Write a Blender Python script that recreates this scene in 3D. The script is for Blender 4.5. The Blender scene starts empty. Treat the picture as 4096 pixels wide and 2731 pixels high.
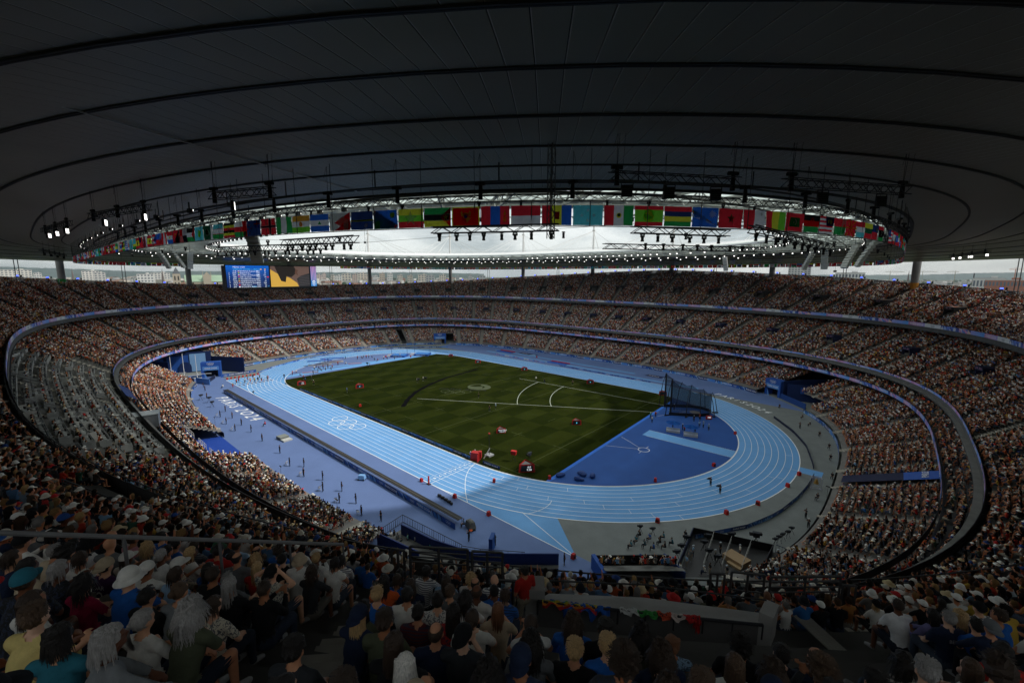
import bpy, bmesh, math, random
import numpy as np
from mathutils import Vector, Matrix
random.seed(11); RNG=np.random.default_rng(11)
R=math.radians; PI=math.pi; V=Vector
S=bpy.context.scene
COL=S.collection
# ---------------------------------------------------------------- camera
CX,CY,CZ=100.30625,-91.61499,36.30042
YAW,PITCH,ROLL,FOC=R(131.484343),R(-8.752782),R(0.142341),1737.816
IW,IH=4096.,2731.
F_=Vector((math.cos(PITCH)*math.cos(YAW),math.cos(PITCH)*math.sin(YAW),math.sin(PITCH)))
_rt=Vector((math.sin(YAW),-math.cos(YAW),0)); _up=_rt.cross(F_)
RT=_rt*math.cos(ROLL)+_up*math.sin(ROLL); UP=-_rt*math.sin(ROLL)+_up*math.cos(ROLL)
cam=bpy.data.cameras.new('camera'); camo=bpy.data.objects.new('camera',cam); COL.objects.link(camo)
m=Matrix((RT,UP,-F_)).transposed().to_4x4(); m.translation=Vector((CX,CY,CZ)); camo.matrix_world=m
cam.sensor_width=36; cam.lens=FOC/IW*36; cam.clip_start=.05; cam.clip_end=20000
S.camera=camo
S.render.resolution_x=1024; S.render.resolution_y=682
# ---------------------------------------------------------------- light
SUN_AZ,SUN_EL=R(35.5),R(50)
W=bpy.data.worlds.new('World'); S.world=W; W.use_nodes=True
nt=W.node_tree; nt.nodes.clear()
def N(t,ty,**k):
    n=t.nodes.new(ty)
    for a,b in k.items():
        if a=='inp':
            for i,v in b.items(): n.inputs[i].default_value=v
        else: setattr(n,a,b)
    return n
out=N(nt,'ShaderNodeOutputWorld'); bg=N(nt,'ShaderNodeBackground')
sky=N(nt,'ShaderNodeTexSky'); sky.sky_type='NISHITA'; sky.sun_disc=False; sky.sun_elevation=SUN_EL; sky.sun_rotation=PI/2-SUN_AZ
sky.air_density=1.0; sky.dust_density=1.5
tc=N(nt,'ShaderNodeTexCoord'); mp=N(nt,'ShaderNodeMapping'); mp.inputs['Scale'].default_value=(1,1,3.4)
nz=N(nt,'ShaderNodeTexNoise',inp={'Scale':3.2,'Detail':7.0,'Roughness':.56,'Distortion':.5})
rp=N(nt,'ShaderNodeValToRGB'); rp.color_ramp.elements[0].position=.40; rp.color_ramp.elements[0].color=(2.7,3.1,3.3,1)
rp.color_ramp.elements[1].position=.60; rp.color_ramp.elements[1].color=(6.3,6.55,6.45,1)
sx=N(nt,'ShaderNodeSeparateXYZ'); rr=N(nt,'ShaderNodeMapRange',inp={1:0.0,2:.12,3:.62,4:.93})
mx=N(nt,'ShaderNodeMixRGB')
L=nt.links.new
L(tc.outputs['Generated'],mp.inputs['Vector']); L(mp.outputs[0],nz.inputs['Vector']); L(nz.outputs['Fac'],rp.inputs[0])
L(tc.outputs['Generated'],sx.inputs[0]); L(sx.outputs['Z'],rr.inputs[0]); L(rr.outputs[0],mx.inputs[0])
L(sky.outputs[0],mx.inputs[1]); L(rp.outputs[0],mx.inputs[2]); L(mx.outputs[0],bg.inputs[0]); L(bg.outputs[0],out.inputs[0])
bg.inputs[1].default_value=.125
sl=bpy.data.lights.new('sun','SUN'); sl.energy=2.35; sl.angle=R(2.2); sl.color=(1,.955,.89)
so=bpy.data.objects.new('sun',sl); COL.objects.link(so)
sd=Vector((math.cos(SUN_EL)*math.cos(SUN_AZ),math.cos(SUN_EL)*math.sin(SUN_AZ),math.sin(SUN_EL)))
so.rotation_euler=sd.to_track_quat('Z','Y').to_euler(); so.location=(0,0,90)
S.view_settings.view_transform='Standard'; S.view_settings.look='None'; S.view_settings.exposure=0.32; S.view_settings.gamma=1
S.view_settings.use_curve_mapping=False
S.render.engine='CYCLES'
S.cycles.max_bounces=7; S.cycles.diffuse_bounces=5; S.cycles.glossy_bounces=2; S.cycles.transmission_bounces=4; S.cycles.transparent_max_bounces=10
# ---------------------------------------------------------------- helpers
def hit(px,py,z=0.):
    d=F_+RT*((px-IW/2)/FOC)-UP*((py-IH/2)/FOC); t=(z-CZ)/d.z
    return Vector((CX,CY,CZ))+d*t
def at(px,py,dist):
    d=F_+RT*((px-IW/2)/FOC)-UP*((py-IH/2)/FOC); return Vector((CX,CY,CZ))+d*dist
def projn(P):
    P=np.asarray(P,float)-np.array([CX,CY,CZ]); z=P@np.array(F_)
    return IW/2+FOC*(P@np.array(RT))/np.maximum(z,1e-3), IH/2-FOC*(P@np.array(UP))/np.maximum(z,1e-3), z
def lin(c):
    if isinstance(c,str):
        c=tuple(int(c[i:i+2],16)/255 for i in (0,2,4)); return tuple(((v+.055)/1.055)**2.4 if v>.04045 else v/12.92 for v in c)
    return tuple(c)
MATS={}
def mat(name,col=None,rough=.75,metal=0.,emit=None,estr=1.,noise=0.,nscale=1.,spec=.3,attr=None,obcol=False,bump=0.,bscale=30.,translucent=0.,stretch=None,alpha=None,sheen=0.):
    if name in MATS: return MATS[name]
    m=bpy.data.materials.new(name); m.use_nodes=True; t=m.node_tree; b=t.nodes['Principled BSDF']; l=t.links.new
    b.inputs['Roughness'].default_value=rough; b.inputs['Metallic'].default_value=metal; b.inputs['Specular IOR Level'].default_value=spec
    src=None
    if attr: a=N(t,'ShaderNodeAttribute',attribute_name=attr); src=a.outputs['Color']
    if obcol: a=N(t,'ShaderNodeObjectInfo'); src=a.outputs['Color']
    if src is None:
        rg=N(t,'ShaderNodeRGB'); rg.outputs[0].default_value=(*lin(col),1); src=rg.outputs[0]
    tcn=None
    if noise or bump:
        tcn=N(t,'ShaderNodeTexCoord'); vec=tcn.outputs['Object']
        if stretch:
            mpn=N(t,'ShaderNodeMapping'); mpn.inputs['Scale'].default_value=stretch; l(vec,mpn.inputs[0]); vec=mpn.outputs[0]
    if noise:
        n=N(t,'ShaderNodeTexNoise',inp={'Scale':nscale,'Detail':6.,'Roughness':.62}); l(vec,n.inputs['Vector'])
        mr=N(t,'ShaderNodeMapRange',inp={1:.28,2:.72,3:1-noise,4:1+noise}); l(n.outputs['Fac'],mr.inputs[0])
        v=N(t,'ShaderNodeVectorMath',operation='SCALE'); l(src,v.inputs[0]); l(mr.outputs[0],v.inputs['Scale']); src=v.outputs[0]
    l(src,b.inputs['Base Color'])
    if bump:
        n2=N(t,'ShaderNodeTexNoise',inp={'Scale':bscale,'Detail':4.}); l(vec,n2.inputs['Vector'])
        bp=N(t,'ShaderNodeBump',inp={'Strength':bump,'Distance':.02}); l(n2.outputs['Fac'],bp.inputs['Height']); l(bp.outputs[0],b.inputs['Normal'])
    if emit is not None:
        b.inputs['Emission Strength'].default_value=estr
        if emit=='src': l(src,b.inputs['Emission Color'])
        else: b.inputs['Emission Color'].default_value=(*lin(emit),1)
    if translucent:
        tr=N(t,'ShaderNodeBsdfTranslucent'); l(src,tr.inputs[0]); ms=N(t,'ShaderNodeMixShader'); ms.inputs[0].default_value=translucent
        o=t.nodes['Material Output']; l(b.outputs[0],ms.inputs[1]); l(tr.outputs[0],ms.inputs[2]); l(ms.outputs[0],o.inputs[0])
    if alpha is not None: b.inputs['Alpha'].default_value=alpha
    MATS[name]=m; return m
class MB:
    """collects coloured faces, builds one mesh"""
    def __init__(s): s.v=[];s.f=[];s.c=[];s.m=[]
    def poly(s,pts,c=(.5,.5,.5),m=0):
        i=len(s.v); s.v+= [tuple(p) for p in pts]; s.f.append(tuple(range(i,i+len(pts)))); s.c.append(c); s.m.append(m)
    def mesh(s,V,Fc,c=(.5,.5,.5),m=0):
        i=len(s.v); s.v+=[tuple(p) for p in V]
        for f in Fc: s.f.append(tuple(i+k for k in f)); s.c.append(c); s.m.append(m)
    def box(s,ctr,size,c=(.5,.5,.5),rot=0.,m=0,taper=1.,M=None):
        hx,hy,hz=size[0]/2,size[1]/2,size[2]/2; V=[]
        for dz in (-1,1):
            k=taper if dz>0 else 1
            for dx,dy in ((-1,-1),(1,-1),(1,1),(-1,1)):
                V.append(Vector((dx*hx*k,dy*hy*k,dz*hz)))
        if M is not None: V=[M@v for v in V]
        elif rot: q=Matrix.Rotation(rot,3,'Z'); V=[q@v for v in V]
        V=[v+Vector(ctr) for v in V]
        s.mesh(V,[(3,2,1,0),(4,5,6,7),(0,1,5,4),(1,2,6,5),(2,3,7,6),(3,0,4,7)],c,m)
    def beam(s,p,q,w,h=None,c=(.5,.5,.5),m=0,up=(0,0,1)):
        p=Vector(p);q=Vector(q);h=h or w; d=q-p
        if d.length<1e-6: return
        d.normalize(); u=Vector(up)
        if abs(d.dot(u))>.98: u=Vector((1,0,0))
        a=d.cross(u).normalized(); b=a.cross(d).normalized()
        V=[]
        for e in (p,q):
            for i,j in ((-1,-1),(1,-1),(1,1),(-1,1)): V.append(e+a*(i*w/2)+b*(j*h/2))
        s.mesh(V,[(3,2,1,0),(4,5,6,7),(0,1,5,4),(1,2,6,5),(2,3,7,6),(3,0,4,7)],c,m)
    def tube(s,p,q,r0,r1=None,n=8,c=(.5,.5,.5),m=0,caps=True):
        p=Vector(p);q=Vector(q);r1=r0 if r1 is None else r1; d=(q-p).normalized(); u=Vector((0,0,1))
        if abs(d.dot(u))>.98: u=Vector((1,0,0))
        a=d.cross(u).normalized(); b=a.cross(d)
        V=[]
        for e,r in ((p,r0),(q,r1)):
            for k in range(n):
                t=2*PI*k/n; V.append(e+a*(r*math.cos(t))+b*(r*math.sin(t)))
        Fc=[(k,(k+1)%n,n+(k+1)%n,n+k) for k in range(n)]
        if caps: Fc+=[tuple(range(n-1,-1,-1)),tuple(range(n,2*n))]
        s.mesh(V,Fc,c,m)
    def ball(s,ctr,rad,c=(.5,.5,.5),n=8,k=5,m=0,M=None,top=-1.):
        rx,ry,rz=(rad,)*3 if not hasattr(rad,'__len__') else rad; V=[];Fc=[]
        for i in range(k+1):
            t=-PI/2+PI*i/k
            for j in range(n):
                a=2*PI*j/n; v=Vector((rx*math.cos(t)*math.cos(a),ry*math.cos(t)*math.sin(a),rz*math.sin(t)))
                if M is not None: v=M@v
                V.append(v+Vector(ctr))
        for i in range(k):
            for j in range(n): Fc.append((i*n+j,i*n+(j+1)%n,(i+1)*n+(j+1)%n,(i+1)*n+j))
        s.mesh(V,Fc,c,m)
    def disc(s,ctr,r,n=16,c=(.5,.5,.5),axis='z',a0=0,a1=2*PI,m=0,r0=0.,sx=1.,sy=1.):
        # in local xy (axis z) or xz (axis y) plane, ring when r0>0
        def P(a,r): 
            x,y=r*math.cos(a)*sx,r*math.sin(a)*sy
            return (ctr[0]+x,ctr[1]+y,ctr[2]) if axis=='z' else (ctr[0]+x,ctr[1],ctr[2]+y)
        if r0>0:
            for k in range(n):
                b0=a0+(a1-a0)*k/n; b1=a0+(a1-a0)*(k+1)/n; s.poly([P(b0,r0),P(b0,r),P(b1,r),P(b1,r0)],c,m)
        else:
            pts=[P(a0+(a1-a0)*k/n,r) for k in range(n+(0 if a1-a0>6.28 else 1))]
            if a1-a0<6.28 and a1-a0>3.2: pts.append(P(0,0))
            s.poly(pts,c,m)
    def data(s,name,mats):
        me=bpy.data.meshes.new(name); me.from_pydata([tuple(v) for v in s.v],[],s.f)
        for m_ in (mats if isinstance(mats,(list,tuple)) else [mats]): me.materials.append(m_)
        if any(s.m): me.polygons.foreach_set('material_index',s.m)
        ca=me.color_attributes.new('Col','FLOAT_COLOR','CORNER')
        arr=[]
        for f,c in zip(s.f,s.c): arr+=[c[0],c[1],c[2],1.]*len(f)
        ca.data.foreach_set('color',arr); me.update(); return me
    def build(s,name,mats,parent=None,loc=(0,0,0),rz=0.,smooth=False):
        me=s.data(name,mats)
        if smooth: me.shade_smooth()
        return obj(name,me,parent,loc,rz)
def obj(name,me,parent=None,loc=(0,0,0),rz=0.,scale=None,rot=None):
    o=bpy.data.objects.new(name,me); COL.objects.link(o); o.location=loc; o.rotation_euler=rot if rot is not None else (0,0,rz)
    if scale is not None: o.scale=scale if hasattr(scale,'__len__') else (scale,)*3
    if parent is not None: o.parent=parent
    return o
def tag(o,label=None,cat=None,group=None,kind=None):
    if label: o['label']=label
    if cat: o['category']=cat
    if group: o['group']=group
    if kind: o['kind']=kind
    return o
def thing(name,label,cat,loc=(0,0,0),rz=0.,group=None):
    o=bpy.data.objects.new(name,None); COL.objects.link(o); o.location=loc; o.rotation_euler=(0,0,rz); o.empty_display_size=.3
    return tag(o,label,cat,group)
def copyt(root,loc,rz=None,label=None,group=None,scale=None):
    def cp(o,par):
        c=o.copy(); COL.objects.link(c); c.parent=par
        for ch in KIDS.get(o.name,None) or list(o.children): cp(ch,c)
        return c
    r=cp(root,None); r.location=loc
    if rz is not None: r.rotation_euler=(0,0,rz)
    if scale is not None: r.scale=(scale,)*3
    if label: r['label']=label
    if group: r['group']=group
    return r
KIDS={}
def text(name,body,size,m,parent=None,M=None,align='CENTER',ext=.0,sx=1.,sh=0.):
    cu=bpy.data.curves.new(name,'FONT'); cu.body=body; cu.size=size; cu.align_x=align; cu.align_y='CENTER'; cu.extrude=ext; cu.shear=sh
    cu.resolution_u=3; cu.materials.append(m); cu.offset=0.0
    o=bpy.data.objects.new(name,cu); COL.objects.link(o)
    if M is not None: o.matrix_world=M
    if sx!=1: o.scale=(sx,1,1)
    if parent is not None: o.parent=parent
    return o
_tm={}
def textmesh(body,size,m,sx=1.,bold=0.,track=1.):
    k=(body,size,m.name,sx,bold,track)
    if k in _tm: return _tm[k]
    cu=bpy.data.curves.new('t','FONT'); cu.body=body; cu.size=size; cu.align_x='CENTER'; cu.align_y='CENTER'; cu.resolution_u=2; cu.offset=bold; cu.space_character=track
    o=bpy.data.objects.new('t',cu); COL.objects.link(o); bpy.context.view_layer.update()
    me=bpy.data.meshes.new_from_object(o.evaluated_get(bpy.context.evaluated_depsgraph_get())); me.materials.clear(); me.materials.append(m)
    if sx!=1: me.transform(Matrix.Diagonal((sx,1,1,1)))
    bpy.data.objects.remove(o); _tm[k]=me; me.name='lettering'; return me
def SE(a,b,n,ph,z=0.):
    r=1/((abs(math.cos(ph))/a)**n+(abs(math.sin(ph))/b)**n)**(1/n)
    return Vector((r*math.cos(ph),r*math.sin(ph),z))
# flat colours
WHITE=(.78,.78,.77); BLK=(.012,.012,.014); NAVY=(.012,.03,.12); BLUE=(.02,.1,.42); LBLUE=(.12,.3,.68); RED=(.5,.02,.02); PINK=(.62,.25,.42); GREY=(.2,.2,.2); PURP=(.28,.22,.6)
PAINT=mat('painted_surface',attr='Col',rough=.6,noise=.08,nscale=3.)
METAL=mat('metal_surface',attr='Col',rough=.45,metal=.3,noise=.1,nscale=4.)
FAB=mat('printed_fabric',attr='Col',rough=.85,noise=.07,nscale=6.,translucent=.8)
SIGN=mat('printed_board',attr='Col',rough=.5,noise=.05,nscale=2.)
LAMP=mat('lamp_light',col=(1,1,1),emit=(1,.97,.9),estr=2.2)
BLUELAMP=mat('blue_lamp_light',col=(.1,.15,1),emit=(.08,.13,1),estr=3.)
LEDW=mat('lettering_white',col=(.75,.75,.78),rough=.5)
# ================================================================ people
SKIN=mat('skin',obcol=True,rough=.6,noise=.08,nscale=14.); CLOTH=mat('cloth',obcol=True,rough=.9,noise=.16,nscale=7.,bump=1.,bscale=11.)
HAIRM=mat('hair',obcol=True,rough=.55,noise=.35,nscale=26.,bump=.6,bscale=60.,stretch=(3,3,.6),spec=.35)
DARK=mat('dark_plastic',col=(.01,.01,.012),rough=.3)
def seg(mb,p,q,r0,r1,n=10): # tapered capsule
    mb.tube(p,q,r0,r1,n); mb.ball(p,r0,n=n,k=6); mb.ball(q,r1,n=n,k=6)
def V3(*a): return Vector(a)
def joints(pose):
    st=pose.get('stand'); J={}
    if st:
        J.update(pelvis=V3(0,0,.95),chest=V3(0,.01,1.3),neck=V3(0,0,1.47),head=V3(0,.02,1.63))
        sp=pose.get('spread',.11)
        J.update(hl=V3(-.09,0,.92),hr=V3(.09,0,.92),kl=V3(-sp,.02,.5),kr=V3(sp,.03,.5),al=V3(-sp-.01,-.02,.09),ar=V3(sp+.01,-.02,.09),tl=V3(-sp-.03,.14,.04),tr=V3(sp+.03,.14,.04))
        J.update(sl=V3(-.19,0,1.41),sr=V3(.19,0,1.41))
        arms={'down':((-.25,-.01,1.13),(-.25,.07,.88)),'front':((-.25,.0,1.14),(-.05,.24,1.10)),'back':((-.26,-.06,1.14),(-.06,-.16,.98)),'cam':((-.24,.2,1.2),(-.06,.32,1.5)),'up':((-.3,.05,1.6),(-.25,.1,1.85))}
    else:
        ln=pose.get('lean',.06)
        J.update(pelvis=V3(0,-.02,.54),chest=V3(0,ln*.7,.86),neck=V3(0,ln,1.06),head=V3(0,ln+.03,1.225))
        ks=pose.get('knee',.13)
        J.update(hl=V3(-.09,.0,.52),hr=V3(.09,0,.52),kl=V3(-ks,.44,.53),kr=V3(ks,.44,.53),al=V3(-ks+.01,.44,.1),ar=V3(ks-.01,.46,.1),tl=V3(-ks,.6,.04),tr=V3(ks,.62,.04))
        J.update(sl=V3(-.185,ln-.01,1.0),sr=V3(.185,ln-.01,1.0))
        arms={'lap':((-.25,ln+.08,.76),(-.1,.34,.64)),'knee':((-.25,ln+.18,.76),(-.14,.44,.63)),'chin':((-.17,.3,.76),(-.03,.2,1.07)),'phone':((-.21,.2,.80),(-.07,.42,.92)),
              'clap':((-.25,.16,.82),(-.03,.34,.96)),'up':((-.33,.1,1.2),(-.28,.16,1.47)),'brow':((-.34,.12,1.08),(-.07,.12,1.27)),'cross':((-.24,.12,.78),(.05,.22,.82)),'cam':((-.24,.2,.9),(-.08,.3,1.2))}
    for s,k in (('l',pose.get('al','lap' if not st else 'down')),('r',pose.get('ar','lap' if not st else 'down'))):
        e,w=arms[k]; m_=-1 if s=='r' else 1
        J['e'+s]=V3(e[0]*m_,e[1],e[2]); J['w'+s]=V3(w[0]*m_,w[1],w[2])
    if pose.get('legcross') and not st: J['kr']=V3(.05,.5,.6); J['ar']=V3(-.16,.52,.36); J['tr']=V3(-.24,.62,.34)
    return J
def remesh(mb,vox,ratio,smooth=2):
    me=mb.data('tmp',SKIN); o=bpy.data.objects.new('tmp',me); COL.objects.link(o)
    r=o.modifiers.new('r','REMESH'); r.mode='VOXEL'; r.voxel_size=vox; 
    s=o.modifiers.new('s','SMOOTH'); s.iterations=smooth; s.factor=.5
    if ratio<1: d=o.modifiers.new('d','DECIMATE'); d.ratio=ratio
    bpy.context.view_layer.update(); dg=bpy.context.evaluated_depsgraph_get()
    out=bpy.data.meshes.new_from_object(o.evaluated_get(dg)); bpy.data.objects.remove(o); bpy.data.meshes.remove(me)
    return out
def limbs(J,fem=0.,fat=1.):
    # (region, p,q,r0,r1)
    return [('tr',J['hl'],J['kl'],.088,.062),('tr',J['hr'],J['kr'],.088,.062),('sh',J['kl'],J['al'],.058,.036),('sh',J['kr'],J['ar'],.058,.036),
            ('ft',J['al'],J['tl'],.04,.032),('ft',J['ar'],J['tr'],.04,.032),('ua',J['sl'],J['el'],.056-.01*fem,.042),('ua',J['sr'],J['er'],.056-.01*fem,.042),
            ('fa',J['el'],J['wl'],.042,.027),('fa',J['er'],J['wr'],.042,.027),('nk',J['neck']-V3(0,0,.05),J['head']-V3(0,.005,.05),.056-.006*fem,.05)]
def make_body(pose,vox=.02,ratio=.5,fem=0.,fat=1.,hands=True,face=True):
    J=joints(pose); mb=MB()
    for _,p,q,a,b in limbs(J,fem): seg(mb,p,q,a,b)
    pc=(J['pelvis']+J['chest'])/2; up=(J['chest']-J['pelvis']).normalized()
    q=Vector((0,0,1)).rotation_difference(up).to_matrix()
    sw=1-.12*fem
    mb.ball(J['pelvis'],(.165*fat,.125*fat,.12),n=16,k=10); mb.ball(pc,(.15*fat*(1-.1*fem),.105*fat,.19),n=16,k=10,M=q)
    mb.ball(J['chest'],(.175*sw*fat,.118*fat,.19),n=16,k=10,M=q); mb.ball(J['chest']+up*.12,(.165*sw,.085,.075),n=14,k=8,M=q)
    seg(mb,J['sl']*1.,J['sr']*1.,.06*sw,.06*sw); seg(mb,J['sl'],J['neck']-V3(0,0,.0),.045,.05); seg(mb,J['sr'],J['neck'],.045,.05)
    seg(mb,J['hl'],J['hr'],.1,.1)
    H=J['head']; mb.ball(H+V3(0,-.008,.02),(.076,.095,.095),n=18,k=12); mb.ball(H+V3(0,.02,-.045),(.058,.068,.07),n=14,k=9)
    if face:
        mb.ball(H+V3(0,.1,-.02),(.013,.022,.024),n=8,k=6); mb.ball(H+V3(0,.086,-.075),(.028,.02,.018),n=8,k=6); mb.ball(H+V3(0,.07,.022),(.055,.03,.014),n=10,k=6)
        for s in(-1,1): mb.ball(H+V3(s*.08,-.005,-.015),(.012,.022,.034),n=8,k=6)
    if hands:
        for s,w,e in ((-1,J['wl'],J['el']),(1,J['wr'],J['er'])):
            d=(w-e).normalized(); pc_=w+d*.055; u=Vector((0,0,1)) if abs(d.z)<.9 else Vector((0,1,0)); a=d.cross(u).normalized(); b=a.cross(d)
            Mx=Matrix((a,d,b)).transposed(); mb.ball(pc_,(.038,.052,.018),n=10,k=7,M=Mx)
            for k,(off,ln) in enumerate(((-.03,.068),(-.01,.08),(.01,.076),(.03,.06))):
                p=w+d*.095+a*off; k1=p+(d*.9-b*.25)*ln*.55; k2=k1+(d*.6-b*.8).normalized()*ln*.5; seg(mb,p-d*.02,k1,.0095,.009,6); seg(mb,k1,k2,.009,.0075,6)
            p=w+d*.03+a*(-s)*.034; k1=p+(d*.6+a*(-s)*.8).normalized()*.04; seg(mb,p,k1,.013,.01,6); seg(mb,k1,k1+d*.03,.0105,.009,6)
    return remesh(mb,vox,ratio),J
def classify(me,J):
    Lb=limbs(J); Pn=np.empty(len(me.polygons)*3); me.polygons.foreach_get('center',Pn); P=Pn.reshape(-1,3)
    best=np.full(len(P),9.); reg=np.array(['to']*len(P)); tt=np.zeros(len(P))
    def upd(name,p,q,r0,r1):
        nonlocal best
        p=np.array(p);q=np.array(q);d=q-p;t=np.clip(((P-p)@d)/(d@d),0,1); D=np.linalg.norm(P-(p+t[:,None]*d),axis=1)-(r0+(r1-r0)*t); k=D<best
        best=np.where(k,D,best); reg[k]=name; tt[k]=t[k]
    upd('to',J['pelvis'],J['chest'],.15,.15); upd('to',J['sl'],J['sr'],.07,.07)
    for x in Lb: upd(*x)
    for w,e in (('wl','el'),('wr','er')):
        d=(J[w]-J[e]).normalized(); upd('hd',J[w]+d*.02,J[w]+d*.15,.03,.02)
    H=J['head']; h=P[:,2]>H.z-.105; h&=(np.hypot(P[:,0]-H.x,P[:,1]-H.y)<.16); reg[h&(reg!='ua')&(reg!='fa')&(reg!='hd')]='he'
    return reg,tt,P
def submesh(me,mask,off,name,mt):
    """copy of the faces in mask pushed out along the normals: clothing"""
    n=len(me.vertices); co=np.empty(n*3); me.vertices.foreach_get('co',co); co=co.reshape(-1,3); no=np.empty(n*3); me.vertex_normals.foreach_get('vector',no); no=no.reshape(-1,3)
    idx=np.where(mask)[0]; F=[tuple(me.polygons[int(i)].vertices) for i in idx]; used=sorted({v for f in F for v in f}); mp_={v:i for i,v in enumerate(used)}
    m2=bpy.data.meshes.new(name); m2.from_pydata((co[used]+no[used]*off).tolist(),[],[tuple(mp_[v] for v in f) for f in F]); m2.materials.append(mt); m2.shade_smooth(); return m2
def dress(me,J,sleeve='short',legs='long',name=''):
    reg,tt,P=classify(me,J); d={}
    neckz=J['neck'].z-.015
    sh=(reg=='to')|((reg=='nk')&(P[:,2]<neckz))
    if sleeve=='short': sh|=(reg=='ua')&(tt<.72)
    if sleeve=='long': sh|=(reg=='ua')|((reg=='fa')&(tt<.93))
    if sleeve=='none': sh|=(reg=='ua')&(tt<.06)
    pel=(np.linalg.norm((P-np.array(J['pelvis']))*[1,1,1.2],axis=1)<.17)&(P[:,2]<J['pelvis'].z+.06)
    sh&=~(pel&(P[:,2]<J['pelvis'].z-.03))
    tr=(reg=='tr')|pel
    if legs=='long': tr|=(reg=='sh')
    if legs=='short': tr&=~((reg=='tr')&(tt>.8))
    ft=(reg=='ft')|((reg=='sh')&(tt>.97))
    d['shirt']=submesh(me,sh,.009,'shirt',CLOTH); d['trousers']=submesh(me,tr,.011,'trousers',CLOTH); d['shoes']=submesh(me,ft,.008,'shoes',CLOTH)
    me.materials.clear(); me.materials.append(SKIN); me.shade_smooth(); me.name='body'; d['body']=me; return d
def hair_mesh(kind,seed=0,lod=0):
    """hair built on a head centred at the origin, face towards +y"""
    r=random.Random(seed); mb=MB(); n,k=(22,14) if lod==0 else (12,8)
    def cap(rx,ry,rz,cut,dy=-.012,dz=.022,rough=.006):
        V=[];Fc=[]
        for i in range(k+1):
            t=PI/2-(PI*.86)*i/k
            for j in range(n):
                a=2*PI*j/n; d=Vector((math.cos(t)*math.cos(a),math.cos(t)*math.sin(a),math.sin(t)))
                w=1+ (rough/.1)*(math.sin(9*a+7*t+seed)*.5+math.sin(17*a-13*t+seed*2)*.35+r.uniform(-.4,.4))
                V.append(Vector((d.x*rx*w,d.y*ry*w+dy,d.z*rz*w+dz)))
        for i in range(k):
            for j in range(n):
                q=[i*n+j,i*n+(j+1)%n,(i+1)*n+(j+1)%n,(i+1)*n+j][::-1]
                c=sum((V[x] for x in q),Vector())/4
                if cut(c): Fc.append(tuple(q))
        mb.mesh(V,Fc)
    def hairline(c): return not (c.y>.045 and c.z<.068) and not (c.z<.0 and c.y>.0)
    def strands(N_,length,spread,top=.1,drop=1.,back=True,wave=.0,rad=1.,tmax=1.45):
        for _ in range(N_):
            a=r.uniform(PI*.98,PI*2.02) if back else r.uniform(0,2*PI); t=r.uniform(.05,tmax)
            d=Vector((math.cos(t)*math.cos(a),math.cos(t)*math.sin(a),math.sin(t))); p=Vector((d.x*.084*rad,d.y*.104*rad-.012,d.z*.103*rad+.022)); w=r.uniform(.004,.008)
            P=[p]; L_=length*r.uniform(.75,1.1); ns=5 if lod==0 else 3; side=Vector((-d.y,d.x,0)).normalized()
            ph=r.uniform(0,6.3)
            for s in range(1,ns+1):
                q=P[-1]+Vector((d.x*spread*(1-s/ns*.6),d.y*spread*(1-s/ns*.6)- (.004 if back else 0),-1*drop))*L_/ns+side*math.sin(ph+s*1.9)*wave
                rr=math.hypot(q.x,q.y+.012); lim=.088 if q.z>-.09 else .05
                if rr<lim: q.x*=lim/max(rr,1e-3); q.y=(q.y+.012)*lim/max(rr,1e-3)-.012
                P.append(q)
            for i in range(ns):
                w0,w1=w*(1-i/ns*.5),w*(1-(i+1)/ns*.7); mb.poly([P[i]-side*w0,P[i]+side*w0,P[i+1]+side*w1,P[i+1]-side*w1])
    N0=260 if lod==0 else 60
    if kind=='under': cap(.084,.104,.1,lambda c:hairline(c) and c.z<.06 and c.z>-.06,rough=.004)
    if kind in('short','crop'):
        cap(.083,.103,.104,lambda c:hairline(c) and c.z>-.06,rough=.004 if kind=='crop' else .008); strands(N0,.03 if kind=='crop' else .045,.7,drop=.6,back=False)
    if kind=='balding': cap(.081,.1,.10,lambda c:hairline(c) and c.z<.085 and c.z>-.07,rough=.004); 
    if kind=='bob': cap(.088,.108,.107,hairline,rough=.008); strands(int(N0*1.5),.17,.25)
    if kind=='hatlong': cap(.084,.104,.1,lambda c:hairline(c) and c.z<.06,rough=.004); strands(int(N0*1.2),.22,.12,wave=.004,tmax=.55)
    if kind=='long': cap(.087,.107,.106,hairline,rough=.007); strands(int(N0*2.0),.34,.12,wave=.004)
    if kind=='curly':
        cap(.1,.122,.122,hairline,rough=.02); strands(int(N0*2.2),.15,.75,wave=.016,back=False,rad=1.1); strands(int(N0*1.5),.3,.3,wave=.018)
    if kind=='afro': cap(.112,.132,.13,lambda c:hairline(c),rough=.022); strands(int(N0*1.6),.05,1.6,drop=-.1,back=False,rad=1.22,wave=.012)
    if kind=='bun': cap(.083,.103,.104,lambda c:hairline(c),rough=.005); mb.ball((0,-.115,.035),(.042,.038,.04),n=10,k=7); strands(N0//2,.03,.3)
    if kind=='pony': 
        cap(.083,.103,.104,lambda c:hairline(c),rough=.005); mb.ball((0,-.115,.03),(.022,.025,.022),n=8,k=5)
        for _ in range(N0//2):
            p=Vector((r.gauss(0,.012),-.125+r.gauss(0,.008),.02)); P=[p]
            for s in range(5): P.append(P[-1]+Vector((r.gauss(0,.006),-.012*(1-s/4)+.004*s,-.05)))
            for i in range(5): mb.poly([P[i]-Vector((.005,0,0)),P[i]+Vector((.005,0,0)),P[i+1]+Vector((.004,0,0)),P[i+1]-Vector((.004,0,0))])
    me=mb.data('hair',HAIRM); me.shade_smooth() if kind not in('long','curly','afro','bob') else None; return me
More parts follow.
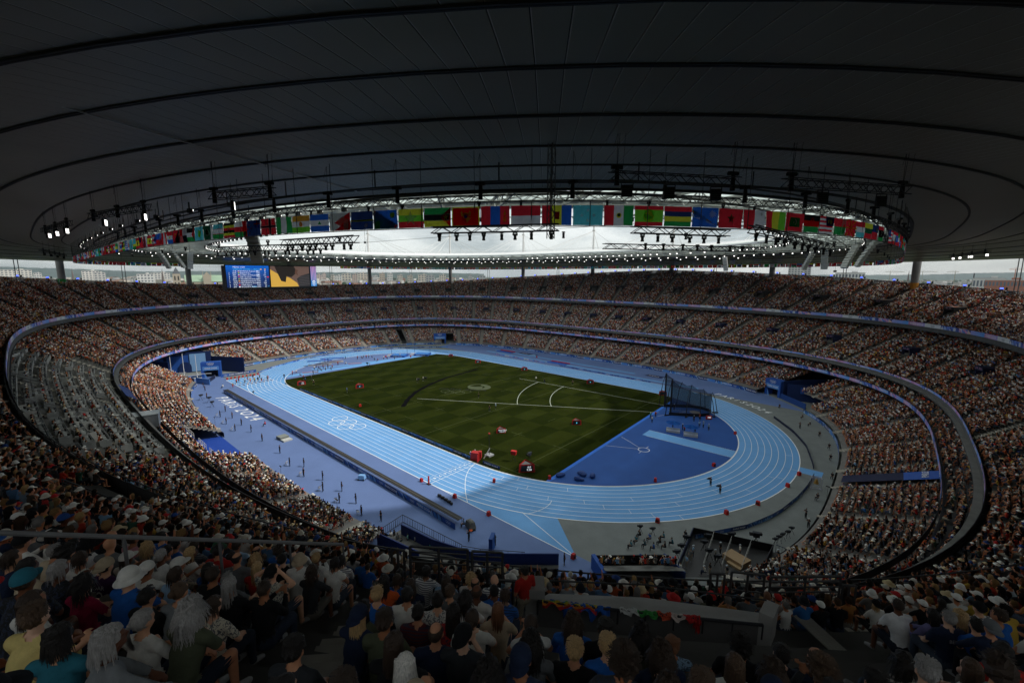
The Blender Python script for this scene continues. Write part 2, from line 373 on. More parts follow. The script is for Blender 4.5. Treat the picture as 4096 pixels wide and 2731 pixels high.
def hat_mesh(kind):
    mb=MB(); n=20
    def shell(rx,ry,rz,z0,k=6):
        V=[];Fc=[]
        for i in range(k+1):
            t=PI/2-(PI/2+z0)*i/k
            for j in range(n): a=2*PI*j/n; V.append((math.cos(t)*math.cos(a)*rx,math.cos(t)*math.sin(a)*ry-.01,math.sin(t)*rz+.03))
        for i in range(k):
            for j in range(n): Fc.append((i*n+j,(i+1)*n+j,(i+1)*n+(j+1)%n,i*n+(j+1)%n))
        mb.mesh(V,Fc)
    def brim(r0x,r0y,r1x,r1y,z0,z1,a0=0,a1=2*PI,m=20):
        for j in range(m):
            p,q=a0+(a1-a0)*j/m,a0+(a1-a0)*(j+1)/m
            P=[(r0x*math.cos(p),r0y*math.sin(p)-.01,z0),(r1x*math.cos(p),r1y*math.sin(p)-.01,z1),(r1x*math.cos(q),r1y*math.sin(q)-.01,z1),(r0x*math.cos(q),r0y*math.sin(q)-.01,z0)]
            mb.poly(P); mb.poly([(x,y,z-.006) for x,y,z in P[::-1]])
    if kind=='cap': shell(.094,.114,.105,.12); brim(.08,.1,.095,.185,.035,.028,R(25),R(155),12); mb.ball((0,-.01,.13),.008,n=6,k=4)
    if kind=='cap_back': shell(.094,.114,.105,.12); brim(.08,.1,.095,.175,.03,.005,R(205),R(335),12); mb.ball((0,-.01,.13),.008,n=6,k=4)
    if kind=='bucket': shell(.1,.12,.112,.15); brim(.1,.12,.14,.165,.02,-.025)
    if kind=='straw': shell(.1,.12,.118,.1); brim(.1,.12,.19,.21,.03,.005)
    me=mb.data('hat',CLOTH); me.shade_smooth(); return me
POSES={'lap':dict(al='lap',ar='lap'),'knee':dict(al='knee',ar='knee',lean=.14),'chin':dict(al='lap',ar='chin',lean=.16),'phone':dict(al='phone',ar='phone',lean=.08),'clap':dict(al='clap',ar='clap'),
 'up':dict(al='lap',ar='up'),'brow':dict(al='brow',ar='brow'),'cross':dict(al='cross',ar='cross',lean=.02,legcross=1),'leanb':dict(al='lap',ar='knee',lean=-.02),
 'stand':dict(stand=1),'standback':dict(stand=1,al='back',ar='back',spread=.14),'standfront':dict(stand=1,al='front',ar='front',spread=.14),'standcam':dict(stand=1,al='cam',ar='cam'),'sitcam':dict(al='cam',ar='cam',lean=.12)}
BODY={}
def body(pose,lod,fem=0.,sleeve='short',legs='long'):
    k=(pose,lod,fem,sleeve,legs)
    if k in BODY: return BODY[k]
    vox,ratio=((.016,.42) if lod==0 else (.026,.4) if lod==1 else (.03,.16))
    kb=(pose,lod,fem)
    if kb not in RAW: RAW[kb]=make_body(POSES[pose],vox,ratio,fem,hands=lod<2,face=lod<2)
    me,J=RAW[kb]; me=me.copy(); BODY[k]=(dress(me,J,sleeve,legs),J); return BODY[k]
RAW={}; HAIRC={}; HATC={}
GLS=None
def glasses_mesh(sun=True):
    mb=MB()
    for s in(-1,1):
        mb.box((s*.034,.102,.003),(.052,.012,.036)); mb.beam((s*.062,.098,.01),(s*.082,.0,.008),.005,.006)
    mb.beam((-.01,.106,.01),(.01,.106,.01),.006,.006); return mb.data('glasses',DARK)
def person(name,label,cat,loc,rz,pose='lap',lod=1,fem=0.,sleeve='short',legs='long',hair='short',hat=None,hcol=(.02,.015,.01),scol=(.5,.5,.5),tcol=(.03,.04,.07),skin=(.45,.26,.17),hatcol=(.7,.7,.7),shcol=(.3,.3,.3),headyaw=0.,glass=False,scale=1.,group=None,seed=0,phone=False):
    global GLS
    D,J=body(pose,lod,fem,sleeve,legs)
    b=obj(name,D['body'],None,loc,rz,scale); b.color=(*skin,1); tag(b,label,cat,group)
    for nm,c in (('shirt',scol),('trousers',tcol),('shoes',shcol)):
        if len(D[nm].polygons): o=obj(nm,D[nm],b); o.color=(*c,1)
    H=J['head']
    hk=hair if not hat else ('under' if hair in('short','crop','balding','afro','curly','bun') else 'hatlong')
    if hair!='bald':
        sd_=seed%3; k=(hk,lod,sd_)
        if k not in HAIRC: HAIRC[k]=hair_mesh(hk,sd_,min(lod,1))
        o=obj('hair',HAIRC[k],b,H,headyaw*.25); o.color=(*[x*1.7+.004 for x in hcol],1)
    if hat:
        if hat not in HATC: HATC[hat]=hat_mesh(hat)
        o=obj('hat',HATC[hat],b,H,headyaw*.25); o.color=(*hatcol,1)
    if glass:
        if GLS is None: GLS=glasses_mesh()
        obj('glasses',GLS,b,H)
    if phone:
        w=(J['wl']+J['wr'])/2
    return b
# ---------------------------------------------------------------- distant crowd: one object, instanced on the seats
def crowd_variant(pose,hair,hat,sleeve,legs,fem,i):
    me,J=make_body(POSES[pose],.028,.22,fem,hands=False,face=True); D=dress(me,J,sleeve,legs); bm=bmesh.new(); out=[]
    mats=[CM['skin'],CM['shirt'],CM['trousers'],CM['hair'],CM['cap']]
    def add(m_,idx,Mx=None):
        b=bmesh.new(); b.from_mesh(m_)
        if Mx is not None: bmesh.ops.transform(b,matrix=Mx,verts=b.verts)
        for f in b.faces: f.material_index=idx; f.smooth=True
        t=bpy.data.meshes.new('t'); b.to_mesh(t); b.free(); bm.from_mesh(t); bpy.data.meshes.remove(t)
    add(D['body'],0);add(D['shirt'],1);add(D['trousers'],2)
    T=Matrix.Translation(J['head'])
    mb=MB()
    if hair: add(hair_mesh('under' if hat else hair,i,1),3,T)
    if hat: add(hat_mesh(hat),4,T)
    m2=bpy.data.meshes.new('crowd_person'); bm.to_mesh(m2); bm.free()
    for x in mats: m2.materials.append(x)
    return m2
def cmat(name,attr,rough=.85,noise=0):
    m=bpy.data.materials.new(name); m.use_nodes=True; t=m.node_tree; b=t.nodes['Principled BSDF']; a=N(t,'ShaderNodeAttribute',attribute_name=attr); a.attribute_type='INSTANCER'
    t.links.new(a.outputs['Color'],b.inputs['Base Color']); b.inputs['Roughness'].default_value=rough; b.inputs['Specular IOR Level'].default_value=.2; return m
CM={k:cmat('crowd_'+k,k) for k in('skin','shirt','trousers','hair','cap')}
def build_crowd(name,label,P,scale=1.,standing=False):
    n=len(P); me=bpy.data.meshes.new(name); me.from_pydata(P[:,:3].tolist(),[],[])
    def att(nm,ty,arr,key):
        a=me.attributes.new(nm,ty,'POINT'); a.data.foreach_set(key,np.ascontiguousarray(arr,dtype=np.float32 if ty!='INT' else np.int32).ravel())
    one=np.ones((n,1))
    sc=RNG.choice(len(SHIRTS),n); hc=RNG.choice(len(HAIRS),n); kc=RNG.choice(len(SKINS),n,p=[.16,.15,.14,.12,.12,.1,.08,.05,.04,.04]); cc=RNG.choice(len(CAPS),n)
    tcs=np.array([lin(c) for c in ['1c2433','2a3346','15171a','3c4656','8a8274','b8b0a0','4a5568','202226']]); tcc=RNG.choice(len(tcs),n)
    br=(.62+.36*RNG.random((n,1)))
    att('shirt','FLOAT_COLOR',np.hstack([SHIRTS[sc]*br,one]),'color'); att('hair','FLOAT_COLOR',np.hstack([HAIRS[hc],one]),'color'); att('skin','FLOAT_COLOR',np.hstack([SKINS[kc]*np.array([.92,.72,.60]),one]),'color')
    att('cap','FLOAT_COLOR',np.hstack([CAPS[cc],one]),'color'); att('trousers','FLOAT_COLOR',np.hstack([tcs[tcc],one]),'color')
    att('vi','INT',RNG.choice(NVAR,n),'value'); att('rz','FLOAT',P[:,3]-PI/2+RNG.normal(0,.22,n),'value'); att('sc','FLOAT',(.93+.14*RNG.random(n))*scale,'value')
    o=obj(name,me); tag(o,label,None,None,'stuff')
    ng=bpy.data.node_groups.new(name+'_nodes','GeometryNodeTree'); ng.interface.new_socket('Geometry',in_out='INPUT',socket_type='NodeSocketGeometry'); ng.interface.new_socket('Geometry',in_out='OUTPUT',socket_type='NodeSocketGeometry')
    gi=N(ng,'NodeGroupInput'); go=N(ng,'NodeGroupOutput'); ip=N(ng,'GeometryNodeInstanceOnPoints'); ci=N(ng,'GeometryNodeCollectionInfo'); ci.inputs['Collection'].default_value=VARC; ci.inputs['Separate Children'].default_value=True; ci.inputs['Reset Children'].default_value=True
    def na(nm,ty): a=N(ng,'GeometryNodeInputNamedAttribute'); a.data_type=ty; a.inputs['Name'].default_value=nm; return a.outputs['Attribute']
    cx=N(ng,'ShaderNodeCombineXYZ'); l=ng.links.new
    l(gi.outputs[0],ip.inputs['Points']); l(ci.outputs[0],ip.inputs['Instance']); ip.inputs['Pick Instance'].default_value=True; l(na('vi','INT'),ip.inputs['Instance Index'])
    l(na('rz','FLOAT'),cx.inputs['Z']); l(cx.outputs[0],ip.inputs['Rotation']); l(na('sc','FLOAT'),ip.inputs['Scale']); l(ip.outputs[0],go.inputs[0])
    md=o.modifiers.new('seats','NODES'); md.node_group=ng; return o
VARC=bpy.data.collections.new('crowd_variants')
vs=[('lap','short',None,'short','long',0),('lap','long',None,'short','short',1),('knee','crop','cap','short','short',0),('chin','short',None,'short','short',0),('clap','bob',None,'short','long',1),('phone','short',None,'long','long',0),
    ('lap',None,'bucket','short','short',1),('cross','bun',None,'none','short',1),('leanb','crop','cap','short','long',0),('knee','long',None,'none','short',1),('up','short',None,'short','long',0),('lap','crop','straw','short','short',0)]
NVAR=len(vs)
for i,v in enumerate(vs):
    o=bpy.data.objects.new('crowd_person_%02d'%i,crowd_variant(*v,i)); VARC.objects.link(o)

for _p in ('stand','standback','standfront','standcam','sitcam','lap'):
    for _l in (1,2): body(_p,_l,0.)
body('standfront',1,1.)
for _p in ('lap','knee','chin','phone','clap','cross','leanb'):
    for _f in (0.,1.):
        for _l in (0,1,2): body(_p,_l,_f)
# ================================================================ ground and field
TA,TR,LW=42.195,36.5,1.22
TRK=mat('track_blue',col=(.14,.355,.68),rough=.7,noise=.07,nscale=.25,bump=.1,bscale=200)
DECK=mat('deck_blue',col=(.12,.185,.38),rough=.7,noise=.09,nscale=.12,bump=.1,bscale=150)
DZ=mat('field_event_blue',col=(.015,.075,.29),rough=.7,noise=.08,nscale=.3)
DBL=mat('carpet_blue',col=(.012,.055,.32),rough=.8,noise=.06,nscale=.5)
GRY=mat('grey_apron',col=(.19,.205,.20),rough=.85,noise=.12,nscale=.4,bump=.1,bscale=90)
LINE=mat('line_paint',col=(.86,.87,.87),rough=.6)
def sheet(name,pts,z,m,label=None,holes=None):
    me=bpy.data.meshes.new(name); me.from_pydata([(p[0],p[1],z) for p in pts],[],[tuple(range(len(pts)))]); me.materials.append(m)
    bm=bmesh.new(); bm.from_mesh(me); bmesh.ops.triangulate(bm,faces=bm.faces[:])
    for f in bm.faces:
        if f.normal.z<0: f.normal_flip()
    bm.to_mesh(me); bm.free()
    o=obj(name,me); tag(o,kind='structure')
    if label: o['label']=label
    return o
def stad(r,n=48,x0=-TA,x1=TA):
    P=[]
    for k in range(n+1): a=-PI/2+PI*k/n; P.append((x1+r*math.cos(a),r*math.sin(a)))
    for k in range(n+1): a=PI/2+PI*k/n; P.append((x0+r*math.cos(a),r*math.sin(a)))
    return P
# terrain to the horizon
g=MB(); 
rings=[0,160,300,700,1500,3500,7000]
TERR=mat('terrain_green',col=(.055,.075,.045),rough=.95,noise=.45,nscale=.006)
pts=[]
for i,r in enumerate(rings[1:]):
    for k in range(48): a=2*PI*k/48; pts.append((r*math.cos(a),r*math.sin(a),-.3 if r<200 else -8))
Fc=[tuple(range(48))]
for i in range(len(rings)-2):
    for k in range(48): Fc.append((i*48+k,(i+1)*48+k,(i+1)*48+(k+1)%48,i*48+(k+1)%48))
g.mesh(pts,Fc); tag(g.build('ground',TERR),'flat green and grey terrain round the stadium out to the horizon',kind='structure')
sheet('arena_floor',[SE(112,84,2.8,2*PI*k/96)[:2] for k in range(96)],0.0,GRY,'dark grey apron floor of the arena')
# purple-blue deck on the home straight side and around
sheet('home_deck',[(-79,-36),(-90,-60),(-86,-72),(60,-74),(84,-52),(77,-47.0),(-79,-47.0)],.004,DECK,'violet blue deck beside the home straight')
sheet('back_deck',[(-72,47.0),(-75,60),(-55,66),(-20,71),(20,71.5),(48,70),(62,66),(74,57),(85,45),(70,46),(47,46.5),(40,47)],.004,DECK,'violet blue deck behind the back straight')
# track annulus + chutes
def ann(r0,r1,z,m,name,n=72):
    A=stad(r0,n);B=stad(r1,n); mb=MB(); k=len(A)
    mb.mesh([(p[0],p[1],z) for p in A]+[(p[0],p[1],z) for p in B],[(i,(i+1)%k,k+(i+1)%k,k+i) for i in range(k)])
    bm=mb.build(name,m)
    for p in bm.data.polygons:
        if p.normal.z<0: p.flip()
    return tag(bm,kind='structure')
RO=TR+9*LW
tag(ann(TR,RO,.012,TRK,'running_track'),'light blue nine lane running track')
sheet('sprint_chute',[(-70.5,-RO),(-TA,-RO),(-TA,-TR),(-70.5,-TR)],.008,TRK,'light blue start chute of the home straight')
x1=58.8; sheet('run_off_chute',[(TA,-RO),(72.6,-RO),(65.2,-41.5),(x1,-36),(TA,-42)],.008,TRK,'light blue run-off triangle past the finish line')
sheet('lane_exit',[(88.5,1.15),(93.3,1.1),(93.3,4.0),(88.5,3.95)],.008,TRK)
sheet('infield_blue_east',[(TA+TR*math.cos(-PI/2+PI*k/40),TR*math.sin(-PI/2+PI*k/40)) for k in range(41)],.006,DZ,'dark blue field event area inside the near bend')
sheet('infield_blue_west',[(-TA+TR*math.cos(PI/2+PI*k/40),TR*math.sin(PI/2+PI*k/40)) for k in range(41)],.006,DECK,'blue field event area inside the far bend')
# grass
m=bpy.data.materials.new('mown_grass'); m.use_nodes=True; t=m.node_tree; b=t.nodes['Principled BSDF']; l=t.links.new
b.inputs['Roughness'].default_value=.95; b.inputs['Specular IOR Level'].default_value=.0
tcn=N(t,'ShaderNodeTexCoord'); ck=N(t,'ShaderNodeTexChecker',inp={'Scale':.2,'Color1':(.0205,.0270,.0052,1),'Color2':(.0135,.0190,.0038,1)})
mpn=N(t,'ShaderNodeMapping'); mpn.inputs['Scale'].default_value=(1,.55,1); mpn.inputs['Location'].default_value=(1.3,.7,.37)
n1=N(t,'ShaderNodeTexNoise',inp={'Scale':.09,'Detail':8.,'Roughness':.65}); n2=N(t,'ShaderNodeTexNoise',inp={'Scale':6.,'Detail':3.})
mr1=N(t,'ShaderNodeMapRange',inp={1:.3,2:.7,3:.72,4:1.25}); mr2=N(t,'ShaderNodeMapRange',inp={1:.2,2:.8,3:.7,4:1.3})
mm=N(t,'ShaderNodeMath',operation='MULTIPLY'); vs=N(t,'ShaderNodeVectorMath',operation='SCALE')
l(tcn.outputs['Object'],mpn.inputs[0]); l(mpn.outputs[0],ck.inputs['Vector']); l(tcn.outputs['Object'],n1.inputs['Vector']); l(tcn.outputs['Object'],n2.inputs['Vector'])
l(n1.outputs['Fac'],mr1.inputs[0]); l(n2.outputs['Fac'],mr2.inputs[0]); l(mr1.outputs[0],mm.inputs[0]); l(mr2.outputs[0],mm.inputs[1])
l(ck.outputs[0],vs.inputs[0]); l(mm.outputs[0],vs.inputs['Scale']); l(vs.outputs[0],b.inputs['Base Color'])
bp=N(t,'ShaderNodeBump',inp={'Strength':.5,'Distance':.05}); l(n2.outputs['Fac'],bp.inputs['Height']); l(bp.outputs[0],b.inputs['Normal'])
GRASS=m
gp=[(-TA-18*0-14,-33.5),(-TA-8,-35.9),(-TA,-36.25),(TA,-36.25),(TA+7,-35.8),(TA+14.5,-33.2),(53.8,30),(53.2,34.6),(48,35.9),(TA,36.25),(-TA,36.25),(-49,35.7),(-56.5,33),(-56.6,0)]
sheet('grass_pitch',gp,.022,GRASS,'dark green mown grass pitch')
sheet('blue_pitch_edge',[(56.7,-33.2),(57.4,-32.8),(54.6,31),(53.9,30.9)],.018,mat('edge_blue',col=(.03,.16,.62),rough=.7))
# javelin / field runways
rw=MB()
def strip(p,q,w,z,mb,c=WHITE):
    p=Vector((p[0],p[1],0));q=Vector((q[0],q[1],0)); d=(q-p).normalized(); a=Vector((-d.y,d.x,0))*w/2
    mb.poly([(*(p-a)[:2],z),(*(q-a)[:2],z),(*(q+a)[:2],z),(*(p+a)[:2],z)],c)
strip((59.5,1.75),(78.5,1.9),3.9,.010,rw); strip((-45,54.6),(55,50.6),1.3,.010,rw); strip((-44,59.3),(30,57),1.3,.010,rw)
strip((-61,-33),(-58,33),3.6,.011,rw); strip((-66,-20),(-58,30),2.,.0105,rw)
tag(rw.build('runway_strips',TRK),'light blue field event runways',kind='structure')
# painted lines
ln=MB(); Z=.018; LT=.085
for i in range(10):
    r=TR+i*LW
    w=.16 if i in(0,9) else LT
    A=stad(r-w/2,72);B=stad(r+w/2,72);k=len(A)
    if i==0: pass
    ln.mesh([(p[0],p[1],Z) for p in A]+[(p[0],p[1],Z) for p in B],[(j,k+j,k+(j+1)%k,(j+1)%k)[::-1] for j in range(k)],WHITE)
    strip((-70.5,-r),(-TA,-r),w,Z+.0005,ln)
def cut(p,q,w=LT,c=WHITE): strip(p,q,w,Z+.001,ln,c)
cut((TA,-TR),(TA,-RO),.1); cut((-57.805,-TR),(-57.805,-RO)); cut((-67.8,-TR),(-67.8,-RO)); cut((-70.5,-TR),(-70.5,-RO),.1)
cut((TA,-RO),(72.6,-RO),.12); cut((72.6,-RO),(60.2,-43.8),.1)
def arcl(cx,cy,r,a0,a1,w=LT,n=24,c=WHITE,z=Z+.001):
    for k in range(n):
        b0=R(a0+(a1-a0)*k/n);b1=R(a0+(a1-a0)*(k+1)/n)
        ln.poly([(cx+(r-w/2)*math.cos(b0),cy+(r-w/2)*math.sin(b0),z),(cx+(r+w/2)*math.cos(b0),cy+(r+w/2)*math.sin(b0),z),(cx+(r+w/2)*math.cos(b1),cy+(r+w/2)*math.sin(b1),z),(cx+(r-w/2)*math.cos(b1),cy+(r-w/2)*math.sin(b1),z)],c)
# start waterfall arcs as curved polylines
def pline(P,w=LT,c=WHITE,z=Z+.001):
    for p,q in zip(P[:-1],P[1:]): strip(p,q,w,z,ln,c)
pline([(TA+.0+9.5*(k/12)**1.6,-TR-10.9*k/12) for k in range(13)],.1)
def lane_pt(lane,ang,off=0): r=TR+lane*LW; return (TA+r*math.cos(R(ang)),r*math.sin(R(ang)))
pline([(lambda a,r:(TA+r*math.cos(R(a)),r*math.sin(R(a))))(-63-3.5*(k/8)**2+0,TR+5*LW+k*4*LW/8) for k in range(9)],.09)
for ln_i,a in ((1,-82),(1,-78),(2,-79),(3,-72),(2,-70),(4,-64),(4,-56),(5,-52),(6,-47),(7,-43),(8,-38),(0,-74),(1,-60),(3,-45),(5,-36),(4,-24),(6,-17),(7,-5),(8,2),(7,11),(3,-33),(6,-6)):
    p=lane_pt(ln_i,a);q=lane_pt(ln_i+1,a+.15); cut(p,q,.06)
for k in range(9):
    cut((TA-2.0,-TR-k*LW-.25),(TA-2.0,-TR-k*LW-1.0),.05)
# lane staggering ticks back bend and far start line
pline([(-TA-0-6*(k/12)**1.6,TR+11*k/12) for k in range(13)],.09); pline([(12+4*(k/10)**1.5,TR+6*k/10) for k in range(11)],.09)
tag(ln.build('track_lines',LINE),'white painted lane and start lines',kind='structure')
for k in range(9):
    me=textmesh(str(k+1),.95,LINE,bold=.02); o=obj('lane_number',me,None,(TA-1.1,-TR-(k+.5)*LW,.022),R(-90)); tag(o,'white painted lane number %d before the finish line'%(k+1),'lane number','lane numbers at the finish')
# pitch lines and field sector marks
pl=MB(); PG=(.055,.068,.02); ZP=.027
for x in (-50,-38,-22,-10,0,10,22,38,50):
    w=.10
    if x in (-50,50,0,-22,22): strip((x,-34),(x,34),w,ZP,pl,PG)
    else:
        for y in range(-32,33,13): strip((x,y-1.6),(x,y+1.6),w,ZP,pl,PG)
for y in (-34,34): strip((-54,y),(54,y),.1,ZP,pl,PG)
for y in (-29,-19,19,29):
    for x in (-50,-38,-22,-10,0,10,22,38,50): strip((x-2,y),(x+2,y),.09,ZP+.001,pl,PG)
WL=(.42,.46,.38)
strip((3.0,-13.2),(54.8,-10.2*-1.9 if False else 19.4),.12,ZP+.002,pl,WL) if False else None
o1=(62.8,24.8)
def ray2(a,b,w,c): strip(a,b,w,ZP+.002,pl,c)
ray2((-3,-17.0),(55.6,18.2),.16,WL); ray2((3.0,22.3),(54.1,25.5),.13,WL)
def arc2(P,Q,bul,w=.16,n=14):
    P=Vector((*P,0));Q=Vector((*Q,0)); m_=(P+Q)/2; d=(Q-P); a=Vector((-d.y,d.x,0)).normalized()*bul; pr=None
    for k in range(n+1):
        t=k/n; p=(1-t)**2*P+2*t*(1-t)*(m_+a*2)+t*t*Q
        if pr is not None: strip(pr[:2],p[:2],w,ZP+.003,pl,WL)
        pr=p
arc2((22.8,-2.2) if False else (22.8,-1.6),(11.2,22.8),2.2); arc2((30.5,2.9) if False else (31.,3.4),(21.1,23.7),1.9)
tag(pl.build('pitch_lines',mat('chalk_lines',attr='Col',rough=.9)),'faint and white lines on the grass pitch',kind='structure')
# light patches of darker blue carpet on the deck and the dark blue landing
sheet('blue_landing',[(-11.5,-64.9),(10.9,-64.9),(13,-72),(-13,-72)],.010,DBL,'saturated blue landing between the low stands')
# throwing circle lines in the near blue area
tl=MB()
for k in range(28):
    a0,a1=2*PI*k/28,2*PI*(k+1)/28; c_=(63.6,-8.2)
    tl.poly([(c_[0]+r*math.cos(a),c_[1]+r*math.sin(a),.014) for r,a in ((1.07,a0),(1.2,a0),(1.2,a1),(1.07,a1))],WHITE)
strip((63.6,-10.5),(63.6,-9.3),.08,.014,tl); strip((63.6,-7.1),(63.6,-5.9),.08,.014,tl); strip((56.5,-11.5),(62.5,-8.6),.07,.0145,tl); strip((56.6,-4.6),(62.5,-7.8),.07,.0145,tl)
strip((59.5,3.75),(78.5,3.9),.07,.0145,tl); strip((60.5,-.25),(78.5,-.1),.07,.0145,tl); strip((56.6,15),(61,24),.07,.0145,tl);strip((56.6,22),(62,25.5),.07,.0145,tl)
tag(tl.build('throwing_area_lines',LINE),'white lines of the throwing circle and runway',kind='structure')
c_=MB(); c_.disc((62.8,24.9,.016),1.35,24,(.3,.27,.25)); tag(c_.build('throwing_circle',PAINT),'tan concrete throwing circle in the cage',kind='structure')
# Olympic rings, lettering and emblem
def ringset(mb,M,r,w,c=WHITE,n=26,sq=1.):
    for dx,dy in ((-2.25,0),(0,0),(2.25,0),(-1.125,-1),(1.125,-1)):
        for k in range(n):
            a0,a1=2*PI*k/n,2*PI*(k+1)/n
            mb.poly([M@Vector((dx*r+rr*math.cos(a),dy*r*sq+rr*math.sin(a)*sq,0)) for rr,a in ((r-w,a0),(r,a0),(r,a1),(r-w,a1))],c)
mb=MB(); ringset(mb,Matrix.Translation((1.6,-41.0,.024)),1.95,.17,(.6,.66,.7)); tag(mb.build('rings_on_track',LINE),'five interlocked white rings painted across the home straight','painted rings')
mb=MB(); GM=(.06,.075,.035); ringset(mb,Matrix.Translation((-.6,-4.0,.031))@Matrix.Rotation(R(35),4,'Z')@Matrix.Diagonal((1,1,1,1)),1.5,.16,GM)
for k in range(30):  # emblem disc with flame-like cut
    a0,a1=2*PI*k/30,2*PI*(k+1)/30
    for r0,r1 in ((1.9,4.0),) if not (9<k<17) else ((3.4,4.0),):
        mb.poly([(1.0+r*math.cos(a)*1.0,4.6+r*math.sin(a)*.9,.031) for r,a in ((r0,a0),(r1,a0),(r1,a1),(r0,a1))],GM)
mb.poly([(1+dx,4.6+dy,.0325) for dx,dy in ((-2.2,-1.2),(-.8,-1.9),(.8,-1.7),(2.1,-.4),(1.1,.2),(.3,1.6),(-.2,.4))],GM)
tag(mb.build('emblem_on_grass',mat('pale_grass_paint',attr='Col',rough=.95)),'faded emblem disc and five rings painted on the grass','painted emblem')
o=obj('lettering',textmesh('PARiS 2O24',2.6,mat('pale_grass_paint'),sx=1.2),None,(-.6,-1.2,.031),R(33)); o.name='grass_lettering'; tag(o,'faint PARIS 2024 lettering painted on the grass','painted lettering')
def quadtext(name,body,bl,br,tl,z,label):
    me=textmesh(body,1.,LINE,bold=.004,track=1.35).copy(); co=np.empty(len(me.vertices)*3); me.vertices.foreach_get('co',co); co=co.reshape(-1,3)
    x0,x1_,y0,y1_=co[:,0].min(),co[:,0].max(),co[:,1].min(),co[:,1].max(); u=(co[:,0]-x0)/(x1_-x0); v=(co[:,1]-y0)/(y1_-y0)
    bl,br,tl=map(np.array,(bl,br,tl)); P=bl+u[:,None]*(br-bl)+v[:,None]*(tl-bl); co[:,:2]=P; co[:,2]=z; me.vertices.foreach_set('co',co.ravel()); me.update()
    tag(obj(name,me),label,'painted lettering')
quadtext('deck_lettering','PARiS 2O24',(-47.6,-56.6),(-17.6,-56.7),(-46.9,-53.6),.022,'large white PARIS 2024 lettering painted on the violet deck')
# curved lettering behind the far bend
W8='PARiS2O24'
for i,ch in enumerate(W8):
    a=R(67.6-2.55*i); rr=51.6; p=(TA+rr*math.cos(a),rr*math.sin(a))
    o=obj('curved_letter',textmesh(ch,3.0,LINE,bold=.03),None,(p[0],p[1],.022),a-PI/2); tag(o,'white painted letter %s on the grey apron, number %d of the PARIS 2024 row'%(ch,i+1),'painted letter','painted letters on the grey apron')
# yellow tape-free kerb of the inner lane
kb=MB(); A=stad(TR-.16,72);B=stad(TR-.06,72);k=len(A)
kb.mesh([(p[0],p[1],.024) for p in A]+[(p[0],p[1],.07) for p in A]+[(p[0],p[1],.07) for p in B]+[(p[0],p[1],.024) for p in B],
  [f for j in range(k) for f in ((j,(j+1)%k,k+(j+1)%k,k+j),(k+j,k+(j+1)%k,2*k+(j+1)%k,2*k+j),(2*k+j,2*k+(j+1)%k,3*k+(j+1)%k,3*k+j))],WHITE)
tag(kb.build('track_kerb',PAINT),'raised white inner kerb of the track',kind='structure')
# ================================================================ stands
CONC=mat('concrete',attr='Col',rough=.85,noise=.18,nscale=.8,bump=.2,bscale=12)
ZR=[(-180,30.8),(-161,31.9),(-146,34.2),(-137.7,35.3),(-120,37.2),(-90,38.4),(-60,38.4),(-42,38.2),(-30,36.2),(-18,33),(0,30.5),(20,31),(30.8,32.2),(42.5,34),(53.2,35.9),(66.6,37.5),(82,38.6),(97,37.7),(122,35.1),(139.6,32.3),(155.6,30.5),(176,30.4),(180,30.8)]
def zrim(ph):
    d=(math.degrees(ph)+180)%360-180
    return float(np.interp(d,[a for a,_ in ZR],[z for _,z in ZR]))
def wrapdeg(a): return (a+180)%360-180
class Tier:
    def __init__(s,name,inn,out,nr,label):
        s.inn,s.out,s.nr,s.name,s.label=inn,out,nr,name,label
    def pt(s,ph,f,dz=0):
        a=s.inn(ph);b=s.out(ph); p=a.lerp(b,f)
        if s.name=='upper_tier': p.z=uppz(ph,f,a.z,b.z)
        p.z+=dz; return p
def uppz(ph,f,z0,z1):
    # near the camera the tier is split by a landing wall, elsewhere it rises evenly
    d=(math.degrees(ph)+180)%360-180; w=float(np.interp(d,[-97,-75,-20,-5],[0,1,1,0]))
    if w<=0: return z0+(z1-z0)*f
    g=float(np.interp(f,[0,.26,.28,.375,.40,1.],[z0+.35,z0+3.9,z0+4.4,z0+4.5,z0+6.3,z0+14.15]))-float(np.interp(d,[-54,-46],[1.05,0]))*min(1,f*2); return (z0+(z1-z0)*f)*(1-w)+g*w
def tierhit(px,py,dz=0.,T=None,tmax=70):
    T=T or UPP; d=F_+RT*((px-IW/2)/FOC)-UP*((py-IH/2)/FOC); o=Vector((CX,CY,CZ)); t=1.2
    while t<tmax:
        p=o+d*t; ph=math.atan2(p.y,p.x); a=T.inn(ph);b=T.out(ph); f=(math.hypot(p.x,p.y)-math.hypot(a.x,a.y))/(math.hypot(b.x,b.y)-math.hypot(a.x,a.y))
        if p.z<T.pt(ph,f).z+dz: return p,f,ph,t
        t+=.02
    return p,f,ph,t
def lowin(ph):
    return SE(95.5,69.3,2.8,ph,1.0) if math.sin(ph)>=0 else SE(95.5,64.8,3.2,ph,1.0)
LOW=Tier('lower_tier',lowin,lambda p:SE(117,86,2.9,p,9.0 if math.sin(p)>0 else 9.6),25,'lower tier of stepped grey terraces')
MEZ=Tier('box_tier',lambda p:SE(107.9,77.3,2.97,p,8.1),lambda p:SE(114.5,84.3,2.97,p,10.2),7,'narrow box tier of stepped terraces')
MID=Tier('middle_tier',lambda p:SE(111.4,80.6,2.95,p,11.2),lambda p:SE(126,99.5,2.95,p,21.4),22,'middle tier of stepped terraces')
UPP=Tier('upper_tier',lambda p:SE(120.3,94.6,2.98,p,22.3),lambda p:SE(137,115,3,p,zrim(p)-1.25),28,'upper tier of stepped terraces')
NSEG=240
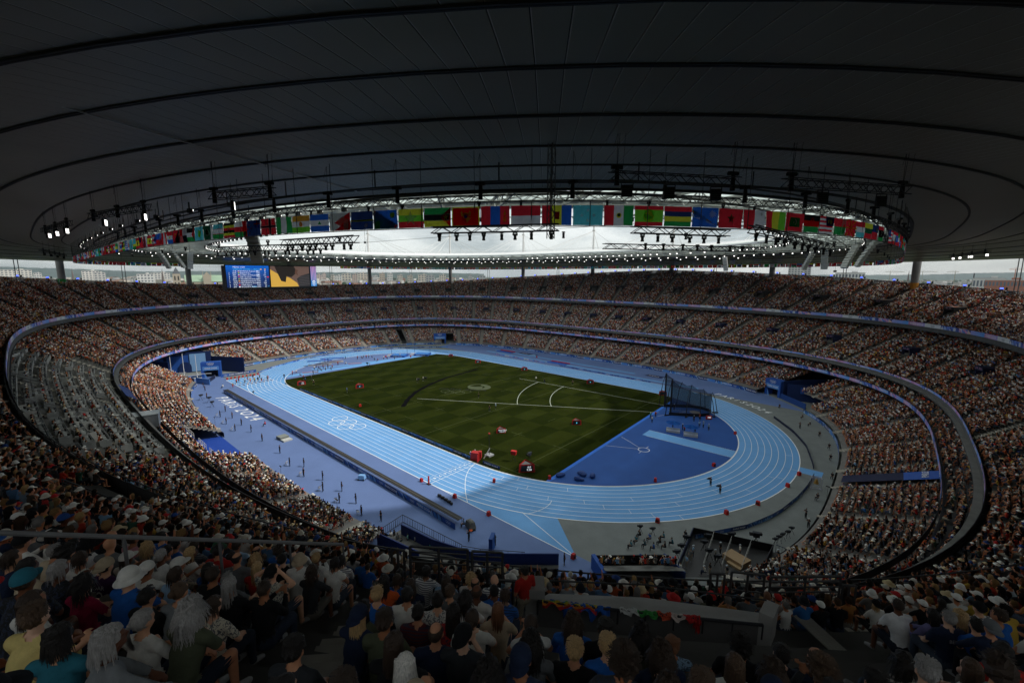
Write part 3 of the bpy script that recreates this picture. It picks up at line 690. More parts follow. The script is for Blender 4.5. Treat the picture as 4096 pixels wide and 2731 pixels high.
def cuts_low(d,f=0.):
    d=wrapdeg(d)
    if 33.6<d<38.6: return True
    if -155.5<d<-141.2: return True
    if -50.5<d<-24.5: return True
    if 141.5<d<145.5 and f<.45: return True
    if 155.5<d<158 and f<.7: return True
    if -99.5<d<-81.5 and f<.36: return True
    if 27.2<d<33.6 and f<.25: return True
    return False
def build_tier(T,cutf=None,cc=(.16,.155,.15)):
    mb=MB(); n=T.nr
    for k in range(NSEG):
        p0,p1=2*PI*k/NSEG,2*PI*(k+1)/NSEG
        a0,b0,a1,b1=T.inn(p0),T.out(p0),T.inn(p1),T.out(p1)
        # skip far outside the picture (behind the camera)
        dm=math.degrees((p0+p1)/2)
        for i in range(n):
            if cutf and cutf(dm,(i+.5)/n): continue
            f0,f1=i/n,(i+1)/n
            q00=T.pt(p0,f0);q01=T.pt(p0,f1);q10=T.pt(p1,f0);q11=T.pt(p1,f1)
            z0,z1=q01.z,q11.z; zz0,zz1=q00.z,q10.z
            # riser then tread at the height of the row
            mb.poly([(q00.x,q00.y,zz0),(q10.x,q10.y,zz1),(q10.x,q10.y,z1),(q00.x,q00.y,z0)][::-1],cc)
            mb.poly([(q00.x,q00.y,z0),(q10.x,q10.y,z1),(q11.x,q11.y,z1),(q01.x,q01.y,z0)][::-1],cc)
    o=mb.build(T.name,CONC); tag(o,T.label,kind='structure'); return o
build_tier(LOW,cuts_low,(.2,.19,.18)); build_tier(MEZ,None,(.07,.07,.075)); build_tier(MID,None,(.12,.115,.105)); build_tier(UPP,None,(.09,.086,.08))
def band(mb,pf,z0f,z1f,c,n=240,d0=0,d1=360,m=0):
    n=max(2,int(n*(d1-d0)/360))
    for k in range(n):
        a0,a1=R(d0+(d1-d0)*k/n),R(d0+(d1-d0)*(k+1)/n); P=pf(a0);Q=pf(a1)
        mb.poly([(P.x,P.y,z0f(a0)),(Q.x,Q.y,z0f(a1)),(Q.x,Q.y,z1f(a1)),(P.x,P.y,z1f(a0))],c,m)
def slab(mb,pf,qf,z,c,n=240):
    for k in range(n):
        a0,a1=2*PI*k/n,2*PI*(k+1)/n; P,Q,U,V=pf(a0),pf(a1),qf(a0),qf(a1)
        mb.poly([(P.x,P.y,z),(Q.x,Q.y,z),(V.x,V.y,z),(U.x,U.y,z)],c)
K_=lambda z:(lambda a:z)
mb=MB()
# soffits and back walls, ledges
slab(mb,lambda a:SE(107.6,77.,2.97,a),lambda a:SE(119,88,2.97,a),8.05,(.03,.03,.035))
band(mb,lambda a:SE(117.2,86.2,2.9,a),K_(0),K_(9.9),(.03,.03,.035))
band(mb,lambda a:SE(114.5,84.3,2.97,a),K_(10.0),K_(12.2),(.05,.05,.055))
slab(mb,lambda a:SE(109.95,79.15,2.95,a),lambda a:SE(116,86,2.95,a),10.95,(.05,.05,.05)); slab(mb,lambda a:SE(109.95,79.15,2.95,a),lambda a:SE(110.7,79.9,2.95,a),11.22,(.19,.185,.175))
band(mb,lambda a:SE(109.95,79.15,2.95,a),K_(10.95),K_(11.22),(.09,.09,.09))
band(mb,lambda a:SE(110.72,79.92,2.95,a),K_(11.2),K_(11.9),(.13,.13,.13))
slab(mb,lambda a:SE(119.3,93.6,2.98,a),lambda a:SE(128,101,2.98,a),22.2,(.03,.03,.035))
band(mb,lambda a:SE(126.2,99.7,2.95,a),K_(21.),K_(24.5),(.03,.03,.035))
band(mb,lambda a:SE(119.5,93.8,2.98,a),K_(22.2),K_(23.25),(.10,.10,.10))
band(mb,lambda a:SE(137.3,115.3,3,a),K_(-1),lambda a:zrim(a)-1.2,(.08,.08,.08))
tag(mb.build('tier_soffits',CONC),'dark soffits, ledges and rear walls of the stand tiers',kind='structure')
# glazed parapet along the rim of the upper tier
GLZ=mat('smoked_parapet_glass',col=(.02,.022,.025),rough=.25,spec=.5,alpha=.88)
rimw=thing('rim_parapet','smoked glass parapet panels along the top rim of the upper tier','parapet',(0,0,0))
pp=MB(); PER=[]
a=0.
angs=[]
while a<360:
    angs.append(a); p=SE(137,115,3,R(a)); q=SE(137,115,3,R(a+.5)); a+=.5*2.1/(p-q).length
vis=[]
for a0,a1 in zip(angs,angs[1:]+[360]):
    P=SE(136.8,114.8,3,R(a0));Q=SE(136.8,114.8,3,R(a1)); z0,z1=zrim(R(a0)),zrim(R(a1))
    x,y,zz=projn([[P.x,P.y,z0]])
    if zz[0]<20 or x[0]<-300 or x[0]>4400: continue
    e=(Q-P)*.03; m_=MB(); m_.poly([(P.x+e.x,P.y+e.y,z0-1.2),(Q.x-e.x,Q.y-e.y,z1-1.2),(Q.x-e.x,Q.y-e.y,z1),(P.x+e.x,P.y+e.y,z0)]); 
    m_.build('panel',GLZ,rimw); pp.beam((P.x,P.y,z0-1.3),(P.x,P.y,z0+.06),.08,.08,(.02,.02,.02))
    pp.beam((P.x,P.y,z0+.03),(Q.x,Q.y,z1+.03),.07,.06,(.05,.05,.05))
pp.build('post_and_rail',PAINT,rimw)
# ---------------------------------------------------------------- ribbon boards
def patt(L_,H,seed,dark=False):
    """flat printed panel of geometric shapes, local x along, z up"""
    r=random.Random(seed); mb=MB(); base=[(.14,.24,.7),(.05,.1,.4),(.65,.3,.55),(.75,.5,.4)] if not dark else [(.012,.04,.16),(.02,.09,.34),(.05,.2,.55)]
    fg=[(.6,.28,.42),(.12,.2,.6),(.7,.45,.35),(.6,.62,.68),(.03,.05,.25),(.3,.42,.75)] if not dark else [(.05,.2,.55),(.15,.36,.7),(.01,.03,.12),(.3,.45,.7),(.03,.12,.4)]
    n=max(2,int(L_/H*1.1)); w=L_/n
    for i in range(n):
        x=-L_/2+i*w; b_=r.choice(base); mb.poly([(x,0,0),(x+w,0,0),(x+w,0,H),(x,0,H)],b_)
        k=r.randrange(5); c=r.choice(fg); y=-.012
        if k==0: mb.disc((x+w/2,y,0),min(w/2,H)*.95,10,c,'y',0,PI)
        if k==1: mb.disc((x,y,0),min(w,H),8,c,'y',0,PI/2); mb.poly([(x,y,0)]+[(x+min(w,H)*math.cos(t),y,min(w,H)*math.sin(t)) for t in (0,.5,1.,PI/2)],c)
        if k==2: mb.poly([(x,y,0),(x+w,y,0),(x+w/2,y,H)],c)
        if k==3: mb.disc((x+w/2,y,H/2),H*.42,12,c,'y'); mb.disc((x+w/2,y-.006,H/2),H*.2,10,r.choice(fg),'y')
        if k==4: mb.poly([(x,y,H),(x+w,y,H),(x+w,y,H*.4)],c); mb.poly([(x,y,0),(x+w*.5,y,0),(x,y,H*.6)],r.choice(fg))
    return mb
def panel_meshes(L_,H,dark=False,tag_=''):
    D={}
    # rings panel
    mb=MB(); bgc=(.7,.72,.75) if not dark else (.02,.09,.36); fc=(.05,.06,.1) if not dark else (.65,.68,.72)
    mb.poly([(-L_/2,0,0),(L_/2,0,0),(L_/2,0,H),(-L_/2,0,H)],bgc)
    Mx=Matrix.Translation((0,-.012,H*.58))@Matrix.Rotation(PI/2,4,'X'); ringset(mb,Mx,H*.2,H*.045,fc,12)
    D['rings']=mb.data('rings_panel',SIGN)
    for nm,cA,cB in (('pink',(.75,.33,.55),(.45,.36,.75)),('blue',(.36,.38,.8),(.12,.34,.8))) if not dark else (('pink',(.012,.04,.17),(.012,.04,.17)),('blue',(.10,.28,.62),(.08,.22,.6))):
        mb=MB(); n=6
        for i in range(n):
            t=i/(n-1); c=tuple(cA[j]*(1-t)+cB[j]*t for j in range(3)); x=-L_/2+i*L_/n
            mb.poly([(x,0,0),(x+L_/n,0,0),(x+L_/n,0,H),(x,0,H)],c)
        if nm=='pink' and not dark:
            for q in range(4): mb.poly([(-L_/2,-.01,H*(.1+.22*q)),(-L_/5,-.01,H*(.1+.22*q)),(-L_/5,-.01,H*(.2+.22*q)),(-L_/2,-.01,H*(.2+.22*q))],(.25,.15,.4))
        D[nm]=mb.data(nm+'_panel',SIGN)
    D['patt']=patt(L_,H,3,dark).data('pattern_panel',SIGN); D['patt2']=patt(L_,H,8,dark).data('pattern_panel',SIGN)
    D['text']=textmesh('PARiS 2O24',H*.62,LEDW,sx=1.25,bold=.012)
    return D
def run_boards(name,label,cat,pf,zf,L_,H,seq,D,d0=0,d1=360,off=0.02,group=None,back=None,vis=True,parent=None):
    t=parent or thing(name,label,cat,(0,0,0),0,group)
    a=d0;i=0; bk=MB()
    while a<d1:
        P=pf(R(a)); da=.2; Q=pf(R(a+da)); da=da*L_/(Q-P).length; Q=pf(R(a+da))
        for _ in range(3): da*=L_/(Q-P).length; Q=pf(R(a+da))
        M_=(P+Q)/2; d=(Q-P).normalized(); inw=Vector((-d.y,d.x,0))  # inward normal for ccw travel
        x,y,zz=projn([[M_.x,M_.y,zf]]);
        ok=zz[0]>3 and -150<x[0]<4250 and y[0]<2900
        facing=inw.dot(Vector((CX,CY,0))-M_)>0
        if ok:
            if facing or zf<20: bk.beam((P.x-inw.x*.03,P.y-inw.y*.03,zf+H/2),(Q.x-inw.x*.03,Q.y-inw.y*.03,zf+H/2),.05,H*.98,(.02,.02,.025))
            if facing:
                k=seq[i%len(seq)]; rz=math.atan2(-d.y,-d.x)
                if k=='txt': me=D['pink']
                elif k=='txtb': me=D['blue']
                else: me=D[k]
                o=obj('panel',me,t,(M_.x+inw.x*off,M_.y+inw.y*off,zf),rz)
                if k in('txt','txtb'): obj('lettering',D['text'],o,(0,-.03,H*.5),rot=(PI/2,0,0))
        a+=da;i+=1
    if bk.v: bk.build('backing',PAINT,t)
    return t
D1=panel_meshes(5.0,1.0); D2=panel_meshes(3.6,.82); D3=panel_meshes(3.0,.95,True)
SEQ=['patt','patt2','rings','txt','blue']
run_boards('ribbon_board','long blue and pink printed ribbon along the front edge of the upper tier','ribbon board',lambda a:SE(119.6,93.88,2.98,a),23.15,5.0,1.0,SEQ,D1)
run_boards('ribbon_board','blue and pink printed ribbon directly below the middle tier seats','ribbon board',lambda a:SE(110.76,80.0,2.95,a),11.75,3.6,.62,['patt','blue','txtb','patt2','pink','txt','patt'],panel_meshes(3.6,.62))
run_boards('ribbon_board','lowest blue and pink printed ribbon in front of the box tier','ribbon board',lambda a:SE(107.39,76.77,2.98,a),8.45,3.6,.9,['txtb','patt','patt2','txt','blue','patt'],D2)
SQ3=['txt','patt','rings','txtb','patt2','blue']
i=0
for d0,d1,lb in ((-24.3,27,'blue and navy boards in front of the right hand lower stand'),(38.9,141.3,'blue and navy boards along the foot of the far side lower stand'),(145.7,204.3,'blue and navy boards along the foot of the far left lower stand'),(219.2,260.3,'dark boards along the foot of the near left lower stand, by the lettering'),(278.8,309.3,'dark boards along the foot of the near lower stand, by the guards')):
    run_boards('perimeter_board',lb,'perimeter board',lambda a:(lambda v:Vector((v.x*.996,v.y*.996,0)))(lowin(a)),.02,3.0,.98,SQ3,D3,d0,d1,group='perimeter boards at the foot of the lower tier')
# free-standing boards on the arena floor
def line_boards(pts,H,L_,label,dark=True,seq=None,z=.02,D=None,cat='perimeter board',flip=False):
    D=D or panel_meshes(L_,H,dark); t=thing('floor_board',label,cat); i=0; bk=MB(); seq=seq or SQ3
    P=[Vector((p[0],p[1],0)) for p in pts]; tot=[0]
    for a,b in zip(P[:-1],P[1:]): tot.append(tot[-1]+(b-a).length)
    def f(s):
        for j in range(len(P)-1):
            if s<=tot[j+1]+1e-6: return P[j].lerp(P[j+1],(s-tot[j])/(tot[j+1]-tot[j]))
        return P[-1]
    n=max(1,round(tot[-1]/L_)); 
    for i in range(n):
        a,b=f(tot[-1]*i/n),f(tot[-1]*(i+1)/n); d=(b-a).normalized(); rz=math.atan2(d.y,d.x); nrm=Vector((d.y,-d.x,0)); mm=(a+b)/2
        if flip: rz+=PI; nrm=-nrm
        bk.beam((a.x-nrm.x*.04,a.y-nrm.y*.04,z+H/2),(b.x-nrm.x*.04,b.y-nrm.y*.04,z+H/2),.06,H*.99,(.015,.02,.05))
        k=seq[i%len(seq)]; me=D['pink'] if k=='txt' else D['blue'] if k=='txtb' else D[k]
        o=obj('panel',me,t,(mm.x,mm.y,z),rz,scale=((b-a).length/L_,1,1))
        if k in('txt','txtb'): obj('lettering',D['text'],o,(0,-.03,H*.5),rot=(PI/2,0,0))
    bk.build('backing',PAINT,t); return t
DB=panel_meshes(3.,.6,True)
line_boards([(-38.6,-36.0+.05),(-6,-35.7),(26.4,-35.7),(40.6,-35.7)],.6,3.,'low blue boards along the grass edge beside the home straight',D=DB)
line_boards([(43.2,-35.5),(47.5,-35.3)],.6,3.,'short piece of low blue board on the grass just past the finish line',D=DB)
t=line_boards([(-52.9,-53.0),(49.2,-53.6),(56,-53.8)],.9,3.,'long dark boards dividing the deck from the home straight',D=panel_meshes(3.,.9,True),seq=['txt','patt','rings','txtb','patt2','rings'])
mb=MB()
for x in np.arange(-52.5,55.8,2.): mb.beam((x,-52.0,.03),(x,-52.0,.95),.05,.05,(.03,.03,.03)); mb.beam((x,-52.0,.92),(x,-53.0,.92),.05,.05,(.03,.03,.03))
mb.box((1.7,-52.45,.93),(108,1.0,.04),(.03,.03,.032)); mb.beam((-52.5,-51.98,1.02),(55.8,-52.6,1.02),.05,.05,(.22,.2,.14)); mb.build('camera_track',PAINT,t)
DBW=panel_meshes(3.,.5,False)
DL=panel_meshes(3.,.55,True)
line_boards([(79.6,33.6),(85.2,24.8),(88.9,16.5),(91.1,7.6),(91.7,4.6)][::-1],.6,3.,'low blue curved boards on the grey apron beyond the far right bend',D=DL,seq=['patt','txtb','patt2','rings'],flip=False)
line_boards([(92.2,1.0),(92.1,-4),(91.5,-10.3),(90.0,-18.4),(87.6,-25),(82.6,-33)],.6,3.,'low blue curved boards on the grey apron beside the near right bend',D=DL,seq=['patt','txt','rings','patt2'],flip=True)
wp=[(-73.8,-36.2),(-79.5,-30),(-85,-20.5),(-89.1,-10.6),(-90.6,0),(-89.5,12),(-85.5,24),(-79,35),(-72,43),(-66,48)]
line_boards(wp,.5,3.,'low white and blue advertising boards curving round the far left bend',D=panel_meshes(3.,.5,True),seq=['patt','blue','rings','txtb','patt2'],flip=False)
line_boards([(-76.3,-47.4),(-76.7,-35.9)],1.0,3.,'navy board with rings and PARIS 2024 behind the sprint start',D=D3,seq=['rings','txt','txt','rings'])
line_boards([(-36,51.2),(-7,50.2)],.4,3.,'low striped advertising boards between track and long jump runway',D=panel_meshes(3.,.4,False),seq=['patt','blue','rings','txtb'])
line_boards([(1,49.6),(40,47.9)],.4,3.,'low advertising boards beside the back straight near the second sand pit',D=panel_meshes(3.,.4,True),seq=['patt','blue','rings','txtb'])
# ================================================================ aisles, vomitories, box columns, crowd
AISLE=mat('stair_concrete',col=(.36,.33,.28),rough=.9,noise=.2,nscale=2.)
def aisle_angles(T,spacing,f=.5,ph0=0.):
    out=[];a=ph0
    while a<360+ph0:
        p=T.pt(R(a),f);q=T.pt(R(a+.3),f); out.append(a); a+=.3*spacing/(q-p).length
    return out
def inview(P,mg=160):
    x,y,z=projn([P]); return z[0]>1 and -mg<x[0]<IW+mg and -mg<y[0]<IH+mg
AIS={}
for T,sp,w in ((LOW,13.5,1.5),(MID,11.5,1.35),(UPP,11.5,1.35)):
    L_=aisle_angles(T,sp,.5,2.0)
    if T is UPP: L_=[a for a in L_ if not 300<a<331]+[307.5,316.7,323.0]
    AIS[T.name]=(L_,w)
    sub=MB()
    for a in L_:
        if T is LOW and cuts_low(a,.6): continue
        n=T.nr
        w=w if not 300<a<331 else .8
        for i in range(n):
            f0,f1=i/n,(i+1)/n
            if T is LOW and cuts_low(a,(i+.5)/n): continue
            for h in (0,1):
                fa=f0+(f1-f0)*h/2; fb=f0+(f1-f0)*(h+1)/2
                A=T.pt(R(a),fa);B=T.pt(R(a),fb); Zt=T.pt(R(a),f1).z; Zs=T.pt(R(a),f0).z
                if h==0: # half step block in front of each riser
                    A2=T.pt(R(a),fa-.5*(f1-f0)); z=(Zt+Zs)/2+.02
                    d=(B-A).normalized(); s=Vector((-d.y,d.x,0))*w/2; r_=(.23,.21,.18)
                    sub.poly([(*(A2-s)[:2],z),(*(A-s)[:2],z),(*(A+s)[:2],z),(*(A2+s)[:2],z)],r_)
                    sub.poly([(*(A2-s)[:2],z),(*(A2+s)[:2],z),(*(A2+s)[:2],z-.25),(*(A2-s)[:2],z-.25)],r_)
            A=T.pt(R(a),f0);B=T.pt(R(a),f1-.5/n); z=T.pt(R(a),f1).z+.012; d=(B-A); d.z=0; d.normalize(); s=Vector((-d.y,d.x,0))*w/2
            sub.poly([(*(A-s)[:2],z),(*(B-s)[:2],z),(*(B+s)[:2],z),(*(A+s)[:2],z)],(.21,.195,.17))
    tag(sub.build('aisle_stairs',AISLE),'pale concrete aisle stairs between the seating blocks of the '+T.label.split(' of')[0],kind='structure')
# vomitory boxes
VOMS=[] # (tier name, deg, f0,f1,halfwidth m)
VL={'upper_tier':[(-161,'R3 R4'),(-170,'R5'),(176.5,''),(167,'H13 H12'),(158.5,''),(150,''),(142,''),(133,'F2 F1'),(124,''),(115,''),(107,'E2 E1'),(99,''),(91,'D4 D3'),(83,''),(75.5,'D1 D6'),(67.5,'C10 C9'),(58.5,'C8 C7'),(49.5,'B4 B3'),(41.3,'B2 B1'),(32.5,'A4 A3')],
 'middle_tier':[(-163,'R9'),(-172,'R1'),(178,''),(168.5,'N16 N17'),(159.5,'N3'),(150,'M2'),(141,'L9 L8'),(131.5,''),(122,'H2'),(113,''),(104,''),(95,''),(86.5,''),(78,'E4 E3'),(69,'C4'),(60,'C4 C3'),(50.5,'B12 B11'),(41,'A12 A11'),(30,'A10 A9'),(18,'Z14 Z13')]}
SGT=mat('sign_pink_text',col=(.6,.3,.42),rough=.6)
for T in (UPP,MID):
    for a,s in VL[T.name]:
        f0,f1,hw=(.38,.52,1.6) if T is UPP else (.42,.54,1.35)
        VOMS.append((T.name,a,f0-.04,f1+.02,hw+.4))
        P=T.pt(R(a),f0);Q=T.pt(R(a),f1); d=(Q-P); d.z=0; dl=d.length; d.normalize(); rz=math.atan2(-d.x,d.y)+PI # local +y = inward, x along
        cpt=(P+Q)/2
        if not inview(cpt): continue
        col='navy' if T is MID else 'black'
        t=thing('vomitory','dark stair entrance box %s in the %s, %s'%('signed '+s if s else 'without sign','upper tier' if T is UPP else 'middle tier','at %d degrees round the bowl'%(a%360) if False else 'framed by seats'),'entrance',(P.x,P.y,P.z),rz,'entrance boxes in the '+T.name.replace('_',' '))
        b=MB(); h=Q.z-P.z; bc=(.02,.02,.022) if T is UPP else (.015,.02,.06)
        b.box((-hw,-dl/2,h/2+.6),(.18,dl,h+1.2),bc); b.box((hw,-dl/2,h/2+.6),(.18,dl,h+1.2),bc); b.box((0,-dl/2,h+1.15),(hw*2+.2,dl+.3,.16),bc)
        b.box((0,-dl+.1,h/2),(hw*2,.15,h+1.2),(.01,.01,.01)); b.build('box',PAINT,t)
        b=MB(); b.box((0,.12,h+.85),(hw*2+.3,.12,.75),bc); sg=b.build('sign_board',PAINT,t)
        if s: obj('lettering',textmesh(s.replace(' ','   '),.52,SGT),sg,(0,.20,h+.85),rot=(PI/2,0,PI))
        if T is UPP and s in('B2 B1','A4 A3','B4 B3'): 
            b=MB(); b.poly([(-.9,-dl*.6,h+1.26),(.9,-dl*.6,h+1.26),(.9,-dl*.35,h+1.26),(-.9,-dl*.35,h+1.26)],(.7,.2,.05)); b.build('orange_panel',PAINT,t)
# label them by what can be told apart
k=0
for o in [o for o in COL.objects if o.name.startswith('vomitory')]: k+=1
# box tier columns and glazed fronts
bc=thing('box_tier_front','dark columns and low dividers of the glazed boxes round the box tier','box front'); 
cm=MB()
for a in aisle_angles(MEZ,6.8,.6,1.):
    A=MEZ.pt(R(a),.42); B=MEZ.pt(R(a),1.0)
    if not inview(A): continue
    cm2=MB(); cm2.box((A.x,A.y,(A.z+11)/2),(.35,.35,11-A.z),(.07,.07,.07)); cm2.build('column',PAINT,bc)
    cm=MB(); cm.beam((A.x,A.y,A.z+.7),(B.x,B.y,B.z+.7),.06,1.4,(.04,.045,.05)); cm.build('divider',PAINT,bc)
# ---------------------------------------------------------------- press tribune area and open places
def in_press(d,f): d=d%360; return 243.5<d<291.5
CR=[]  # crowd points : x y z heading lean shirt hair skin variant
SHIRTS=np.array([lin(c) for c in ['16181b','23262b','1a2130','2e3036','3a3d40','202a3c','e8e6e0','dcdad2','f0efe9','d5cfc4','b9b4ab','202226','15171a','2a2c33','303238','1c2433','22304e','3a4f78','5f86b0','7fa8c8','c23a2c','d8442f','a82a2a','e06a3a','141619','1c1e22','f4f2ec','101114','c98a4a','7a3a22','3d6b56','6a6d5a','d8b24a','efece4','6f7f90','8f8a84','4a4038','bcd0dc','a8b0b8','60666a','2f6fb0','f2f0ea','e9e4da','ece9e2']])
HAIRS=np.array([lin(c) for c in ['14100e','1a1512','221812','2c1f16','3a281a','4a3524','5f452c','8a6a42','b09060','7a7672','1a1512','120f0d']])
CAPS=np.array([lin(c) for c in ['efede6','e9e6df','d8d2c4','20242c','2a4a8a','c83030','d8c49a','eceae4','1c2026','f2f0ea']])
SKINS=np.array([lin(c) for c in ['d8a585','cf9a78','c88f6c','b97d5c','e0b095','a06a4a','6b432e','4a2e20','d09a7a','c08868']])
VAL={}
def seat_rows(T,nrow0,pitch,occ,cutf=None,rowskip=None,zone=None):
    n=T.nr
    ais,w=AIS.get(T.name,([],0)); aa=np.array(ais) if len(ais) else np.zeros(0)
    for i in range(nrow0,n):
        if rowskip and i in rowskip: continue
        f=(i+.62)/n; zf=(i+1)/n
        a=0.
        N_=720; ang=np.linspace(0,360,N_+1); P=np.array([T.pt(R(x),f)[:2] for x in ang]); ds=np.hypot(*(P[1:]-P[:-1]).T); s=np.concatenate([[0],np.cumsum(ds)])
        k=int(s[-1]/pitch); ss=(np.arange(k)+.5)*pitch; A=np.interp(ss,s,ang)
        X=np.interp(ss,s,P[:,0]);Y=np.interp(ss,s,P[:,1]); 
        Zt=np.array([T.pt(R(x),zf).z for x in ang[::4]]); Z=np.interp(A,ang[::4],Zt)
        px,py,pz=projn(np.stack([X,Y,Z+1],1)); keep=(pz>1)&(px>-220)&(px<IW+220)&(py>0)&(py<IH+420)
        # aisles
        if len(aa):
            rr=np.hypot(X,Y); da=np.min(np.abs((A[:,None]-aa[None]+180)%360-180),1); keep&=(R(1)*da*rr*.9>np.where((A>300)&(A<331)&(T is UPP),.45,w/2+.28))
        for (tn,va,f0,f1,hw) in VOMS:
            if tn==T.name and f0-.02<f<f1+.03: rr=np.hypot(X,Y); keep&=~(np.abs((A-va+180)%360-180)*R(1)*rr*.95<hw)
        if T is LOW: keep&=~((A>357.2)&(A<359.5))
        if T is UPP: keep&=~((A>318.0)&(A<320.9)&(f>.27)&(f<.53))&~((A>314.8)&(A<318.1)&(f>.27)&(f<.40))&~((A>320.8)&(A<324)&(f>.27)&(f<.39))&~((A>305.8)&(A<309.2)&(f<.14))
        if cutf: keep&=~np.array([cutf(a_,f) for a_ in A])
        yield i,f,X,Y,Z,A,keep
def crowd(T,nrow0,pitch,occ,cutf=None,shade=1.):
    for i,f,X,Y,Z,A,keep in seat_rows(T,nrow0,pitch,occ,cutf):
        n=len(X); rnd=RNG.random(n)
        # patches of empty seats
        emp=(np.sin(A*.9+i*.25)*np.sin(A*2.3-i*.4+1.7)>.86)
        keep&=(rnd<occ)&~(emp&(RNG.random(n)<.7))
        if T is MID: keep&=~((A>243.5)&(A<291.5))
        if T is MID: keep&=~((A>236)&(A<=243.5)&(f>.0)&(f<.38))
        idx=np.where(keep)[0]
        if not len(idx): continue
        h=np.arctan2(-Y[idx]*1.25,-X[idx]*.8)   # look towards the field
        CR.append(np.stack([X[idx]+RNG.normal(0,.05,len(idx)),Y[idx]+RNG.normal(0,.05,len(idx)),Z[idx],h],1))
# ================================================================ filling the seats
crowd(LOW,1,.5,.94,cuts_low); crowd(MEZ,0,.55,.55); crowd(MID,0,.5,.93)
# concrete box over the near stair entrance, with cloths draped on its rail
ZB=28.75
_n=[hit(2150,2398,ZB),hit(2574,2446,ZB),hit(3035,2492,ZB)]; _f=[hit(2197,2372,ZB-.35),hit(2574,2388,ZB-.35),hit(3060,2452,ZB-.35)]
bx=thing('entrance_parapet','pale concrete slab over the near stair entrance with cloths draped on its rail','parapet'); mb=MB(); cc_=(.33,.32,.30)
for i in range(2):
    A_,B_,C2,D2_=_n[i],_n[i+1],_f[i+1],_f[i]; mb.poly([A_,B_,C2,D2_],cc_); mb.poly([A_-V((0,0,1.6)) if 0 else Vector((A_.x,A_.y,ZB-1.9)),Vector((B_.x,B_.y,ZB-1.9)),B_,A_],(.14,.135,.13))
mb.build('slab',CONC,bx)
mb=MB(); p=_n[0].lerp(_f[0],.4); mb.box((p.x-.15,p.y-.1,ZB-.15),(.45,.5,.75),(.34,.33,.31),R(40)); mb.build('end_block',CONC,bx)
mb=MB(); p=_n[2].lerp(_f[2],.5); mb.beam(_n[2]+Vector((.1,.1,-.2)),_f[2]+Vector((.1,.1,-.1)),.28,.7,(.36,.35,.33)); mb.build('end_block',CONC,bx)
mb=MB()
rail=[q+Vector((.10,-.12,.10)) for q in _n]
for i in range(2): mb.tube(rail[i],rail[i+1],.035,n=8,c=(.03,.03,.035))
for i in range(2): mb.tube(_f[i]+V((0,0,.35)),_f[i+1]+V((0,0,.35)),.02,n=6,c=(.03,.03,.03))
for k in range(9): q=rail[0].lerp(rail[1],k/4.) if k<4 else rail[1].lerp(rail[2],(k-4)/4.); mb.beam(q,q-V((0,0,.35)),.03,.03,(.03,.03,.035))
mb.build('rail',PAINT,bx)
def drape(name,label,u0,u1,cols,drop,seed):
    mb=MB(); r=random.Random(seed); n=22; 
    def P(u): return rail[0].lerp(rail[1],u*2) if u<.5 else rail[1].lerp(rail[2],u*2-1)
    m_=6; G=[]
    for i in range(n+1):
        u=u0+(u1-u0)*i/n; c=P(u); row=[]
        for j in range(m_+1):
            t=j/m_*2-1; off=V((.05,-.06,0))*(-t*1.0); row.append(c+off+V((0,0,.05-abs(t)**1.3*drop*(.7+.5*math.sin(i*.9+seed)) + .02*math.sin(i*1.7+j)))+V((math.sin(i*1.3+j)*.02,math.cos(i*1.1+j*2)*.02,0)))
        G.append(row)
    for i in range(n):
        for j in range(m_): c=cols[min(len(cols)-1,int(((i/n)*len(cols))))] if len(cols)<5 else cols[j%len(cols)]; mb.poly([G[i][j],G[i+1][j],G[i+1][j+1],G[i][j+1]],c)
    tag(mb.build(name,mat('draped_cloth',attr='Col',rough=.85)),label,'flag')
rb=[(.5,.03,.03),(.6,.2,.02),(.6,.5,.05),(.05,.3,.08),(.03,.15,.5),(.02,.05,.3)]
drape('draped_flag','rainbow striped flag draped along the left part of the parapet rail',.02,.28,rb,.14,1); drape('draped_flag','blue flag hanging below the rainbow flag on the parapet rail',.12,.34,[(.02,.12,.5)]*2,.3,2)
drape('draped_flag','white and green cloth bundled on the middle of the parapet rail',.38,.55,[(.6,.6,.58),(.05,.3,.06)],.1,3); drape('draped_flag','red and white cloth lying on the right part of the parapet rail',.55,.72,[(.6,.1,.05),(.6,.5,.45),(.55,.03,.03)],.12,4); drape('draped_flag','red scarf knotted on the right end of the parapet rail',.715,.735,[(.5,.02,.02)]*2,.3,5)
def inpoly(x,y,Q):
    r=False; j=len(Q)-1
    for i in range(len(Q)):
        if (Q[i][1]>y)!=(Q[j][1]>y) and x<(Q[j][0]-Q[i][0])*(y-Q[i][1])/(Q[j][1]-Q[i][1])+Q[i][0]: r=not r
        j=i
    return r
_c=sum(_n,Vector())/3; _o=[( _n[0]-V((.6,.3,0))),_n[1],_n[2]+V((.4,0,0))]
BOXQ=[(q.x+ (CX-_c.x)*.02,q.y+(CY-_c.y)*.02) for q in (_n[0],_n[1],_n[2])]+[(q.x+(q.x-CX)*.10,q.y+(q.y-CY)*.10) for q in (_f[2],_f[1],_f[0])]
NEAR=[]
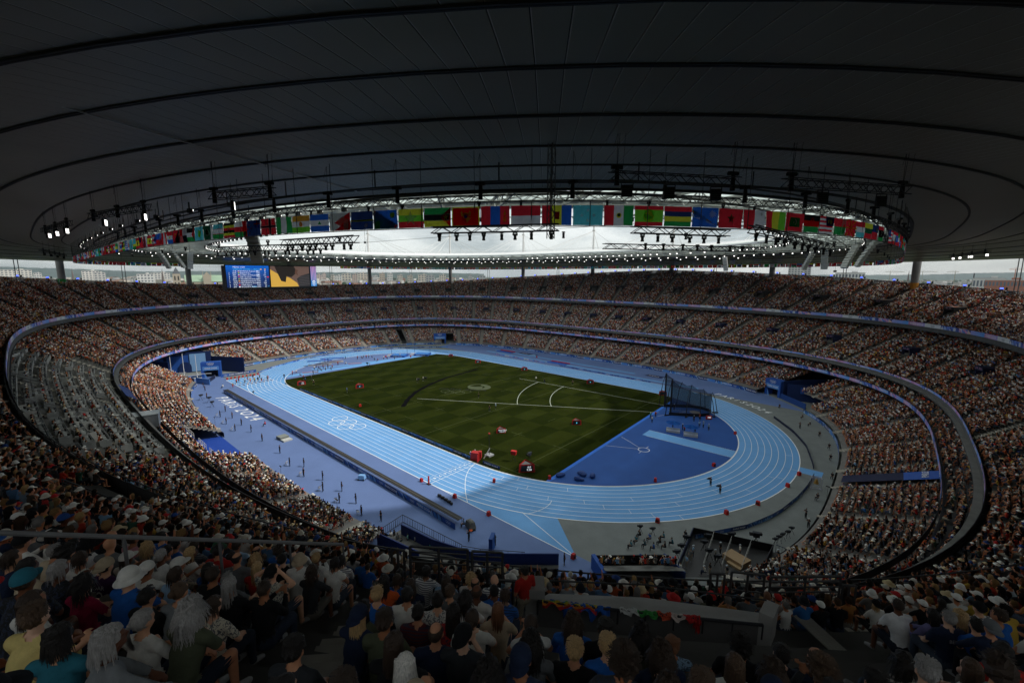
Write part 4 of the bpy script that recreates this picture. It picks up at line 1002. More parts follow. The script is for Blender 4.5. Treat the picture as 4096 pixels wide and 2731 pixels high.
for i,f,X,Y,Z,A,keep in seat_rows(UPP,0,.5,.93):
    n=len(X); keep&=RNG.random(n)<(.965)
    X=X+RNG.normal(0,.04,n);Y=Y+RNG.normal(0,.04,n)
    h=np.arctan2(-Y*1.25,-X*.8)
    d=np.sqrt((X-CX)**2+(Y-CY)**2+(Z+1.2-CZ)**2); px,py,pz=projn(np.stack([X,Y,Z+1.22],1))
    nearm=keep&(d<26)
    keep&=~((pz>-.5)&(d<np.where(px<1300,3.3,2.8)))
    for j in np.where(nearm&keep)[0]:
        if inpoly(X[j],Y[j],BOXQ) : continue
        if pz[j]<.8 or px[j]<-500 or px[j]>IW+500 or py[j]>IH+700: continue
        NEAR.append([pz[j],X[j],Y[j],Z[j],h[j],px[j],py[j],d[j],i])
    idx=np.where(keep&~nearm)[0]
    CR.append(np.stack([X[idx],Y[idx],Z[idx],h[idx]],1))
NEAR.sort(key=lambda s:s[7])
HAIRN={'k':((.010,.008,.007),'black'),'b':((.028,.017,.011),'dark brown'),'n':((.06,.035,.02),'brown'),'a':((.13,.055,.025),'auburn'),'y':((.34,.22,.10),'blond'),'g':((.20,.19,.18),'grey'),'w':((.5,.48,.44),'white')}
SHN={'white':'dedbd3','black':'131416','navy':'1b2740','blue':'1f5fae','grey':'6f7274','charcoal':'2f3236','light blue':'8fb0cc','red':'b3261e','magenta':'8a1038','beige':'b9a78c','olive':'4a4f3c','maroon':'5a1c20','teal':'2a6f80','pink':'c88a94','yellow':'d8c27a','orange':'cc5a28','green':'2f5a40','brown':'6a4a34','lilac':'8a86b8','purple':'3c1c44','pale green':'9fb09a','cream':'cfc8b4'}
HERO=[(27,2394,'short','b','black','cap','teal'),(89,2400,'long','b','white'),(196,2471,'bob','k','teal'),(315,2477,'curly','k','magenta'),(30,2560,'short','n','yellow'),(208,2311,'bob','g','black'),(411,2263,'short','k','purple','cap_back','beige'),(464,2329,'short','k','blue','bucket','white'),(571,2358,'short','k','black',None,None,'glasses'),(667,2412,'bun','n','grey'),(833,2454,'bob','b','cream','','',''),(810,2340,'short','b','black'),(911,2382,'long','g','black'),(1036,2418,'short','b','black',None,None,'phone'),(1089,2352,'short','k','cream','cap_back','black','brow'),(1226,2352,'curly','b','charcoal'),(1351,2329,'bob','k','white'),(1185,2287,'short','n','white','bucket','beige'),(1119,2590,'short','k','charcoal'),(167,2239,'short','g','beige',None,None,'glasses'),(298,2251,'bob','b','white',None,None,'sun'),(60,2210,'short','b','white','cap','black'),(95,2287,'bob','k','beige'),(274,2186,'crop','k','navy'),(524,2174,'short','g','white',None,None,'up'),(554,2257,'long','k','grey'),(690,2257,'bob','n','beige','straw','beige'),(845,2210,'bob','n','navy','bucket','green'),(893,2215,'bob','g','cream','bucket','beige'),(452,2156,'short','b','beige','cap','white'),(631,2114,'short','b','white','cap','white'),(756,2126,'short','b','grey','cap','white'),(786,2126,'short','b','navy','cap','white'),(530,2031,'short','b','white','cap','white'),(83,2037,'short','b','white','bucket','white'),(214,2037,'short','k','white','cap','navy'),(976,2132,'bald','b','charcoal'),(1047,2233,'short','n','white'),
(1737,2513,'balding','b','navy'),(1794,2412,'short','n','grey',None,None,'glasses'),(1746,2376,'short','k','white'),(1853,2418,'curly','k','white'),(1907,2376,'balding','b','white'),(1663,2489,'short','k','maroon'),(1621,2436,'short','k','white'),(1526,2454,'short','b','olive'),(1544,2549,'long','b','black'),(1419,2519,'long','k','olive'),(1398,2620,'long','y','navy','cap_back','navy'),(1580,2686,'bob','w','black'),(1800,2668,'short','b','charcoal','cap_back','black'),(1889,2471,'pony','b','white'),(1830,2543,'long','k','red'),(1990,2531,'long','a','beige'),(2008,2477,'bob','b','blue'),(1978,2412,'short','k','blue'),(2038,2436,'crop','b','blue'),(2032,2352,'short','b','blue','cap_back','white'),(2155,2448,'short','g','light blue'),(2127,2531,'pony','b','white'),(2121,2632,'curly','k','grey'),(2068,2692,'short','b','navy','cap_back','navy'),(2288,2501,'curly','b','blue'),(2282,2454,'bob','g','black'),(2300,2638,'short','y','black'),(2425,2477,'short','k','black'),(2446,2549,'short','y','blue'),(2568,2471,'curly','k','olive'),(2496,2650,'afro','b','charcoal'),(2610,2602,'bun','a','light blue'),(2669,2632,'curly','b','navy'),(2294,2352,'short','n','white','cap','white'),(2365,2317,'pony','k','black'),(1461,2317,'short','b','blue'),(1532,2329,'long','k','orange'),(1580,2317,'bob','b','blue'),(1342,2334,'bob','k','white'),
(2708,2517,'long','k','black'),(2784,2536,'afro','b','olive'),(2835,2523,'short','k','grey'),(2969,2517,'afro','k','black'),(2676,2638,'curly','b','light blue'),(2950,2638,'long','n','white'),(2791,2708,'short','n','olive'),(3128,2530,'short','k','navy'),(3134,2625,'curly','b','navy'),(3109,2682,'short','b','navy','cap_back','navy'),(3262,2568,'balding','b','navy'),(3300,2632,'afro','n','charcoal'),(3300,2689,'crop','k','charcoal'),(3414,2581,'short','k','beige'),(3351,2574,'curly','k','red'),(3440,2530,'bob','k','maroon'),(3478,2670,'short','k','olive'),(3516,2466,'bob','y','white','cap_back','black'),(3630,2498,'short','b','white',None,None,'chin'),(3573,2632,'curly','k','white'),(3732,2517,'long','k','lilac'),(3809,2549,'short','g','navy',None,None,'glasses'),(3898,2511,'short','k','blue'),(3745,2632,'short','g','white'),(4000,2574,'crop','g','navy','cap_back','grey'),(3968,2460,'short','k','white','cap','black'),(3662,2702,'long','k','charcoal'),(3630,2447,'short','b','white','cap','white'),(3777,2428,'long','k','black'),(2956,2409,'short','k','white'),(3083,2441,'long','a','brown'),(3675,2326,'short','b','white','bucket','white'),(3777,2339,'short','b','grey','cap','white'),(2250,2305,'bob','b','grey'),(2400,2300,'short','n','navy'),(2800,2290,'short','n','white'),(3480,2320,'short','k','white')]
JW=mat('jersey_print',col=(.6,.58,.55)); JERS={(411,2263):(('LINDAR',1.02,.085),('72',.86,.24)),(3898,2511):(('GRIEZMA',1.0,.075),),(3809,2549):(('BENZEM',1.0,.075),),(1047,2233):(('FRANCE',1.0,.07),)}
def printmat(nm,ty):
    m=bpy.data.materials.new(nm); m.use_nodes=True; t=m.node_tree; b=t.nodes['Principled BSDF']; l=t.links.new; oi=N(t,'ShaderNodeObjectInfo'); tc_=N(t,'ShaderNodeTexCoord'); b.inputs['Roughness'].default_value=.9
    x=N(t,'ShaderNodeTexNoise',inp={'Scale':19.,'Detail':1.,'Distortion':2.2}) if ty=='p' else N(t,'ShaderNodeTexWave',wave_type='BANDS',bands_direction='Z',inp={'Scale':9.,'Distortion':.4})
    l(tc_.outputs['Object'],x.inputs['Vector']); g=N(t,'ShaderNodeMath',operation='GREATER_THAN'); g.inputs[1].default_value=.53 if ty=='p' else .6; l(x.outputs['Fac'],g.inputs[0]); mx_=N(t,'ShaderNodeMixRGB'); l(g.outputs[0],mx_.inputs[0]); l(oi.outputs['Color'],mx_.inputs[1])
    iv=N(t,'ShaderNodeVectorMath',operation='SCALE'); iv.inputs['Scale'].default_value=.18; l(oi.outputs['Color'],iv.inputs[0]); ad=N(t,'ShaderNodeVectorMath',operation='ADD'); ad.inputs[1].default_value=(.02,.03,.06); l(iv.outputs[0],ad.inputs[0]); l(ad.outputs[0],mx_.inputs[2]); l(mx_.outputs[0],b.inputs['Base Color']); return m
PRINTM={'p':printmat('leaf_print_cloth','p'),'s':printmat('striped_cloth','s')}
used=set(); people=[]
for h in HERO:
    best=None
    for j,s in enumerate(NEAR):
        if j in used: continue
        q=math.hypot(s[5]-h[0],(s[6]-h[1])*1.0)
        if best is None or q<best[0]: best=(q,j)
    q,j=best
    if q<260/max(1,NEAR[j][0]/4): 
        used.add(j); s=NEAR[j]
        # nudge along the row towards the photographed place
        tdir=Vector((-s[2],s[1],0)).normalized(); e=(h[0]-s[5])*s[0]/FOC; e=max(-.2,min(.2,e)); sg=1 if tdir.dot(RT)>0 else -1
        people.append((s,h,tdir*e*sg))
NI=160
rest_=[j for j in range(len(NEAR)) if j not in used]
for j in rest_:
    s=NEAR[j]; vis_=-80<s[5]<IW+80 and s[6]<IH+160
    if len(people)<NI and vis_: people.append((s,None,Vector((0,0,0))))
    else: CR.append(np.array([[s[1],s[2],s[3],s[4]]]))
rg=random.Random(77)
rowsleft={}
SNAMES=list(SHN); 
def artic(x): return ('an ' if x[0] in 'aeiou' else 'a ')+x
people.sort(key=lambda p:(p[0][8],p[0][5])); cnt={}
rowids=sorted({p[0][8] for p in people}); 
ORD=['first','second','third','fourth','fifth','sixth','seventh','eighth','ninth','tenth','11th','12th','13th','14th','15th','16th','17th','18th','19th','20th','21st','22nd','23rd','24th','25th','26th','27th','28th']
for s,h,off in people:
    ri=rowids.index(s[8]); cnt[ri]=cnt.get(ri,0)+1; pos=cnt[ri]
    fem=rg.random()<.45
    if h is None:
        hairs=rg.choices(['short','crop','balding','bald','afro'] if not fem else ['long','bob','curly','bun','pony'],[.5,.2,.12,.05,.06] if not fem else [.35,.25,.15,.12,.13])[0]
        hc=rg.choices('kbnayg',[.32,.3,.16,.04,.07,.11])[0]; sc_n=rg.choices(['white','black','navy','blue','grey','charcoal','light blue','red','beige','olive','maroon','teal','pink','cream','green','orange','pale green'],[.24,.17,.10,.07,.08,.08,.05,.05,.04,.02,.02,.02,.02,.03,.01,.01,.01])[0]
        hat=None;hatc=None;ex=''
        if rg.random()<.15: hat=rg.choice(['cap','cap','cap_back','bucket','straw']); hatc=rg.choice(['white','beige','navy','black','blue','white'])
        if rg.random()<.08: ex='sun'
    else:
        hairs,hc,sc_n=h[2],h[3],h[4]; hat=h[5] if len(h)>5 else None; hatc=h[6] if len(h)>6 else None; ex=h[7] if len(h)>7 else ''; fem=hairs in('long','bob','bun','pony','curly')
        hat=hat or None
    pose={'phone':'phone','up':'up','brow':'brow','chin':'chin'}.get(ex) or rg.choices(['lap','knee','chin','clap','cross','leanb','phone','brow','up'],[.28,.27,.12,.08,.14,.08,.03,.0,.0])[0]
    lod=0 if s[7]<6.6 else 1 if s[7]<13 else 2
    hcol,hn=HAIRN[hc]; scol=lin(SHN[sc_n]); br=rg.uniform(.8,1.1); scol=tuple(min(.85,c*br*1.2) for c in scol)
    skin=tuple(c*1.15 for c in lin(rg.choice(['d8a585','cf9a78','c88f6c','b97d5c','d8ac90','a06a4a','6b432e','c08868']))); 
    sleeve=rg.choice(['short','short','short','long','none']) if fem else rg.choice(['short','short','short','long']); legs=rg.choice(['long','short','short'])
    hd={'short':'short %s hair','crop':'cropped %s hair','balding':'balding %s hair','bald':'bald head','afro':'round frizzy %s hair','long':'long %s hair','bob':'bobbed %s hair','curly':'big curly %s hair','bun':'%s hair in a bun','pony':'%s ponytail'}[hairs]; hd=hd%hn if '%s' in hd else hd
    if hat: hd={'cap':'%s cap','cap_back':'%s cap worn backwards','bucket':'%s bucket hat','straw':'%s straw hat'}[hat]%hatc
    lab='%s top, %s, %s from left in %s nearest seat row'%(sc_n,hd,ORD[min(pos-1,27)],ORD[min(len(rowids)-1-ri,27)])
    yaw=s[4]-PI/2+rg.gauss(0,.12)
    b_=person('person',lab,'person',(s[1]+off.x,s[2]+off.y,s[3]),yaw,pose,lod,1. if fem else 0.,sleeve,legs,hairs,hat,hcol,scol,lin(rg.choice(['1c2433','2a3346','15171a','3c4656','6a655c','8a8272'])),skin,lin(SHN.get(hatc,'dedbd3')) if hat else (.5,.5,.5),headyaw=rg.gauss(.0,.5),glass=ex in('sun','glasses'),scale=rg.uniform(.96,1.05),group='spectators on the nearest seats',seed=rg.randrange(9))
    sh_=next((c for c in b_.children if c.name.startswith('shirt')),None)
    pr=h is not None and {(833,2454):'p',(208,2311):'p',(1089,2352):'p',(1663,2489):'s',(1830,2543):'p',(2610,2602):'p',(2008,2477):'s'}.get((h[0],h[1]))
    if not pr and rg.random()<.14: pr=rg.choice('ps')
    if pr and sh_: sl_=sh_.material_slots[0]; sl_.link='OBJECT'; sl_.material=PRINTM[pr]
    if h is not None and (h[0],h[1]) in JERS:
        for tx_,z_,sz in JERS[(h[0],h[1])]: obj('shirt_lettering',textmesh(tx_,sz,JW),sh_ or b_,(0,-.142,z_),rot=(R(82),0,0))

print('PEOPLE',len(people),'NEAR',len(NEAR))
# ---------------------------------------------------------------- steel railings of the near tier
RB=(.05,.05,.052)
def rail_panel(label,pxs,h=1.15,mesh=True,nb=4,zo=0.,name='stair_railing'):
    zb=26.75 if 1000<pxs[0][0]<2200 else 26.1 if pxs[0][0]>2200 else 24.9
    P=[hit(x,y,zb) for x,y in pxs]
    t=thing(name,label,'railing'); mb=MB(); u=Vector((0,0,1))
    for a,b in zip(P[:-1],P[1:]):
        n=max(2,int((b-a).length/.75))
        for k in range(n+1): p=a.lerp(b,k/n); mb.beam(p,p+u*h,.06,.06,RB)
        mb.beam(a+u*h,b+u*h,.07,.05,RB)
        for k in range(1,nb): mb.beam(a+u*h*(.45+.55*k/nb) if mesh else a+u*h*k/nb,b+u*h*(.45+.55*k/nb) if mesh else b+u*h*k/nb,.035,.035,RB)
        if mesh:
            mb.beam(a+u*.12,b+u*.12,.03,.03,RB); m_=int((b-a).length/.09)
            for k in range(m_): p=a.lerp(b,k/m_); mb.beam(p+u*.12,p+u*h*.58,.008,.008,RB)
            for k in range(5): mb.beam(a+u*(.12+.1*k),b+u*(.12+.1*k),.008,.008,RB)
    mb.build('frame',PAINT,t); return t
rail_panel('tall dark railing panel with mesh at the head of the left landing',((1645,2330),(1872,2345)),1.25)
rail_panel('second dark railing panel with mesh beside the left landing',((1890,2345),(2010,2352)),1.2)
rail_panel('dark railing panel with mesh at the right landing',((3068,2455),(3345,2452)),1.25); rail_panel('narrower dark railing panel left of the right landing',((2915,2425),(3045,2440)),1.2,False)
rail_panel('dark railing with mesh beside the upper left landing',((262,2005),(350,2040),(455,2085)),1.2)
rail_panel('plain dark railing in front of the standing man',((1975,2410),(2130,2420)),.75,False,2)
for pts,lb in ((((1570,2300),(1620,2310)),'small rounded handrail left of the tall railing'),(((2835,2400),(2890,2405)),'small rounded handrail left of the right landing'),(((3357,2450),(3410,2455)),'small rounded handrail right of the right landing'),(((460,2075),(490,2085)),'small rounded handrail by the upper left landing')):
    rail_panel(lb,pts,.95,False,1,name='handrail')
a,b=at(-60,2128,5.4),at(1372,2176,10.2)
t=thing('long_handrail','long grey tube handrail crossing above the heads on the left','handrail'); mb=MB(); mb.tube(a,b,.035,n=8,c=(.22,.22,.22)); 
for k in range(5): p=a.lerp(b,k/4+.0); mb.tube(p,p-V((0,0,1.2)),.025,n=6,c=(.15,.15,.15))
mb.build('tube',PAINT,t)
# barrier wall behind the ribbon with steel rails and brackets
t=thing('front_barrier','black steel barrier with rails along the front edge of the near upper tier','barrier'); mb=MB(); n=150; bf=lambda d,z,o=0.:SE(119.75+o,94.05+o,2.98,R(d),z)
for k in range(n):
    d0,d1=-100+k*.75,-100+(k+1)*.75
    for z,w in ((23.78,.05),(23.5,.04)): mb.beam(bf(d0,z),bf(d1,z),w,w,(.03,.03,.032))
    if k%2==0: mb.beam(bf(d0,22.4),bf(d0,23.78),.05,.06,(.035,.035,.038))
mb.build('rails',PAINT,t)
# tactile studded strips and landings
for (x,y),lb in (((1668,2395),'studded pale tactile strip at the head of the left stairs'),((3262,2520),'studded pale tactile strip at the head of the right stairs')):
    p=hit(x,y,27.3 if x<2000 else 26.9); rz=math.atan2(p.y,p.x); mb=MB(); mb.box((0,0,.02),(1.5,.42,.03),(.34,.32,.28))
    for i in range(16):
        for j in range(4): mb.ball((-.7+i*.093,-.15+j*.1,.035),(.018,.018,.012),(.42,.4,.35),6,3)
    tag(mb.build('tactile_strip',CONC,None,(p.x,p.y,p.z),rz),lb,'tactile strip')
# standing man in red by the railing
p=at(2100,2287,10.2); p=V((p.x,p.y,0)); person('person','standing man in a red shirt with short dark hair behind the railing','person',(p.x,p.y,27.75),math.atan2(-p.y,-p.x)-PI/2+.4,'brow' if 0 else 'standfront',0,0.,'short','short','short',None,HAIRN['k'][0],lin('b3261e'),lin('8a8272'),lin('b97d5c'),glass=True,scale=1.02)
# ================================================================ roof
ROOFM=mat('roof_panel_metal',col=(.215,.215,.16),rough=.38,metal=.35,spec=.6,noise=.10,nscale=.12,bump=.0)
ROOFD=mat('roof_dark_gap',col=(.012,.012,.013),rough=.8)
# fine corrugation of the perforated panels
t_=ROOFM.node_tree; b_=t_.nodes['Principled BSDF']; uvn=N(t_,'ShaderNodeAttribute',attribute_name='UVMap'); wv=N(t_,'ShaderNodeTexWave',wave_type='BANDS',bands_direction='Y',inp={'Scale':26.,'Distortion':.6,'Detail':1.})
bpn=N(t_,'ShaderNodeBump',inp={'Strength':.35,'Distance':.02}); t_.links.new(uvn.outputs['Vector'],wv.inputs['Vector']); t_.links.new(wv.outputs['Fac'],bpn.inputs['Height']); t_.links.new(bpn.outputs[0],b_.inputs['Normal'])
_sp=N(t_,'ShaderNodeSeparateXYZ'); _fr=N(t_,'ShaderNodeMath',operation='FRACT'); _g=N(t_,'ShaderNodeMath',operation='LESS_THAN'); _g.inputs[1].default_value=.03
t_.links.new(uvn.outputs['Vector'],_sp.inputs[0]); t_.links.new(_sp.outputs['X'],_fr.inputs[0]); t_.links.new(_fr.outputs[0],_g.inputs[0])
_mx=N(t_,'ShaderNodeMixRGB'); _src=b_.inputs['Base Color'].links[0].from_socket; _mx.inputs[2].default_value=(.50,.47,.42,1)
t_.links.new(_g.outputs[0],_mx.inputs[0]); t_.links.new(_src,_mx.inputs[1]); t_.links.new(_mx.outputs[0],b_.inputs['Base Color'])
NB=2880
_ang=np.linspace(0,2*PI,NB,endpoint=False)
_P=np.array([SE(100.8,80.1,3.2,a)[:2] for a in _ang]); _T=np.roll(_P,-1,0)-np.roll(_P,1,0); _T/=np.linalg.norm(_T,axis=1)[:,None]; _N=np.stack([_T[:,1],-_T[:,0]],1)
_S=np.concatenate([[0],np.cumsum(np.linalg.norm(np.roll(_P,-1,0)-_P,axis=1))]); SL=_S[-1]
def rpt(s,d,z=None):
    s=s%SL; i=s; x=np.interp(s,_S,np.append(_P[:,0],_P[0,0])); y=np.interp(s,_S,np.append(_P[:,1],_P[0,1])); nx=np.interp(s,_S,np.append(_N[:,0],_N[0,0])); ny=np.interp(s,_S,np.append(_N[:,1],_N[0,1]))
    if z is None: z=43. if d<18 else 43-(d-18)/17.5*2.5
    return Vector((x+nx*d,y+ny*d,z))
def s_of(x,y): 
    k=int(np.argmin(np.hypot(_P[:,0]-x,_P[:,1]-y))); return _S[k]
roof=thing('stadium_roof','vast dark grey underside of the oval roof with ring beams and radial panel seams','roof')
DR=[-2.6,0,4.9,9.,13.4,17.8,22.3,26.8,31.2,35.5]
NP=880
cand=[]
for j in range(len(DR)-1):
    nn=NP
    for k in range(nn):
        s0,s1=SL*k/nn,SL*(k+1)/nn; g=.045
        Q=[rpt(s0,DR[j]),rpt(s1,DR[j]),rpt(s1,DR[j+1]),rpt(s0,DR[j+1])]
        c_=sum(Q,Vector())/4; px,py,pz=projn([tuple(q) for q in Q]); 
        if (pz<1).all() and not (-60<c_.x-CX<60 and -60<c_.y-CY<60): continue
        area=0
        if (pz>.3).all():
            cxp=np.clip(px,0,IW);cyp=np.clip(py,0,IH); area=abs(sum(cxp[i]*cyp[(i+1)%4]-cxp[(i+1)%4]*cyp[i] for i in range(4)))/2
        cand.append((area,j,k,Q))
cand.sort(key=lambda c:-c[0])
rest=([],[],[])
def panel_geo(Q):
    c_=sum(Q,Vector())/4; w=(Q[1]-Q[0]).length; d=(Q[3]-Q[0]).length; sx_=1-.03/max(w,.3); sy_=1-.05/d
    o=[]
    for i,q in enumerate(Q):
        m0=(Q[0]+Q[3])/2 if i in(0,3) else (Q[1]+Q[2])/2; e=(Q[0]+Q[1])/2 if i in(0,1) else (Q[2]+Q[3])/2
        cc=(Q[0]+Q[1])/2 if i in(0,1) else (Q[2]+Q[3])/2
        p=cc+(q-cc)*sx_; p=c_+(p-c_)*1.0; o.append(p)
    return o,w,d
for r_,(area,j,k,Q) in enumerate(cand):
    P_,w,d=panel_geo(Q); u0=k*1.3
    uv=[(k,0),(k+.96,0),(k+.96,d),(k,d)]
    if r_<290 and area>60:
        me=bpy.data.meshes.new('panel'); me.from_pydata([tuple(p) for p in P_]+[(p.x,p.y,p.z+.06) for p in P_],[],[(0,3,2,1),(0,1,5,4),(1,2,6,5),(2,3,7,6),(3,0,4,7)]); me.materials.append(ROOFM)
        u=me.uv_layers.new(name='UVMap'); vals=[]
        for f in me.polygons:
            for v in f.vertices: vals+=uv[v%4]
        u.data.foreach_set('uv',vals); obj('panel',me,roof)
    else:
        i=len(rest[0]); rest[0].extend([tuple(p) for p in P_]); rest[1].append((i,i+3,i+2,i+1)); rest[2].extend([uv[0],uv[3],uv[2],uv[1]])
me=bpy.data.meshes.new('roof_panels'); me.from_pydata(rest[0],[],rest[1]); me.materials.append(ROOFM); u=me.uv_layers.new(name='UVMap'); u.data.foreach_set('uv',[x for t in rest[2] for x in t])
tag(obj('roof_panels',me,roof),kind='stuff')
mb=MB(); n=240
for k in range(n):
    s0,s1=SL*k/n,SL*(k+1)/n
    for j in range(len(DR)-1):
        for dz,fl in ((.07,1),):
            Q=[rpt(s0,DR[j]),rpt(s1,DR[j]),rpt(s1,DR[j+1]),rpt(s0,DR[j+1])]; mb.poly([(q.x,q.y,q.z+dz) for q in Q][::-1],(.012,.012,.013))
mb.build('backing',ROOFD,roof)
mb=MB()
for k in range(n):
    s0,s1=SL*k/n,SL*(k+1)/n
    a,b=rpt(s0,-2.6),rpt(s1,-2.6); c,d=rpt(s0,35.9),rpt(s1,35.9)
    mb.poly([(a.x,a.y,45.3),(b.x,b.y,45.3),(d.x,d.y,43.2),(c.x,c.y,43.2)],(.5,.5,.5))
    mb.poly([(c.x,c.y,40.45),(d.x,d.y,40.45),(d.x,d.y,43.2),(c.x,c.y,43.2)],(.35,.34,.33))
    a2,b2=rpt(s0,35.5),rpt(s1,35.5); mb.poly([(a2.x,a2.y,40.5),(b2.x,b2.y,40.5),(d.x,d.y,40.45),(c.x,c.y,40.45)],(.2,.19,.18))
mb.build('top_skin',PAINT,roof)
# ring beams (double rail) and the deep edge beam
for d_,w,h in ((0,.3,.1),(4.9,.13,.07),(9.,.13,.07),(13.4,.13,.07),(17.8,.13,.07),(22.3,.13,.07),(26.8,.13,.07),(31.2,.13,.07),(-2.6,.2,.16)):
    mb=MB()
    for k in range(n):
        for off in ((-w/2,w/2) if d_>=0 else (0,)):
            a,b=rpt(SL*k/n,d_+off),rpt(SL*(k+1)/n,d_+off); mb.beam((a.x,a.y,a.z-h/2),(b.x,b.y,b.z-h/2),.06 if d_>=0 else .2,h,(.022,.022,.024))
        if d_>=0:
            a,b=rpt(SL*k/n,d_),rpt(SL*(k+1)/n,d_); mb.beam((a.x,a.y,a.z-h*.25),(b.x,b.y,b.z-h*.25),w,.05,(.03,.03,.032))
    mb.build('ring_beam',PAINT,roof)
mb=MB(); pts=[(75.1,-91.2),(66.6,-72.5)]
p0,p1=Vector((*pts[0],42.72)),Vector((*pts[1],42.72)); e=(p1-p0).normalized()
mb.beam(p0-e*16+V((0,0,.2)),p1+V((0,0,.2)),.09,.05,(.5,.49,.47)); mb.build('seam_rail',PAINT,roof)
# ---------------------------------------------------------------- glazed inner ring
GL=bpy.data.materials.new('fritted_roof_glass'); GL.use_nodes=True; t=GL.node_tree; b=t.nodes['Principled BSDF']; b.inputs['Base Color'].default_value=(.72,.82,.78,1); b.inputs['Roughness'].default_value=.2
tr=N(t,'ShaderNodeBsdfTransparent'); tl=N(t,'ShaderNodeBsdfTranslucent'); tr.inputs[0].default_value=(.75,.85,.82,1); tl.inputs[0].default_value=(.62,.7,.66,1)
m1=N(t,'ShaderNodeMixShader'); m2=N(t,'ShaderNodeMixShader'); m1.inputs[0].default_value=.14; m2.inputs[0].default_value=.15
t.links.new(tl.outputs[0],m1.inputs[1]); t.links.new(tr.outputs[0],m1.inputs[2]); t.links.new(m1.outputs[0],m2.inputs[1]); t.links.new(b.outputs[0],m2.inputs[2]); t.links.new(m2.outputs[0],t.nodes['Material Output'].inputs[0])
gl=thing('glass_roof_ring','translucent glazed inner ring of the roof carried on pale steel trusses','glazed roof')
WST=(.42,.42,.39)
def hpt(s,z=44.6):  # opening edge facing the base curve
    p=rpt(s,0); ph=math.atan2(p.y,p.x); return SE(82.5,59.5,2.7,ph,z)
gm=MB(); tm=MB(); n=170
for k in range(n):
    s0,s1=SL*k/n,SL*(k+1)/n
    A,B=rpt(s0,-2.6,44.9),rpt(s1,-2.6,44.9); C_,D_=hpt(s0,45.4),hpt(s1,45.4)
    for i in range(5):
        f0,f1=i/5+.008,(i+1)/5-.008; e=.02
        q=[A.lerp(B,e).lerp(C_.lerp(D_,e),f0),A.lerp(B,1-e).lerp(C_.lerp(D_,1-e),f0),A.lerp(B,1-e).lerp(C_.lerp(D_,1-e),f1),A.lerp(B,e).lerp(C_.lerp(D_,e),f1)]
        gm.poly(q)
o=gm.build('glass_panes',GL,gl); tag(o,kind='stuff')
n=84
for k in range(n):
    s=SL*k/n; A=rpt(s,-2.6,44.5);C_=hpt(s,44.9); A2=A-Vector((0,0,1.4));C2=C_-Vector((0,0,1.3)); m_=MB()
    m_.beam(A,C_,.22,.28,WST); m_.beam(A2,C2,.18,.22,WST); q=6
    for i in range(q):
        a=A.lerp(C_,i/q);b=A2.lerp(C2,(i+.5)/q);c=A.lerp(C_,(i+1)/q); m_.beam(a,b,.11,.11,WST); m_.beam(b,c,.11,.11,WST)
    s2=SL*(k+1)/n; B=rpt(s2,-2.6,44.5);D_=hpt(s2,44.9)
    for f in (.33,.66): m_.beam(A.lerp(C_,f)-Vector((0,0,.7)),B.lerp(D_,f)-Vector((0,0,.7)),.2,.2,WST)
    m_.beam(A.lerp(C_,.33)-Vector((0,0,.2)),B.lerp(D_,.66)-Vector((0,0,.2)),.12,.12,WST); m_.beam(A.lerp(C_,.66)-Vector((0,0,.2)),B.lerp(D_,.33)-Vector((0,0,.2)),.12,.12,WST)
    for e in np.arange(1,5): 
        f=e/5; m_.beam(A.lerp(C_,f)+Vector((0,0,.25)),B.lerp(D_,f)+Vector((0,0,.25)),.1,.14,WST)
    m_.build('truss',PAINT,gl)
em=MB(); n=160
for k in range(n):
    s0,s1=SL*k/n,SL*(k+1)/n; C_,D_=hpt(s0,0),hpt(s1,0); dirn=(D_-C_).normalized(); inw=Vector((-dirn.y,dirn.x,0))
    em.poly([(C_.x,C_.y,44.75),(D_.x,D_.y,44.75),(D_.x,D_.y,45.1),(C_.x,C_.y,45.1)],(.75,.75,.74)); o_=inw*-.8; v_=inw*-3.2; em.poly([(C_.x,C_.y,45.1),(D_.x,D_.y,45.1),(D_.x+v_.x,D_.y+v_.y,46.3),(C_.x+v_.x,C_.y+v_.y,46.3)],(.8,.8,.79))
    em.poly([(C_.x,C_.y,44.75),(C_.x+o_.x,C_.y+o_.y,44.75),(D_.x+o_.x,D_.y+o_.y,44.75),(D_.x,D_.y,44.75)],(.7,.7,.69)); em.beam((C_.x+o_.x,C_.y+o_.y,43.6),(D_.x+o_.x,D_.y+o_.y,43.6),.12,.12,(.3,.3,.3))
    em.tube((C_.x+v_.x,C_.y+v_.y,46.9),(D_.x+v_.x,D_.y+v_.y,46.9),.03,n=5,c=(.4,.4,.4))
em.build('edge_fascia',PAINT,gl)
n=120
for f,r in ((.15,.35),(.5,.16)):
    mb=MB()
    for k in range(n):
        a=rpt(SL*k/n,-2.6,43.9).lerp(hpt(SL*k/n,43.9),f); b=rpt(SL*(k+1)/n,-2.6,43.9).lerp(hpt(SL*(k+1)/n,43.9),f); mb.tube(a,b,r,n=8,c=(.5,.5,.47))
    mb.build('ring_pipe',PAINT,gl)
